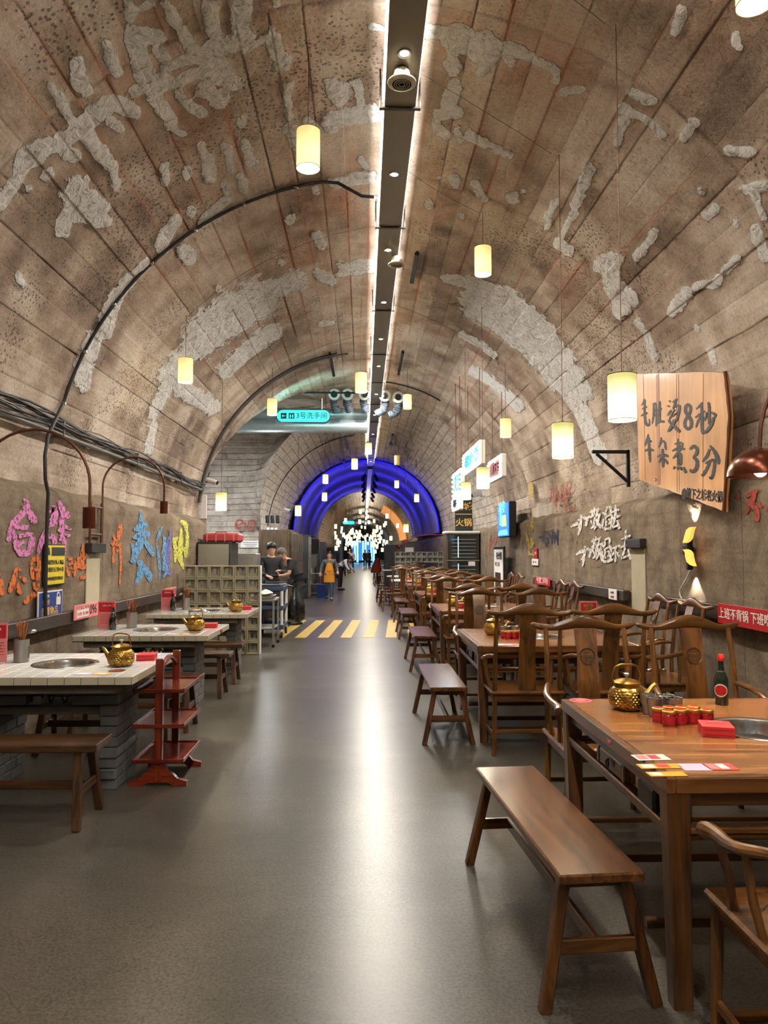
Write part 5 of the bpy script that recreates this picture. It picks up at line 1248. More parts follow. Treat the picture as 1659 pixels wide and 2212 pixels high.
def make_chair():
    """yoke-back armchair, faces +Y, origin on the floor under the seat centre"""
    t = thing('yoke_armchair', 'chair', 'chair'); w = .285; d = .25
    MB().box((0, 0, .468), (.57, .50, .030), .010).build('seat', 'chair_wood_X', t)
    mb = MB()
    for s in (-1, 1): mb.box((s*(w-.035), 0, .43), (.018, .42, .05), .003)
    mb.box((0, d-.035, .43), (.48, .018, .05), .003); mb.box((0, -d+.035, .43), (.48, .018, .05), .003); mb.build('apron', 'chair_wood_X', t)
    for s in (-1, 1):
        MB().tube([(s*.262, d-.02, 0), (s*.252, d-.035, .455)], [.017, .020], 10).build('leg', 'chair_wood_Z', t)
        MB().tube([(s*.262, -d+.02, 0), (s*.252, -d+.03, .46), (s*.250, -d+.028, .60), (s*.245, -d+.0, .85), (s*.242, -d-.045, 1.075)], [.018, .020, .018, .017, .015], 10).build('back_post', 'chair_wood_Z', t)
        # armrest: springs from the back post, sweeps out and down to a rolled end
        pts = [(s*.248, -d+.02, .745), (s*.275, -d+.10, .74), (s*.300, -d+.20, .715), (s*.296, -d+.29, .695), (s*.285, -d+.38, .685), (s*.290, -d+.435, .68), (s*.300, -d+.47, .675)]
        P_ = [Vector(q) for q in pts]; out = []; rs = []
        rad = [.013, .016, .018, .018, .021, .028, .022]
        for i in range(len(P_)-1):
            for k in range(4):
                a = P_[max(i-1, 0)]; b = P_[i]; c = P_[i+1]; e = P_[min(i+2, len(P_)-1)]; q = k/4
                out.append(.5*((2*b)+(c-a)*q+(2*a-5*b+4*c-e)*q*q+(3*b-a-3*c+e)*q**3)); rs.append(rad[i]*(1-q)+rad[i+1]*q)
        out.append(P_[-1]); rs.append(.012)
        MB().tube(out, rs, 10).build('armrest', 'chair_wood_Y', t)
        MB().tube([(s*.262, .10, .48), (s*.268, .105, .58), (s*.286, .14, .68)], [.016, .014, .015], 8).build('arm_post', 'chair_wood_Z', t)
        MB().tube([(s*.262, -.07, .48), (s*.285, -.065, .58), (s*.296, -.05, .71)], [.013, .014, .012], 8).build('arm_spindle', 'chair_wood_Z', t)
        MB().bar((s*.258, -d+.02, .14), (s*.258, d-.03, .14), .02, .03).build('stretcher', 'chair_wood_Y', t)
    MB().bar((-.255, d-.03, .10), (.255, d-.03, .10), .035, .025).build('foot_rest', 'chair_wood_X', t)
    MB().bar((-.255, -d+.02, .18), (.255, -d+.02, .18), .02, .028).build('stretcher', 'chair_wood_X', t)
    # splat, gently curved
    rings = []
    for z, y, hw in ((.483, -d+.035, .068), (.60, -d+.045, .066), (.75, -d+.035, .063), (.90, -d+.005, .062), (1.075, -d-.045, .068)):
        rings.append([Vector((x, y+yy, z)) for x, yy in ((-hw, -.007), (hw, -.007), (hw, .007), (-hw, .007))])
    sp = MB().loft(rings).build('splat', 'chair_wood_Z', t, ang=50)
    for s in (-1, 1):       # carved round medallion on both faces
        mb = MB(); zc_ = .91; yc = -d+.002+s*.0085; r = .048
        A = lambda a, q: (q*math.cos(a), yc-(q*math.sin(a))*.28, zc_+q*math.sin(a))
        mb.tube([A(a, r) for a in np.linspace(0, 2*PI, 28)], .0028, 5)
        mb.tube([A(a, r*.84) for a in np.linspace(0, 2*PI, 28)], .0016, 4)
        for zz, hw in ((-.007, .034), (.007, .034), (.0, .034)): mb.tube([(-hw, yc-zz*.28, zc_+zz), (hw, yc-zz*.28, zc_+zz)], .0018, 4)
        for q in (-1, 1):
            mb.tube([(0, yc-q*.034*.28, zc_+q*.034), (0, yc-q*.012*.28, zc_+q*.012)], .0018, 4)
            mb.tube([(-.022, yc-q*.02*.28, zc_+q*.020), (0, yc-q*.026*.28, zc_+q*.027), (.022, yc-q*.02*.28, zc_+q*.020)], .0018, 4)
            mb.tube([(-.014, yc-q*.014*.28, zc_+q*.014), (-.014, yc-q*.03*.28, zc_+q*.030)], .0014, 4); mb.tube([(.014, yc-q*.014*.28, zc_+q*.014), (.014, yc-q*.03*.28, zc_+q*.030)], .0014, 4)
        mb.build('medallion', 'dark_carving', sp)
    rings = []; n = 41
    for i in range(n):
        x = -.325+.65*i/(n-1); tp, bt = crest_profile(x); e = min(1, (1-abs(x)/.327)/.06+.12)**.5
        cz = (tp+bt)/2; hh = (tp-bt)/2*e; yy = -d-.055+.03*(abs(x)/.325)**2*-1
        rings.append([Vector((x, yy+.019*math.cos(2*PI*k/10)*(.6+.4*e), cz+hh*math.sin(2*PI*k/10))) for k in range(10)])
    MB().loft(rings).build('crest_rail', 'chair_wood_X', t, ang=60)
    return t
wood('dark_carving', srgb(46, 26, 12), srgb(96, 60, 28), 'X')
def make_bench(L_, W_, H_=.46, pre='bench_wood_', t_=.035, sx_=.86, splay=.05):
    """long bench along X, origin on the floor at the centre"""
    t = thing('long_bench', 'bench', 'bench')
    MB().box((0, 0, H_-t_/2), (L_, W_, t_), .006).build('seat', pre+'X', t)
    a = L_/2*sx_
    for s in (-1, 1):
        for q in (-1, 1):
            MB().bar((s*(a+splay), q*(W_/2+.045), 0), (s*a, q*(W_/2-.045), H_-t_), .045, .04, .005).build('leg', pre+'Z', t)
        MB().bar((s*(a+splay*.62), -(W_/2+.008), .20), (s*(a+splay*.62), W_/2+.008, .20), .025, .05).build('cross_rail', pre+'Y', t)
        MB().box((s*a, 0, H_-t_-.02), (.03, W_*.7, .04), .004).build('batten', pre+'Y', t)
    MB().bar((-a-splay*.6, 0, .20), (a+splay*.6, 0, .20), .022, .05).build('stretcher', pre+'X', t)
    return t
# things on tables ---------------------------------------------------------
def make_teapot(spout=1):
    """brass hobnail teapot, spout towards +X*spout"""
    t = thing('brass_teapot', 'teapot', 'teapot')
    prof = [(.050, 0), (.066, .006), (.082, .03), (.086, .055), (.080, .085), (.066, .105)]
    MB().lathe([(.001, 0)]+prof+[(.062, .108), (.001, .108)], 32).build('body', 'brass', t)
    mb = MB()      # hobnails over the belly
    for j in range(8):
        z = .014+.0115*j; r = float(np.interp(z, [p[1] for p in prof], [p[0] for p in prof]))
        for k in range(28):
            a = 2*PI*(k+.5*(j % 2))/28; c = Vector((r*math.cos(a), r*math.sin(a), z)); n_ = Vector((math.cos(a), math.sin(a), 0)); tt = Vector((-math.sin(a), math.cos(a), 0))
            mb.add([c+tt*.0088, c+Vector((0, 0, .0062)), c-tt*.0088, c-Vector((0, 0, .0062)), c+n_*.005], [(0, 1, 4), (1, 2, 4), (2, 3, 4), (3, 0, 4)])
    tag(mb.build('hobnail_relief', 'brass', t, ang=0), kind='stuff')
    MB().lathe([(.060, .106), (.060, .126), (.057, .128), (.057, .108)], 32).build('neck', 'brass', t)
    li = MB().lathe([(.001, .126), (.066, .126), (.066, .131), (.045, .142), (.012, .150), (.001, .150)], 28).build('lid', 'brass', t)
    MB().lathe([(.004, .149), (.005, .156), (.013, .166), (.014, .172), (.008, .176), (.001, .176)], 14).build('knob', 'crystal', li)
    s = spout
    MB().tube([(s*.070, 0, .045), (s*.100, 0, .055), (s*.122, 0, .085), (s*.140, 0, .108), (s*.152, 0, .112)], [.022, .018, .013, .010, .012], 12).build('spout', 'brass', t)
    pts = [(-.064, 0, .12), (-.075, 0, .16), (-.060, 0, .205), (-.03, 0, .215), (.03, 0, .215), (.060, 0, .205), (.075, 0, .16), (.064, 0, .12)]
    MB().tube(pts, [.0035, .0035, .005, .006, .006, .005, .0035, .0035], 8).build('handle', 'brass', t)
    return t
def make_cup():
    t = thing('steel_cup', 'cup', 'cup'); n = 28
    prof = [(.001, .002), (.026, .002), (.031, .045), (.033, .047), (.036, .088), (.0365, .090), (.0345, .089), (.0315, .048), (.029, .045), (.0245, .005), (.001, .005)]
    rings = [[Vector((max(p, .001)*math.cos(2*PI*k/n), max(p, .001)*math.sin(2*PI*k/n), z)) for k in range(n)] for p, z in prof]
    MB().loft(rings, False).build('cup_body', 'brushed_steel', t)
    MB().tube([(.036*math.cos(a), .036*math.sin(a), .0895) for a in np.linspace(0, 2*PI, n+1)], .0016, 6, False).build('rolled_rim', 'steel', t)
    return t
def make_jar():
    t = thing('oil_jar', 'jar', 'jar')
    MB().lathe([(.001, 0), (.026, 0), (.028, .004), (.028, .048), (.025, .052), (.001, .052)], 20).build('jar_body', 'candle_red', t)
    MB().lathe([(.001, .066), (.026, .066), (.0285, .064), (.0285, .054), (.027, .052), (.001, .052)], 20).build('lid', 'red_lid', t)
    MB().lathe([(.001, .0668), (.017, .0668), (.017, .066)], 16).build('lid_print', 'red_print', t)
    MB().lathe([(.0284, .012), (.0284, .040), (.0280, .041), (.0280, .011)], 20).build('label_band', 'red_print', t)
    return t
def make_tissue():
    t = thing('tissue_box', 'box', 'tissue box')
    MB().box((0, 0, .022), (.125, .125, .044), .002).build('carton', 'red_paper', t)
    MB().box((0, .0, .0445), (.075, .006, .001)).build('opening', 'red_print', t)
    c = text('lettering', '纸巾', (0, 0, 0), ((1, 0, 0), (0, 1, 0)), .032, 'pink_print', t); c.matrix_local = Matrix.Translation((0, .03, .0448)); 
    for k in (-1, 1): MB().box((0, -.0628, .02+k*.010), (.11, .001, .005)).build('printed_line', 'red_print', t)
    return t
def make_bottle():
    t = thing('sauce_bottle', 'bottle', 'bottle')
    MB().lathe([(.001, 0), (.030, 0), (.032, .004), (.032, .03), (.0345, .04), (.0345, .115), (.032, .135), (.018, .165), (.0135, .19), (.0125, .222), (.001, .222)], 26).build('bottle_body', 'bottle_glass', t)
    MB().lathe([(.0145, .218), (.0155, .222), (.0155, .246), (.013, .250), (.001, .250)], 18).build('cap', 'bottle_cap', t)
    lb = MB(); n = 14; rr_ = .0352
    lb.loft([[Vector((rr_*math.cos(a), rr_*math.sin(a), z)) for z in (.075-h, .075+h)]+[Vector(((rr_-.001)*math.cos(a), (rr_-.001)*math.sin(a), z)) for z in (.075+h, .075-h)] for a, h in [(PI*1.02+1.9*k/n, .032*math.sin(PI*(k+.4)/(n+.8))**.5) for k in range(n+1)]])
    lb.build('oval_label', 'white_print', t)
    lb = MB(); rr_ = .0357
    lb.loft([[Vector((rr_*math.cos(a), rr_*math.sin(a), z)) for z in (.075-h, .075+h)]+[Vector(((rr_-.001)*math.cos(a), (rr_-.001)*math.sin(a), z)) for z in (.075+h, .075-h)] for a, h in [(PI*1.02+.12+1.66*k/n, .026*math.sin(PI*(k+.4)/(n+.8))**.5) for k in range(n+1)]])
    lb.build('red_print', 'red_print', t)
    lb = MB(); lb.lathe([(.0172, .160), (.0195, .158), (.0150, .180), (.0145, .180)], 18); lb.build('neck_label', 'white_print', t)
    return t
def make_holder():
    """steel chopstick tube full of chopsticks and a ladle"""
    t = thing('chopstick_holder', 'holder', 'chopstick holder'); n = 28
    prof = [(.001, .002), (.050, .002), (.050, .155), (.0485, .155), (.0485, .005), (.001, .005)]
    MB().loft([[Vector((max(p, .001)*math.cos(2*PI*k/n), max(p, .001)*math.sin(2*PI*k/n), z)) for k in range(n)] for p, z in prof], False).build('steel_tube', 'brushed_steel', t)
    mb = MB()
    for j in range(6):
        for k in range(5):
            a = -1.0+.14*k; z = .03+.014*j+.006*(k % 2); mb.box((.0502*math.cos(a), .0502*math.sin(a), z), (.002, .005, .006), 0, Matrix.Rotation(a, 3, 'Z'))
    mb.build('perforation', 'pit_dark', t)
    r_ = random.Random(9)
    for k in range(22):
        a = r_.uniform(0, 6.28); q = r_.uniform(.01, .04); l_ = r_.uniform(.25, .285); b = a+r_.uniform(-.3, .3)
        MB().bar((-q*.5*math.cos(a), -q*.5*math.sin(a), .008), (q*1.5*math.cos(b), q*1.5*math.sin(b), l_), .004, .004, .001, a2=.007, b2=.007).build('chopstick', 'chopstick', t)
    MB().tube([(.01, .02, .01), (.035, .03, .16), (.05, .035, .19), (.055, .03, .20)], .003, 6).ellipsoid((.075, .02, .205), (.030, .030, .016), 16, 8).build('ladle', 'steel', t)
    return t
def make_menu():
    t = thing('menu_card', 'card', 'menu card'); 
    MB().box((0, 0, .14), (.17, .004, .27), .001).build('card', 'pink_print', t)
    MB().box((0, -.0025, .215), (.15, .001, .09)).build('printed_block', 'red_print', t)
    for k in range(5): MB().box((0, -.0025, .14-.02*k), (.13, .001, .004)).build('printed_line', 'red_print', t)
    c = text('lettering', '扫码点单', (0, 0, 0), FR, .022, 'white_print', t); c.matrix_local = Matrix.Translation((0, -.0035, .23)) @ Matrix.Rotation(PI/2, 4, 'X')
    MB().box((0, 0, .004), (.15, .05, .008), .002).build('foot', 'crystal', t)
    return t
PROTO = {}
def inst(key, maker, loc, rz, label, group=None):
    if key not in PROTO:
        o = maker(); PROTO[key] = o; o.location = loc; o.rotation_euler = (0, 0, rz); o['label'] = label
        if group: o['group'] = group
        return o
    if key+'_k' not in PROTO: pass
    return copy_tree(PROTO[key], loc, rz, label, group)
ORD = ['closest', 'second', 'third', 'fourth', 'fifth']
TABLES = [(1.705, 3.205), (1.60, 6.70), (1.655, 10.22), (1.66, 13.75), (1.67, 17.25)]
H_T = .78
for i, (x, y) in enumerate(TABLES):
    nm = ORD[i]
    inst('table', make_table, (x, y, 0), 0, f'square varnished wooden hotpot table with a steel burner ring, {nm} of its row', 'wooden hotpot tables')
    seats = []
    if i > 0: seats += [(x-.345, y-.79, 0, 'aisle-side chair at the near edge'), (x+.30, y-.79, 0, 'wall-side chair at the near edge')]
    else: seats += [(1.365, 2.14, 0, 'cut off at the near side')]
    seats += [(x-.345+(0 if i else .005), y+1.065, PI, 'aisle-side chair at the far edge'), (x+.315, y+1.065, PI, 'wall-side chair at the far edge')]
    if 0 < i < 4: seats += [(2.50, y-.42, PI/2, 'chair against the wall, closer to the camera,'), (2.50, y+.28, PI/2, 'chair against the wall, farther along,')]
    for (cx, cy, rz, wh) in seats:
        inst('chair', make_chair, (cx, cy, 0), rz, f'yoke-back armchair, {wh} of the {nm} wooden table', 'yoke-back armchairs')
    if i == 0:
        b = make_bench(1.26, .30); b.location = (.765, 3.17, 0); b.rotation_euler = (0, 0, PI/2+.072); b['label'] = 'long varnished wooden bench beside the closest wooden table'; b['group'] = 'wooden benches along the aisle'; PROTO['bench'] = b
    else:
        inst('bench', None, ((.685, 6.60, 0), (.80, 10.18, 0), (.82, 13.65, 0), (.855, 16.75, 0))[i-1], PI/2, f'varnished wooden bench on the aisle side of the {nm} wooden table', 'wooden benches along the aisle')
# round tables beyond
def make_round():
    t = thing('round_table', 'table', 'table')
    MB().lathe([(.001, .745), (.55, .745), (.56, .75), (.56, .775), (.55, .78), (.001, .78)], 40).build('tabletop', 'terrazzo_top', t)
    MB().lathe([(.22, 0), (.22, .03), (.05, .05), (.05, .74), (.16, .745), (.001, .745), (.001, 0)], 24).build('pedestal', 'dark_steel', t)
    return t
def make_stool():
    t = thing('wooden_stool', 'stool', 'stool')
    MB().box((0, 0, .445), (.30, .24, .028), .006).build('seat', 'bench_wood_X', t)
    for s in (-1, 1):
        for q in (-1, 1): MB().bar((s*.16, q*.13, 0), (s*.11, q*.085, .43), .03, .03).build('leg', 'bench_wood_Z', t)
        MB().bar((s*.145, -.115, .15), (s*.145, .115, .15), .02, .03).build('cross_rail', 'bench_wood_Y', t)
    MB().bar((-.145, 0, .15), (.145, 0, .15), .02, .03).build('stretcher', 'bench_wood_X', t)
    return t
for k, (x, y) in enumerate(((1.3, 19.9), (1.28, 23.0), (1.3, 30.2), (1.3, 40.0))):
    inst('round', make_round, (x, y, 0), 0, ('first round white-topped table beyond the wooden tables', 'second round white-topped table beyond the wooden tables', 'distant round table past the breeze-block screen', 'farthest round table on the board side')[k])
for k, (x, y) in enumerate(((.66, 19.2), (.62, 20.7), (.60, 22.4), (.62, 24.0), (.70, 32.6), (.66, 34.6), (.70, 37.5), (.66, 39.5))):
    inst('stool', make_stool, (x, y, 0), .2*k, ('closest small wooden stool beside the first round table', 'small wooden stool on the far side of the first round table', 'small wooden stool before the second round table', 'small wooden stool past the second round table')[k] if k < 4 else ('first', 'second', 'third', 'last')[k-4]+' distant wooden stool along the aisle past the breeze-block screen', 'small wooden stools by the round tables')
for (x, y, rz, wh) in ((1.0, 19.05, 0, 'near side of the first round table'), (1.75, 19.1, 0, 'wall-side near edge of the first round table'), (1.1, 20.85, PI, 'far side of the first round table'), (1.1, 22.1, 0, 'near side of the second round table'), (1.7, 23.9, PI, 'far side of the second round table')):
    inst('chair', make_chair, (x, y, 0), rz, f'yoke-back wooden armchair on the {wh}', 'yoke-back armchairs')
# sets on the wooden tables
Z_ = H_T
tp = at(1336, 1548, Z=.78)
def table_set(i, ox, oy, full=True):
    nm = ORD[i]; q = .78
    inst('teapot', lambda: make_teapot(1), (ox, oy, q), .15, f'brass hobnail teapot with arched handle on the {nm} wooden table', 'brass teapots')
    cups = [(.07, -.12), (.155, -.155), (.075, -.21), (.165, -.235)] if full else [(.07, -.12), (.155, -.12)]
    for k, (dx, dy) in enumerate(cups):
        inst('cup', make_cup, (ox+dx*.95, oy+dy*.8, q), 0, f'steel cup, {("far left", "far right", "near left", "near right")[k] if full else ("left", "right")[k]} one beside the teapot of the {nm} wooden table', f'steel cups on the {nm} wooden table')
    jars = [(.045, -.30), (.105, -.275), (.165, -.27), (.225, -.265), (.065, -.37), (.128, -.345), (.19, -.335), (.25, -.345)] if full else [(.05, -.22), (.11, -.22), (.17, -.22), (.23, -.22)]
    for k, (dx, dy) in enumerate(jars):
        inst('jar', make_jar, (ox+dx*.98, oy+dy*.93, q), random.uniform(0, 6), f'red oil jar, {ORD[k % 4].replace("closest", "first")} from the left, {("back" if k < 4 else "front") if full else "only"} row, {nm} wooden table', f'red oil jars on the {nm} wooden table')
    inst('tissue', make_tissue, (ox+.20, oy+(-.50 if full else -.33), q), -.28 if full else -.1, f'red square tissue box in front of the jars on the {nm} wooden table', 'red tissue boxes')
table_set(0, 1.285, 3.62)
for i, (x, y) in enumerate(TABLES[1:], 1): table_set(i, x-.40, y+.15, i < 3)
for k, (x, y) in enumerate(((1.2, 19.75), (1.2, 22.9))):
    inst('teapot', None, (x, y, .78), 1, f'brass teapot on the {("first", "second")[k]} round table', 'brass teapots'); inst('tissue', None, (x+.0, y-.25, .78), 0, f'red tissue box on the {("first", "second")[k]} round table', 'red tissue boxes')
p = at(1559, 1522, Z=.78); inst('bottle', make_bottle, (p.x, p.y, .78), 0, 'dark green sauce bottle with a red cap on the closest wooden table')
p = at(1240, 1390, Z=.78)
inst('holder', make_holder, (2.12, 6.95, .78), .5, 'steel holder full of chopsticks on the second wooden table', 'chopstick holders')
inst('holder', None, (1.95, 10.6, .78), .9, 'steel holder full of chopsticks on the third wooden table', 'chopstick holders')
inst('menu', make_menu, (2.20, 7.22, .785), -.2, 'upright pink menu card behind the chopsticks on the second wooden table', 'menu cards')
# printed cards and stickers on the closest table (codes left off)
def card(u, v, w_, d_, rz, mats, lb, z=.7815, tilt=0):
    p = at(u, v, Z=z)
    t = thing('table_card', lb, 'card', (p.x, p.y, z), rz)
    MB().box((0, 0, 0), (w_, d_, .002), .0008).build('card_sheet', mats[0], t)
    for k, m_ in enumerate(mats[1:]):
        MB().box((-w_*.28+w_*.36*k, 0, .0012), (w_*.30, d_*.72, .0006)).build('printed_block', m_, t)
    return t
card(1406, 1636, .125, .075, .05, ('white_print', 'pink_print', 'red_paper'), 'white printed card at the aisle edge of the closest wooden table')
card(1424, 1655, .150, .055, .02, ('yellow_print', 'white_print', 'red_paper'), 'yellow printed card between the white and the second yellow card')
card(1440, 1672, .130, .050, .02, ('yellow_print', 'white_print'), 'yellow printed card closest to the table corner')
card(1499, 1657, .098, .085, .0, ('lilac_print',), 'lilac printed card on the closest wooden table')
card(1555, 1656, .104, .085, .0, ('red_paper', 'pink_print', 'white_print'), 'red printed card beside the lilac card')
def sticker(p, r, lb, mat='red_print'):
    t = thing('round_sticker', lb, 'sticker', p)
    MB().lathe([(.001, .001), (r, .001), (r, 0)], 28).build('disc', mat, t); MB().lathe([(.001, .0016), (r*.45, .0016), (r*.45, .001)], 20).build('emblem', 'pink_print', t)
    MB().tube([(r*.9*math.cos(a), r*.9*math.sin(a), .001) for a in np.linspace(0, 2*PI, 28)], .0015, 4).build('rim_line', 'lilac_print', t)
p = at(1254, 1513, Z=.781); sticker((p.x, p.y, .7805), .058, 'round maroon sticker at the far aisle corner of the closest table')
q = at(1302, 1593, X=1.028); o = text('table_number', 'F097', (1.0265, 3.0, .752), LW, .026, 'pink_print', None); 
o.matrix_world = frame((1.0285, 3.12, .752), (0, -1, 0), (0, 0, 1)); tag(o, 'small pink table number F097 on the tabletop edge', 'lettering')
for i in (1, 2):
    x, y = TABLES[i]; t = card(0, 0, .2, .12, 0, ('pink_print', 'white_print', 'lilac_print'), f'printed cards at the near aisle corner of the {ORD[i]} wooden table'); t.location = (x-.42, y-.60, .7815)

# ------------------------------------------------------------------ tiled tables on brick piers
def brick_mesh(l, w_, h):
    return MB().box((0, 0, 0), (l, w_, h), .004).mesh('brick', 'brick_grey', 20)
BR1, BR2 = brick_mesh(.205, .115, .062), brick_mesh(.115, .205, .062)
TILE = None
def tiled_table(y0, i):
    """table from wall to aisle, y0 = near edge, 1.06 deep"""
    L_, D_, H_ = 1.22, 1.06, .78; x1 = -1.42; x0 = x1-L_; cx = (x0+x1)/2; cy = y0+D_/2
    nm = ('closest', 'second', 'third')[i]
    t = thing('tiled_table', f'white-tiled hotpot table on grey brick piers, {nm} along the graffiti wall', 'table', (cx, cy, 0), 0, 'tiled tables along the graffiti wall')
    hole_slab(L_-.006, D_-.006, .05, 0, 0, .19, ch=.001).build('core_slab', 'grout', t, (0, 0, H_-.008))
    nx, ny = 12, 10; tx, ty = L_/nx, D_/ny
    full = MB().box((0, 0, 0), (tx-.004, ty-.004, .008), .0015).mesh('tile', 'tile_white', 25)
    for a in range(nx):
        for b in range(ny):
            px, py = -L_/2+tx*(a+.5), -D_/2+ty*(b+.5)
            cs = [math.hypot(px+sx*(tx/2-.002), py+sy*(ty/2-.002)) for sx in (-1, 1) for sy in (-1, 1)]
            if max(cs) < .188: continue
            if min(cs) > .205 and not (abs(px) < tx/2 and abs(abs(py)-.2) < ty/2) and not (abs(py) < ty/2 and abs(abs(px)-.2) < tx/2):
                link('tile', full, t, (px, py, H_-.003)); continue
            mb = MB(); g = 8
            for c in range(g):
                for d in range(g):
                    qx = px-(tx-.004)/2+(tx-.004)*(c+.5)/g; qy = py-(ty-.004)/2+(ty-.004)*(d+.5)/g
                    if math.hypot(qx, qy) < .188: continue
                    mb.box((qx, qy, 0), ((tx-.004)/g+.0002, (ty-.004)/g+.0002, .008))
            if mb.v: mb.build('tile', 'tile_white', t, (0, 0, H_-.003), ang=0)
    e1 = MB().box((0, 0, 0), (tx-.004, .008, .048), .0015).mesh('edge_tile', 'tile_edge', 25); e2 = MB().box((0, 0, 0), (.008, ty-.004, .048), .0015).mesh('edge_tile', 'tile_edge', 25)
    for a in range(nx):
        for s in (-1, 1): link('edge_tile', e1, t, (-L_/2+tx*(a+.5), s*(D_/2+.002), H_-.026))
    for b in range(ny): link('edge_tile', e2, t, (L_/2+.002, -D_/2+ty*(b+.5), H_-.026))
    pot_well('burner', t, loc=(0, 0, H_+.001))
    MB().lathe([(.001, -.06), (.15, -.07), (.17, -.09), (.17, -.15), (.001, -.15)], 24, (0, 0, H_)).build('burner_housing', 'black_plastic', t)
    rr = random.Random(30+i)
    for px in (L_/2-.24, -L_/2+.20):
        p = thing('brick_pier', None, None); p.parent = t; p.location = (px, -.0, 0)
        MB().box((0, 0, .33), (.105, .40, .66)).build('pier_core', 'grout', p)
        for c in range(10):
            z = .033+.068*c; o_ = .1 if c % 2 else 0
            for yy in ((-.11, .11) if c % 2 == 0 else (-.155, .0, .155)):
                me = BR2 if c % 2 == 0 else BR1
                if c % 2: 
                    b = link('brick', BR2, p, (rr.uniform(-.004, .004), yy, z)); b.scale = (1, .72, 1)
                else: b = link('brick', BR2, p, (rr.uniform(-.004, .004), yy*.99, z)); b.scale = (1, 1.04, 1)
        for c in range(2):     # corbelled courses towards the middle
            z = .033+.068*(8+c)
            for q in (0, 1): b = link('corbel_brick', BR1, p, (-.14 if px > 0 else .14, -.16+.32*q, z))
    MB().box((-.01, 0, .50), (L_-.40, .34, .05), .006).build('stone_shelf', 'stone_slab', t)
    for s in (-1, 1): MB().box((-.02, s*.42, .695), (L_-.2, .10, .062), .006).build('stone_lintel', 'stone_slab', t)
    MB().box((-.2, -.05, .552), (.16, .1, .055), .008).build('junction_box', 'white_plastic', t)
    pts = [(-.1, -.1, .56)]+[(-.02+.09*math.cos(a)+.04*k_, -.12, .575+.045*math.sin(a*1.3)) for k_, a in enumerate(np.linspace(0, 9, 30)) if True]
    pts = [(-.1+.012*k, -.13+.02*math.sin(k*.7), .575+.035*math.sin(k*.9)) for k in range(26)]
    MB().tube(pts, .006, 6).build('gas_hose', 'black_cable', t)
    # things on it
    z = H_+.002
    inst('teapot', None, (x1-.20, y0+.42, z), PI-.35, f'brass hobnail teapot with arched handle on the {nm} tiled table', 'brass teapots')
    inst('tissue', None, (x1-.11, y0+.70, z), .1, f'red square tissue box behind the teapot on the {nm} tiled table', 'red tissue boxes')
    if i == 0: hx, hy = -2.37, y0+.62
    else: hx, hy = x0+.32, y0+.70
    inst('holder', None, (hx, hy, z), .8+i, f'steel holder full of chopsticks and a ladle on the {nm} tiled table', 'chopstick holders')
    inst('menu', None, (x0+.12, y0+.55, z), .0, f'upright pink menu card by the wall on the {nm} tiled table', 'menu cards')
    if i: inst('bottle', None, (x0+.20, y0+.50, z), 2.6, f'dark sauce bottle with a red cap on the {nm} tiled table')
    st = thing('round_sticker', f'dark round sticker in front of the teapot on the {nm} tiled table', 'sticker', (x1-.16, y0+.22, z))
    MB().lathe([(.001, .001), (.055, .001), (.055, 0)], 24).build('disc', 'rusty_pipe', st); MB().lathe([(.001, .0016), (.02, .0016), (.02, .001)], 16).build('emblem', 'red_print', st)
    for k, (dx, dy, m_) in enumerate(((-.33, .10, 'lilac_print'), (-.21, .09, 'yellow_print'))):
        c_ = thing('table_card', f'{("lilac", "yellow")[k]} printed card near the corner of the {nm} tiled table', 'card', (x1+dx, y0+dy, z)); MB().box((0, 0, .001), (.10, .07, .0015)).build('card_sheet', m_, c_); MB().box((0, 0, .002), (.05, .045, .0008)).build('printed_block', 'white_print', c_)
    o = thing('edge_label', f'tiny red number label on the aisle edge of the {nm} tiled table', 'label', (x1+.008, y0+.62, H_-.026)); MB().box((0, 0, 0), (.003, .09, .03), .001).build('plate', 'red_print', o)
for i, y0 in enumerate((4.63, 6.84, 9.12)): tiled_table(y0, i)
for k, (xr, y, lb) in enumerate(((-1.50, 4.41, 'long dark bench in front of the closest tiled table'), (-1.42, 5.95, 'dark bench on the far side of the closest tiled table'), (-1.42, 6.62, 'dark bench on the near side of the second tiled table'),
                          (-1.42, 8.10, 'dark bench on the far side of the second tiled table'), (-1.42, 8.93, 'dark bench on the near side of the third tiled table'))):
    if k == 0: b = make_bench(1.15, .27, .46, 'old_bench_', .045, .80, .03); b.location = (xr-.575, y, 0); b['label'] = lb; b['group'] = 'dark benches at the tiled tables'; PROTO['oldbench'] = b
    else: inst('oldbench', None, (xr-.575, y, 0), 0, lb, 'dark benches at the tiled tables')
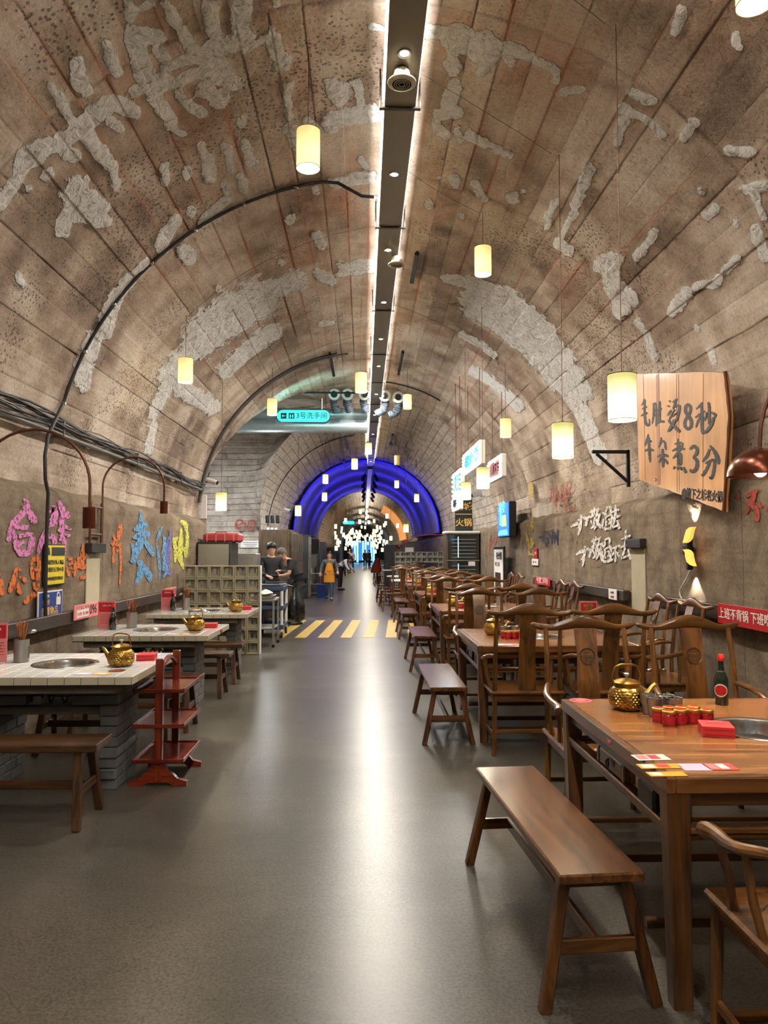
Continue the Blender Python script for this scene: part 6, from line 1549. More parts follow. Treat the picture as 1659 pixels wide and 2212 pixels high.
# red folding shelf stand
def red_stand():
    t = thing('shelf_stand', 'three-tier red-brown wooden folding shelf stand beside the closest tiled table', 'shelf stand', (-1.355, 5.25, 0))
    for s in (-1, 1):
        y = s*.22
        MB().box((0, y, .43), (.05, .04, .80), .004).build('post', 'red_wood_Z', t)
        prof = [(-.19, 0), (-.19, .03), (-.13, .045), (-.10, .075), (-.06, .105), (-.04, .15), (.04, .15), (.06, .105), (.10, .075), (.13, .045), (.19, .03), (.19, 0), (.10, 0), (.07, .02), (-.07, .02), (-.10, 0)]
        MB().prism(prof, .035, frame((0, y, 0), *FR)).build('foot', 'red_wood_X', t, ang=20)
    for z in (.16, .39, .62):
        sh = MB().box((0, 0, z), (.33, .46, .012), .002).build('shelf', 'red_wood_Y', t)
        for s in (-1, 1):
            MB().box((s*.165, 0, z+.006), (.012, .50, .028), .003).build('shelf_edge', 'red_wood_Y', sh)
            MB().box((0, s*.245, z+.002), (.33, .016, .026), .003).build('shelf_edge', 'red_wood_X', sh)
    n = 14; pts = [(0, -.20+.40*k/n, .74+.075*math.sin(PI*k/n)) for k in range(n+1)]
    mb = MB(); mb.tube(pts, .016, 8); mb.build('carry_handle', 'red_wood_Y', t)
red_stand()

# ------------------------------------------------------------------ breeze-block screens
def breeze_mesh(b, dep, mat):
    mb = MB(); h = b/2-.002; w_ = .022
    for s in (-1, 1):
        mb.box((s*(h-w_/2), 0, 0), (w_, dep, 2*h), .002); mb.box((0, 0, s*(h-w_/2)), (2*h-2*w_, dep, w_), .002)
        mb.box((s*(h-w_-.012), dep*.2, 0), (.024, dep*.5, 2*h-2*w_), .002); mb.box((0, dep*.2, s*(h-w_-.012)), (2*h-2*w_-.04, dep*.5, .024), .002)
    mb.box((h*.12, dep*.35, 0), (.030, .02, 2*h-2*w_))
    return mb.mesh('breeze_block', mat, 20)
def screen(x0, y, nx, nz, b, mat, lb, skip=()):
    t = thing('breeze_block_screen', lb, 'partition', (x0, y, 0)); me = breeze_mesh(b, .12, mat)
    for i in range(nx):
        for j in range(nz):
            if (i, j) in skip: continue
            link('breeze_block', me, t, (b*(i+.5), 0, b*(j+.5)+.001))
    return t
sc = screen(-2.70, 11.30, 6, 7, .190, 'cream_block', 'cream breeze-block screen between the third tiled table and the service counter')
MB().box((1.148, .0, .665), (.012, .14, 1.33), .002).build('end_board', 'white_paint', sc)
screen(1.10, 26.0, 10, 8, .190, 'grey_block', 'long grey breeze-block screen across the board side, past the round tables', [(i, 5) for i in range(3, 8)])
screen(-2.6, 38.0, 6, 7, .2, 'cream_block', 'distant breeze-block screen on the service side')

# ------------------------------------------------------------------ service counter on the passage side
def cabinet(x0, x1, y0, y1, z1, lb, name, cat, body, door, side='front', ndoor=1, handle=True, z0=0.0, hm='steel'):
    t = thing(name, lb, cat, ((x0+x1)/2, (y0+y1)/2, z0)); W, D, H_ = x1-x0, y1-y0, z1-z0
    MB().box((0, 0, H_/2), (W, D, H_), .008).build('carcass', body, t)
    n = ndoor
    for k in range(n):
        if side == 'front':
            dz = (H_-.06)/n; c = (0, -D/2-.012, .03+dz*(k+.5)); d = MB().box(c, (W-.05, .022, dz-.015), .006).build('door', door, t)
            if handle: MB().tube([(W/2-.08, c[1]-.03, c[2]-.12), (W/2-.08, c[1]-.03, c[2]+.12)], .01, 6).build('door_handle', hm, d)
        else:
            dy = (D-.04)/n
            for r_ in range(2):
                c = (W/2+.012, -D/2+.02+dy*(k+.5), H_*(.32 if r_ == 0 else .80)); d = MB().box(c, (.022, dy-.02, H_*(.60 if r_ == 0 else .34)), .005).build('door', door, t)
                if handle: MB().tube([(c[0]+.03, c[1]-dy*.32, c[2]-.1), (c[0]+.03, c[1]-dy*.32, c[2]+.1)], .012, 6).build('door_handle', hm, d)
    return t
cabinet(-2.79, -2.23, 12.5, 13.28, 1.70, 'grey stainless cabinet with a dark side behind the breeze-block screen', 'steel_cabinet', 'cabinet', 'dark_steel', 'brushed_steel')
t = thing('plaid_bag', 'red plaid woven box bag lying on top of the steel cabinet', 'bag', (-2.42, 12.9, 1.70))
MB().box((0, 0, .075), (.62, .42, .15), .03).build('bag_body', 'plaid_red', t)
for k in range(4): MB().box((-.24+.15*k, -.212, .075), (.02, .004, .13)).build('plaid_band', 'pink_print', t)
MB().tube([(-.1, -.21, .13), (-.08, -.24, .17), (.08, -.24, .17), (.1, -.21, .13)], .008, 6).build('strap', 'red_print', t)
cabinet(-2.48, -1.98, 13.75, 14.35, 1.50, 'low stainless counter cabinet beside the young man in black', 'steel_counter', 'counter', 'brushed_steel', 'brushed_steel', ndoor=2)
t = thing('price_board', 'white printed board high on the passage wall beside the red letters', 'sign', (-3.22, 21.27, 1.74)); MB().box((0, 0, 0), (.56, .03, .20), .004).build('panel', 'white_print', t)
for k in range(3): MB().box((0, -.018, .05-.05*k), (.46-.1*k, .003, .012)).build('printed_line', 'ink', t)
for k in range(3):
    t = thing('tube_light', f'upright pale blue tube light, {("left", "middle", "right")[k]} of three beside the brown cabinets', 'light', (-2.68+.11*k, 20.9, 0), 0, 'upright tube lights beside the brown cabinets')
    MB().tube([(0, 0, 0), (0, 0, 2.2)], .035, 10).build('tube', 'tube_blue', t)
    for z in (1.35, 1.77, 2.1): MB().box((0, -.04, z), (.05, .03, .07), .008).build('knob', 'black_iron', t)
    s_ = thing('wall_spotlight', f'small black spotlight, {("left", "middle", "right")[k]} of three above the tube lights', 'spotlight', (-2.62+.14*k, 20.2, 2.45), 0, 'black spotlights above the tube lights')
    MB().tube([(0, .1, .03), (0, 0, .03)], .012, 6).build('arm', 'black_iron', s_); MB().tube([(0, 0, .05), (.02, -.05, -.14)], .05, 10).build('lamp_body', 'black_iron', s_)
cabinet(-2.45, -1.72, 17.4, 19.7, 2.05, 'tall brown locker cabinet closest to the older man', 'locker_cabinet', 'cabinet', 'cabinet_wood', 'cabinet_wood', 'side', 3)
cabinet(-2.45, -1.74, 19.8, 21.2, 2.02, 'second tall brown cabinet with steel edges behind the first', 'locker_cabinet', 'cabinet', 'rail_wood', 'cabinet_wood', 'side', 2)
cabinet(-2.6, -1.80, 24.3, 25.4, 2.08, 'tall glossy steel fridge with a pale top behind the brown cabinets', 'steel_fridge', 'fridge', 'dark_steel', 'brushed_steel', 'side', 1)
cabinet(-2.4, -1.63, 26.2, 27.0, 1.45, 'grey appliance cabinet behind the bottle rack', 'grey_appliance', 'appliance', 'dark_steel', 'grey_conduit')
cabinet(-2.6, -1.72, 28.2, 29.2, 2.0, 'black tall cabinet at the foot of the blue arch', 'black_cabinet', 'cabinet', 'black_iron', 'black_plastic', 'side', 1)
cabinet(-2.6, -1.75, 33, 35.5, 1.95, 'grey panelled kiosk inside the blue arch', 'grey_kiosk', 'kiosk', 'grey_conduit', 'grey_conduit', handle=False)
cabinet(-2.6, -1.35, 42, 43, 1.75, 'dark wooden stand with a small white notice in the distance', 'wooden_stand', 'stand', 'cabinet_wood', 'rail_wood')
t = thing('bottle_rack', 'metal rack of bottles and boxes behind the woman in the apron', 'rack', (-1.72, 25.6, 0))
for z in (.1, .42, .78): MB().box((0, 0, z), (.62, .42, .02), .003).build('shelf', 'brushed_steel', t)
for sx in (-1, 1):
    for sy in (-1, 1): MB().box((sx*.3, sy*.2, .45), (.02, .02, .9)).build('leg', 'dark_steel', t)
for k in range(8):
    b = thing('drink_bottle', f'small {("brass", "white", "dark green", "red")[k % 4]} bottle on the {"top" if k < 4 else "middle"} shelf of the metal rack', 'bottle', (-1.98+.17*(k % 4), 25.45+.1*(k % 2), .79 if k < 4 else .43), 0, 'bottles on the metal rack')
    MB().lathe([(.001, 0), (.035, 0), (.036, .13), (.012, .18), (.012, .22), (.001, .22)], 12).build('bottle_body', ('brass', 'white_plastic', 'bottle_glass', 'red_print')[k % 4], b)
t = thing('storage_bin', 'blue plastic bin on the floor beside the woman in the apron', 'bin', (-1.38, 24.7, 0))
MB().loft([[Vector((sx*a, sy*b, z)) for sx, sy in ((-1, -1), (1, -1), (1, 1), (-1, 1))] for a, b, z in ((.14, .14, 0), (.18, .18, .42))]).build('bin_body', 'blue_bin', t)
MB().box((0, 0, .43), (.38, .38, .025), .006).build('rim', 'blue_bin', t)
t = thing('service_table', 'dark low counter beside the older man', 'counter', (-2.12, 16.2, 0))
MB().box((0, 0, .80), (.75, 1.5, .04), .006).build('worktop', 'brushed_steel', t)
for sx in (-1, 1):
    for sy in (-1, 1): MB().box((sx*.34, sy*.7, .39), (.04, .04, .78)).build('leg', 'dark_steel', t)
MB().box((0, 0, .35), (.72, 1.45, .03)).build('under_shelf', 'dark_steel', t)
t = thing('printer_paper', 'bright white sheet on the dark counter beside the older man', 'paper', (-1.98, 15.8, .821)); MB().box((0, 0, .002), (.3, .5, .003)).build('sheet', 'white_paint', t)
# steel table and blue service cart
t = thing('steel_trolley', 'stainless trolley table beside the breeze-block screen', 'trolley', (-1.70, 12.35, 0))
MB().box((0, 0, .755), (.56, .7, .03), .004).build('tabletop', 'brushed_steel', t)
MB().box((0, 0, .30), (.52, .66, .02), .003).build('lower_shelf', 'brushed_steel', t)
for sx in (-1, 1):
    for sy in (-1, 1):
        l_ = MB().box((sx*.255, sy*.32, .40), (.032, .032, .70), .003).build('leg', 'brushed_steel', t); MB().lathe([(.001, .05), (.022, .045), (.026, .02), (.018, 0), (.001, 0)], 10, (sx*.255, sy*.32, 0)).build('caster', 'black_plastic', l_)
MB().box((0, -.1, .80), (.50, .42, .06), .01).build('tray', 'steel', t)
t = thing('white_bag', 'crumpled white plastic bag on the stainless trolley', 'bag', (-1.62, 12.2, .83)); 
mb = MB(); mb.ellipsoid((0, 0, .03), (.13, .15, .045), 14, 8)
mb.v = [(x*(1+.2*math.sin(9*y+z*60)), y*(1+.15*math.cos(11*x)), z*(1+.3*math.sin(23*x+17*y))) for x, y, z in mb.v]; mb.build('bag_body', 'white_plastic', t)
t = thing('service_cart', 'blue-grey plastic service cart with pale posts beside the black bag', 'cart', (-1.68, 13.75, 0))
for z in (.16, .50, .84): 
    s_ = MB().box((0, 0, z), (.48, .80, .03), .01).build('shelf', 'blue_plastic', t)
    for q in (-1, 1): MB().box((q*.24, 0, z+.035), (.02, .80, .07), .006).build('shelf_rim', 'blue_plastic', s_); MB().box((0, q*.40, z+.035), (.48, .02, .07), .006).build('shelf_rim', 'blue_plastic', s_)
for sx in (-1, 1):
    for sy in (-1, 1):
        l_ = MB().tube([(sx*.22, sy*.37, .12), (sx*.22, sy*.37, .88)], .028, 10).build('post', 'white_plastic' if sx > 0 else 'blue_plastic', t)
        w_ = MB().tube([(sx*.22-.018, sy*.37, .05), (sx*.22+.018, sy*.37, .05)], .05, 14).build('wheel', 'black_plastic', t)
MB().tube([(-.18, .42, .88), (-.18, .50, .95), (.18, .50, .95), (.18, .42, .88)], .016, 8).build('push_handle', 'blue_plastic', t)
t = thing('condiment_tray', 'dark tray on top of the blue-grey cart', 'tray', (-1.68, 13.7, .90)); MB().box((0, 0, .02), (.40, .5, .04), .01).build('tray_body', 'dark_steel', t)
t = thing('rubbish_bag', 'black glossy rubbish bag hanging from the end of the cart', 'bag', (-1.30, 14.4, .50))
mb = MB(); prof = [(.02, .34), (.05, .33), (.06, .27), (.11, .15), (.155, 0), (.17, -.14), (.15, -.26), (.08, -.32), (.02, -.33)]
n = 40; rings = []
for r, z in prof: rings.append([Vector((r*(1+.10*math.sin(9*a+z*5)+.06*math.sin(17*a-z*9))*math.cos(a), .85*r*(1+.10*math.sin(9*a+z*5))*math.sin(a), z)) for a in [2*PI*k/n for k in range(n)]])
mb.loft(rings[::-1]); mb.build('bag_body', 'bag_black', t); MB().tube([(0, 0, .32), (.01, 0, .37), (-.03, -.02, .41)], [.03, .02, .035], 8).build('knot', 'bag_black', t)
MB().tube([(-.05, -.05, .36), (-.15, -.1, .40)], .01, 6).build('hook', 'steel', t)

# ------------------------------------------------------------------ drinks fridge, lockers and stools beyond on the board side
t = thing('drinks_fridge', 'tall glass-doored drinks fridge with a pale top against the wall', 'fridge', (2.52, 19.1, 0))
MB().box((0, 0, 1.0), (.84, .7, 2.0), .01).build('carcass', 'cabinet_wood', t); MB().box((0, -.02, 2.02), (.90, .76, .07), .02).build('top_cap', 'white_plastic', t)
for z0, z1 in ((.12, 1.28), (1.33, 1.96)):
    d_ = MB().box((0, -.36, (z0+z1)/2), (.76, .03, z1-z0), .006).build('glass_door', 'glass_dark', t)
    for k in range(int((z1-z0)/.09)): MB().box((.02, -.378, z0+.06+.09*k), (.62, .004, .012)).build('shelf_line', 'pipe_silver', d_)
    MB().box((-.12, -.380, (z0+z1)/2), (.02, .005, z1-z0-.1)).build('light_bar', 'tube_blue', d_)
MB().box((0, -.385, 1.305), (.84, .03, .04), .01).build('handle_bar', 'steel', t); MB().box((.22, -.385, .98+.25), (.17, .004, .1)).build('notice', 'white_print', t)
t = cabinet(1.65, 2.25, 31.5, 32.3, 1.95, 'dark wooden cupboard with a white notice behind the grey breeze-block screen', 'wooden_cupboard', 'cupboard', 'rail_wood', 'cabinet_wood')
MB().box((0, -.43, 1.60), (.36, .01, .2)).build('notice', 'white_print', t)
cabinet(.95, 1.5, 33.5, 34.2, 1.82, 'lower dark cupboard beside the one with the notice', 'wooden_cupboard', 'cupboard', 'rail_wood', 'rail_wood')
t = thing('arched_wall_lamp', 'thin red pipe lamp bent out over the grey breeze-block screen', 'wall lamp', (2.9, 27, 2.15))
MB().tube([(0, 0, 0), (-.9, 0, -.03), (-1.6, .2, -.45)], .014, 6).build('pipe_arm', 'red_print', t); MB().tube([(-1.6, .2, -.42), (-1.68, .2, -.5)], .07, 10).build('lamp_shade', 'copper_lamp', t)
lo = []
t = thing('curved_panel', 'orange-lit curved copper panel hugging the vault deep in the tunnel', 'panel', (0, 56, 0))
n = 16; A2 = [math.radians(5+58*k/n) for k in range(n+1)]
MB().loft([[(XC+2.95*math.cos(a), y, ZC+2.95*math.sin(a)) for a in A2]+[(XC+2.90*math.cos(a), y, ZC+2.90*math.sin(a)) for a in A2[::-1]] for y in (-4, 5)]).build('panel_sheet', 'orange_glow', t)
for k, (x, y, z, h) in enumerate(((-1.6, 46, 0, 1.1), (-1.75, 50, 0, 1.2), (1.35, 47, 0, 1.2), (1.6, 52, 0, 1.0), (-1.5, 56, 0, 1.1), (1.5, 60, 0, 1.1))):
    t = thing('dining_table', f'{("first", "second", "third")[(0, 1, 0, 1, 2, 2)[k]]} distant wooden table on the {"service" if x < 0 else "board"} side deep in the tunnel', 'table', (x, y, 0), 0, 'distant tables deep in the tunnel')
    MB().box((0, 0, .76), (1.1, 1.3, .05), .005).build('tabletop', 'table_wood_X', t)
    for sx in (-1, 1):
        for sy in (-1, 1): MB().box((sx*.48, sy*.58, .37), (.07, .07, .74)).build('leg', 'table_wood_Z', t)
t = thing('draped_coat', 'bright orange coat draped over a stool beside the person in dark clothes', 'coat', (.66, 37.5, .46))
mb = MB(); rings = []
for z, w1, w2 in ((.75, .05, .04), (.6, .14, .10), (.35, .20, .14), (.1, .26, .2), (-.02, .22, .18)):
    rings.append([Vector((w1*math.cos(a)*(1+.15*math.sin(5*a+z*9))+.12*(z-.3), w2*math.sin(a), z)) for a in np.linspace(0, 2*PI, 20, endpoint=False)])
mb.loft(rings[::-1]).build('cloth', 'orange_cloth', t)

# ------------------------------------------------------------------ people
def skin_body(name, joints, edges, root, mat, parent, sub=2):
    me = bpy.data.meshes.new(name); names = list(joints); idx = {k: i for i, k in enumerate(names)}
    me.from_pydata([joints[k][:3] for k in names], [(idx[a], idx[b]) for a, b in edges], [])
    o = bpy.data.objects.new(name, me); COL.objects.link(o); o.parent = parent
    md = o.modifiers.new('skin', 'SKIN'); md.use_smooth_shade = True
    if not me.skin_vertices: me.skin_vertices.new(name='skin') if hasattr(me.skin_vertices, 'new') else None
    sv = me.skin_vertices[0].data
    for k in names:
        r = joints[k][3]; sv[idx[k]].radius = (r, r if len(joints[k]) < 5 else joints[k][4]); sv[idx[k]].use_root = (k == root)
    s_ = o.modifiers.new('sub', 'SUBSURF'); s_.levels = sub; s_.render_levels = sub
    me.materials.append(MATS[mat]); return o
def person(label, loc, rz, J, hair='hair_black', top='shirt_black', legs='shirt_black', sleeve='long', apron=False, height=1.65, shoes='black_plastic', hair_style='short', face_pitch=0.0, grip=None, build=1.0, name='person'):
    """J: joint overrides in metres for a 1.65 m figure facing -Y; the body is one continuous skin"""
    t = thing(name, label, 'person', loc, rz); k = height/1.65
    D = dict(pelvis=(0, 0, .90), waist=(0, 0, 1.02), chest=(0, 0, 1.20), upper=(0, 0, 1.33), neck=(0, 0, 1.41), skull=(0, -.01, 1.50),
             shl=(-.17, 0, 1.34), ell=(-.21, .02, 1.08), wrl=(-.21, -.06, .84), shr=(.17, 0, 1.34), elr=(.21, .02, 1.08), wrr=(.21, -.06, .84),
             hpl=(-.085, 0, .86), knl=(-.095, -.01, .47), anl=(-.095, .02, .08), tol=(-.10, -.12, .03), hpr=(.085, 0, .86), knr=(.095, -.01, .47), anr=(.095, .02, .08), tor=(.10, -.12, .03))
    D.update(J); D = {a: Vector(b)*k for a, b in D.items()}
    R_ = dict(pelvis=.115, waist=.105, chest=.125, upper=.09, neck=.05, skull=.045, shl=.058, ell=.040, wrl=.026, shr=.058, elr=.040, wrr=.026,
              hpl=.082, knl=.052, anl=.036, tol=.028, hpr=.082, knr=.052, anr=.036, tor=.028)
    E_ = [('pelvis', 'waist'), ('waist', 'chest'), ('chest', 'upper'), ('upper', 'neck'), ('neck', 'skull'), ('upper', 'shl'), ('shl', 'ell'), ('ell', 'wrl'), ('upper', 'shr'), ('shr', 'elr'), ('elr', 'wrr'),
          ('pelvis', 'hpl'), ('hpl', 'knl'), ('knl', 'anl'), ('anl', 'tol'), ('pelvis', 'hpr'), ('hpr', 'knr'), ('knr', 'anr'), ('anr', 'tor')]
    jj = {a: (D[a].x, D[a].y, D[a].z, R_[a]*k*(build if a in ('pelvis', 'waist', 'chest') else 1), R_[a]*k*(.80 if a in ('pelvis', 'waist', 'chest', 'upper') else 1)) for a in D}
    skin_body('body', jj, E_, 'pelvis', 'skin', t)
    def sub(names, edges, root, grow, nm, mat, cut=None):
        q = {}
        for a in names:
            b = jj[a]; q[a] = (b[0], b[1], b[2], b[3]+grow*k, b[4]+grow*k)
        if cut: q.update(cut)
        return skin_body(nm, q, edges, root, mat, t)
    mid = lambda a, b, f: D[a].lerp(D[b], f)
    cut = {}; te = [('pelvis', 'waist'), ('waist', 'chest'), ('chest', 'upper')]; tn = ['pelvis', 'waist', 'chest', 'upper']
    for s in 'lr':
        tn += ['sh'+s]; te += [('upper', 'sh'+s)]
        if sleeve == 'long':
            e = mid('el'+s, 'wr'+s, .92); cut['cf'+s] = (e.x, e.y, e.z, .040*k, .040*k); tn += ['el'+s]; te += [('sh'+s, 'el'+s), ('el'+s, 'cf'+s)]
        else:
            e = mid('sh'+s, 'el'+s, .78); cut['cf'+s] = (e.x, e.y, e.z, .062*k, .062*k); te += [('sh'+s, 'cf'+s)]
    hem = D['pelvis']+(D['pelvis']-D['waist']).normalized()*.03*k; cut['hem'] = (hem.x, hem.y, hem.z, .112*k, .09*k); te += [('hem', 'pelvis')]
    sub(tn, te, 'pelvis', .018, 'top', top, cut)
    cut = {}; ln = ['pelvis']; le = []
    for s in 'lr':
        e = mid('kn'+s, 'an'+s, .96); cut['cu'+s] = (e.x, e.y, e.z, .052*k, .052*k); ln += ['hp'+s, 'kn'+s]; le += [('pelvis', 'hp'+s), ('hp'+s, 'kn'+s), ('kn'+s, 'cu'+s)]
    sub(ln, le, 'pelvis', .012, 'trousers', legs, cut)
    for s in 'lr':
        a, b = D['an'+s], D['to'+s]; dv = (b-a); dv.z = 0; dv.normalize()
        MB().tube([Vector((a.x, a.y, a.z-.045*k))-dv*.05*k, Vector((a.x, a.y, a.z-.035*k)), Vector((b.x, b.y, a.z-.045*k)), Vector((b.x, b.y, a.z-.05*k))+dv*.06*k], [.03*k, .045*k, .042*k, .02*k], 10, flat=.8).build('shoe', shoes, t)
    # head
    hd = D['skull']+Vector((0, 0, .03*k)); ax = (D['skull']-D['neck']).normalized()
    RM = Matrix.Rotation(face_pitch, 3, 'X')
    prof = [(-.115, .030, .034, -.030), (-.10, .045, .050, -.028), (-.07, .060, .072, -.016), (-.03, .070, .088, -.004), (.01, .075, .096, 0), (.05, .074, .096, .004), (.085, .060, .080, .008), (.11, .035, .048, .010), (.12, .010, .014, .010)]
    rings = [[hd+RM @ (Vector((wx*math.cos(a), wy*math.sin(a)+oy, z))*k) for a in [2*PI*i/20 for i in range(20)]] for z, wx, wy, oy in prof]
    h_ = MB().loft(rings).build('head', 'skin', t, ang=80)
    P = lambda x, y, z: hd+RM @ (Vector((x, y, z))*k)
    MB().loft([[P(-.006, -.088, .01), P(.006, -.088, .01), P(0, -.096, .01)], [P(-.016, -.090, -.03), P(.016, -.090, -.03), P(0, -.118, -.028)], [P(-.010, -.088, -.038), P(.010, -.088, -.038), P(0, -.10, -.040)]]).build('nose', 'skin', h_)
    for s in (-1, 1):
        MB().ellipsoid(P(s*.028, -.086, .008), (.010*k, .006*k, .005*k), 8, 6).build('eye', 'hair_black', h_)
        MB().box(P(s*.028, -.090, .024), (.026*k, .006*k, .005*k)).build('eyebrow', hair, h_)
        MB().ellipsoid(P(s*.076, .004, -.005), (.010*k, .018*k, .030*k), 8, 6).build('ear', 'skin', h_)
    MB().ellipsoid(P(0, -.084, -.062), (.022*k, .008*k, .006*k), 10, 6).build('mouth', 'lips', h_)
    cap = [(-.06 if hair_style == 'tied' else -.035, .074, .080, .022), (.0, .082, .094, .014), (.05, .086, .098, .010), (.09, .074, .092, .010), (.125, .046, .06, .012), (.138, .010, .014, .012)] if hair_style != 'thick' else \
          [(-.03, .078, .080, .026), (.01, .086, .090, .020), (.045, .098, .112, .004), (.09, .096, .118, -.004), (.135, .066, .084, .004), (.152, .015, .02, .01)]
    rings = []
    for z, wx, wy, oy in cap:
        row = []
        for i in range(24):
            a = 2*PI*i/24; y = wy*math.sin(a)+oy
            if math.sin(a) < -.2 and z < (.03 if hair_style == 'thick' else .045): y = max(y, -.03)        # keep the face clear
            row.append(P(wx*math.cos(a)*(1+.03*math.sin(7*a+z*50)), y, z))
        rings.append(row)
    MB().loft(rings).build('hair', hair, t, ang=60)
    if hair_style == 'tied': MB().ellipsoid(P(0, .115, .04), (.035*k, .035*k, .035*k), 10, 8).build('hair_bun', hair, t)
    # hands with five fingers
    for s, sg in (('l', -1), ('r', 1)):
        a, b = D['el'+s], D['wr'+s]; z = (b-a).normalized(); x = Vector((1, 0, 0)) if abs(z.x) < .8 else Vector((0, 1, 0)); x = (x-z*x.dot(z)).normalized(); y = z.cross(x)
        mb = MB(); rings = [[b+z*q*k+(x*w1*math.cos(c)+y*w2*math.sin(c))*k for c in [2*PI*i/10 for i in range(10)]] for q, w1, w2 in ((-.015, .024, .020), (.02, .034, .017), (.06, .040, .015), (.082, .036, .011))]
        mb.loft(rings)
        for f in range(4):
            x0 = -.029+.0195*f; ln = (.058, .068, .064, .050)[f]
            p0 = b+(z*.075+x*x0)*k; mb.tube([p0, p0+(z*ln*.5-y*.006)*k, p0+(z*ln*.85-y*.026)*k], [.009*k, .0085*k, .0065*k], 7)
        p0 = b+(z*.02-x*sg*-.034)*k if False else b+(z*.02+x*(-.03 if sg > 0 else .03))*k; dr = x*(-1 if sg > 0 else 1)
        mb.tube([p0, p0+(z*.03+dr*.022-y*.01)*k, p0+(z*.06+dr*.026-y*.02)*k], [.011*k, .010*k, .008*k], 7)
        mb.build('hand', 'skin', t, ang=70)
    if apron:
        rings = []
        for z, hw, off in ((.62, .19, .03), (.75, .185, .025), (.90, .17, .025), (1.02, .15, .02), (1.12, .13, .02), (1.28, .085, .01)):
            y0 = -.135-off*.3
            rings.append([Vector((hw*math.cos(a), y0+.09*(1-math.sin(a)), z))*k for a in np.linspace(PI*.02, PI*.98, 12)]+[Vector((hw*.97*math.cos(a), y0+.012+.09*(1-math.sin(a)), z))*k for a in np.linspace(PI*.98, PI*.02, 12)])
        ap = MB().loft(rings).build('apron', 'apron_orange', t)
        for s in (-1, 1): MB().tube([Vector((s*.07, -.12, 1.27))*k, Vector((s*.075, -.08, 1.38))*k, Vector((s*.05, .02, 1.44))*k], .010*k, 6, flat=.5).build('apron_strap', 'apron_orange', ap)
        MB().tube([Vector((.05*math.cos(a), -.155, .90+.04*math.sin(a)))*k for a in np.linspace(0, 2*PI, 18)], .003, 4).build('printed_emblem', 'rusty_pipe', ap)
        MB().box(Vector((0, -.150, 1.0))*k, (.18, .004, .015)).build('printed_line', 'rusty_pipe', ap)
    return t
plain('lips', srgb(168, 96, 86), .5)
plain('skin2', srgb(206, 160, 130), .55)
# young man in black, turned towards the aisle, forearms raised
person('young man with thick black hair in a black v-neck shirt behind the service cart', (-1.87, 15.1, 0), .35,
       dict(ell=(-.24, -.02, 1.08), wrl=(-.12, -.26, 1.02), elr=(.23, -.03, 1.08), wrr=(.10, -.28, 1.12)), hair_style='thick', sleeve='long', height=1.70, face_pitch=.08)
person('older man with cropped grey hair in a black t-shirt bending over his phone', (-1.40, 15.75, 0), -1.05,
       dict(waist=(0, -.03, 1.01), chest=(0, -.12, 1.16), upper=(0, -.21, 1.27), neck=(0, -.27, 1.33), skull=(0, -.33, 1.39), shl=(-.17, -.20, 1.27), shr=(.17, -.20, 1.27),
            ell=(-.22, -.28, 1.03), wrl=(-.10, -.48, 1.02), elr=(.22, -.28, 1.02), wrr=(.10, -.48, .98)), hair='hair_grey', sleeve='short', height=1.72, face_pitch=.65, build=1.25)
t = thing('mobile_phone', 'black mobile phone in the hand of the older man', 'phone', (-1.91, 15.47, 1.06)); MB().box((0, 0, 0), (.08, .15, .012), .004).build('phone_body', 'black_plastic', t)
person('woman in an orange-yellow apron, grey cardigan and jeans walking along the aisle', (-1.07, 23.36, 0), .08,
       dict(ell=(-.27, .03, 1.10), wrl=(-.30, -.12, .93), elr=(.27, .02, 1.10), wrr=(.28, -.14, .98), knl=(-.09, -.02, .47), anl=(-.08, .20, .12), tol=(-.09, .10, .06), knr=(.08, -.10, .48), anr=(.07, -.12, .08), tor=(.07, -.26, .03)),
       top='cardigan_grey', legs='jeans', apron=True, height=1.52, hair_style='tied', shoes='black_plastic')
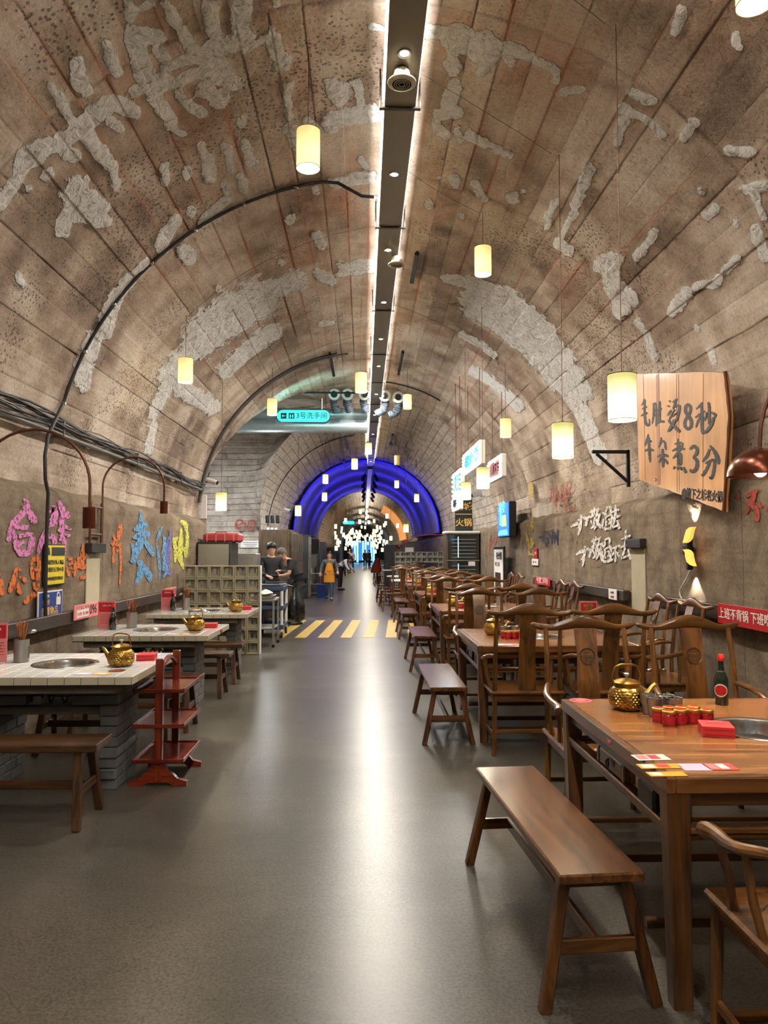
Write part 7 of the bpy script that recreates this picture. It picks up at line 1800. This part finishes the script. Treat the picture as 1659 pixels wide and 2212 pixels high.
person('person in a white shirt bending behind the woman in the apron', (-.92, 29.5, 0), 1.2,
       dict(waist=(0, -.05, 1.01), chest=(0, -.17, 1.12), upper=(0, -.28, 1.18), neck=(0, -.35, 1.21), skull=(0, -.42, 1.22), shl=(-.17, -.27, 1.18), shr=(.17, -.27, 1.18), ell=(-.2, -.36, .95), wrl=(-.18, -.5, .80), elr=(.2, -.36, .95), wrr=(.18, -.5, .80)),
       top='white_cloth', legs='navy_cloth', sleeve='long', height=1.62, face_pitch=.7)
person('person in long dark clothes standing by the orange coat', (1.30, 37.4, 0), -.6, dict(ell=(-.2, -.05, 1.1), wrl=(-.12, -.22, .95), elr=(.2, -.05, 1.1), wrr=(.12, -.22, .95)), top='navy_cloth', legs='navy_cloth', height=1.60, hair_style='thick')
for k, (x, y, tp, lg) in enumerate(((-.9, 58, 'white_cloth', 'navy_cloth'), (.15, 66, 'shirt_black', 'shirt_black'), (.55, 68, 'shirt_black', 'navy_cloth'), (-1.05, 52, 'shirt_black', 'jeans'))):
    person(('tiny distant person in a white top on the service side', 'tiny distant person in black on the aisle centre', 'tiny distant person in dark clothes right of centre', 'tiny distant person in black by the far tables')[k], (x, y, 0), .5*k, {}, top=tp, legs=lg, height=1.65)

# a few lights for the counter area and the passage
point('counter_light', (-2.3, 17.0, 2.7), 45, (.95, .97, 1), .2)
area('passage_light', (-4.8, 17.0, 4.6), (0, 0, 0), 2, 2, 420, (.92, .96, 1))
area('blue_counter_glow', (-2.3, 21.05, 1.7), (PI/2, 0, 0), .5, 1.0, 14, (.7, .9, 1))

# ------------------------------------------------------------------ lettering becomes plain mesh
bpy.context.view_layer.update()
_dg = bpy.context.evaluated_depsgraph_get(); _cache = {}
for o in [o for o in COL.objects if o.type == 'FONT']:
    if o.data.name not in _cache:
        _cache[o.data.name] = bpy.data.meshes.new_from_object(o.evaluated_get(_dg))
    nm = o.name; o.name = nm+'_old'
    n = bpy.data.objects.new(nm, _cache[o.data.name]); COL.objects.link(n)
    n.parent = o.parent; n.matrix_parent_inverse = o.matrix_parent_inverse.copy(); n.matrix_basis = o.matrix_basis.copy()
    for k in o.keys():
        if k in ('label', 'category', 'group', 'kind'): n[k] = o[k]
    bpy.data.objects.remove(o)
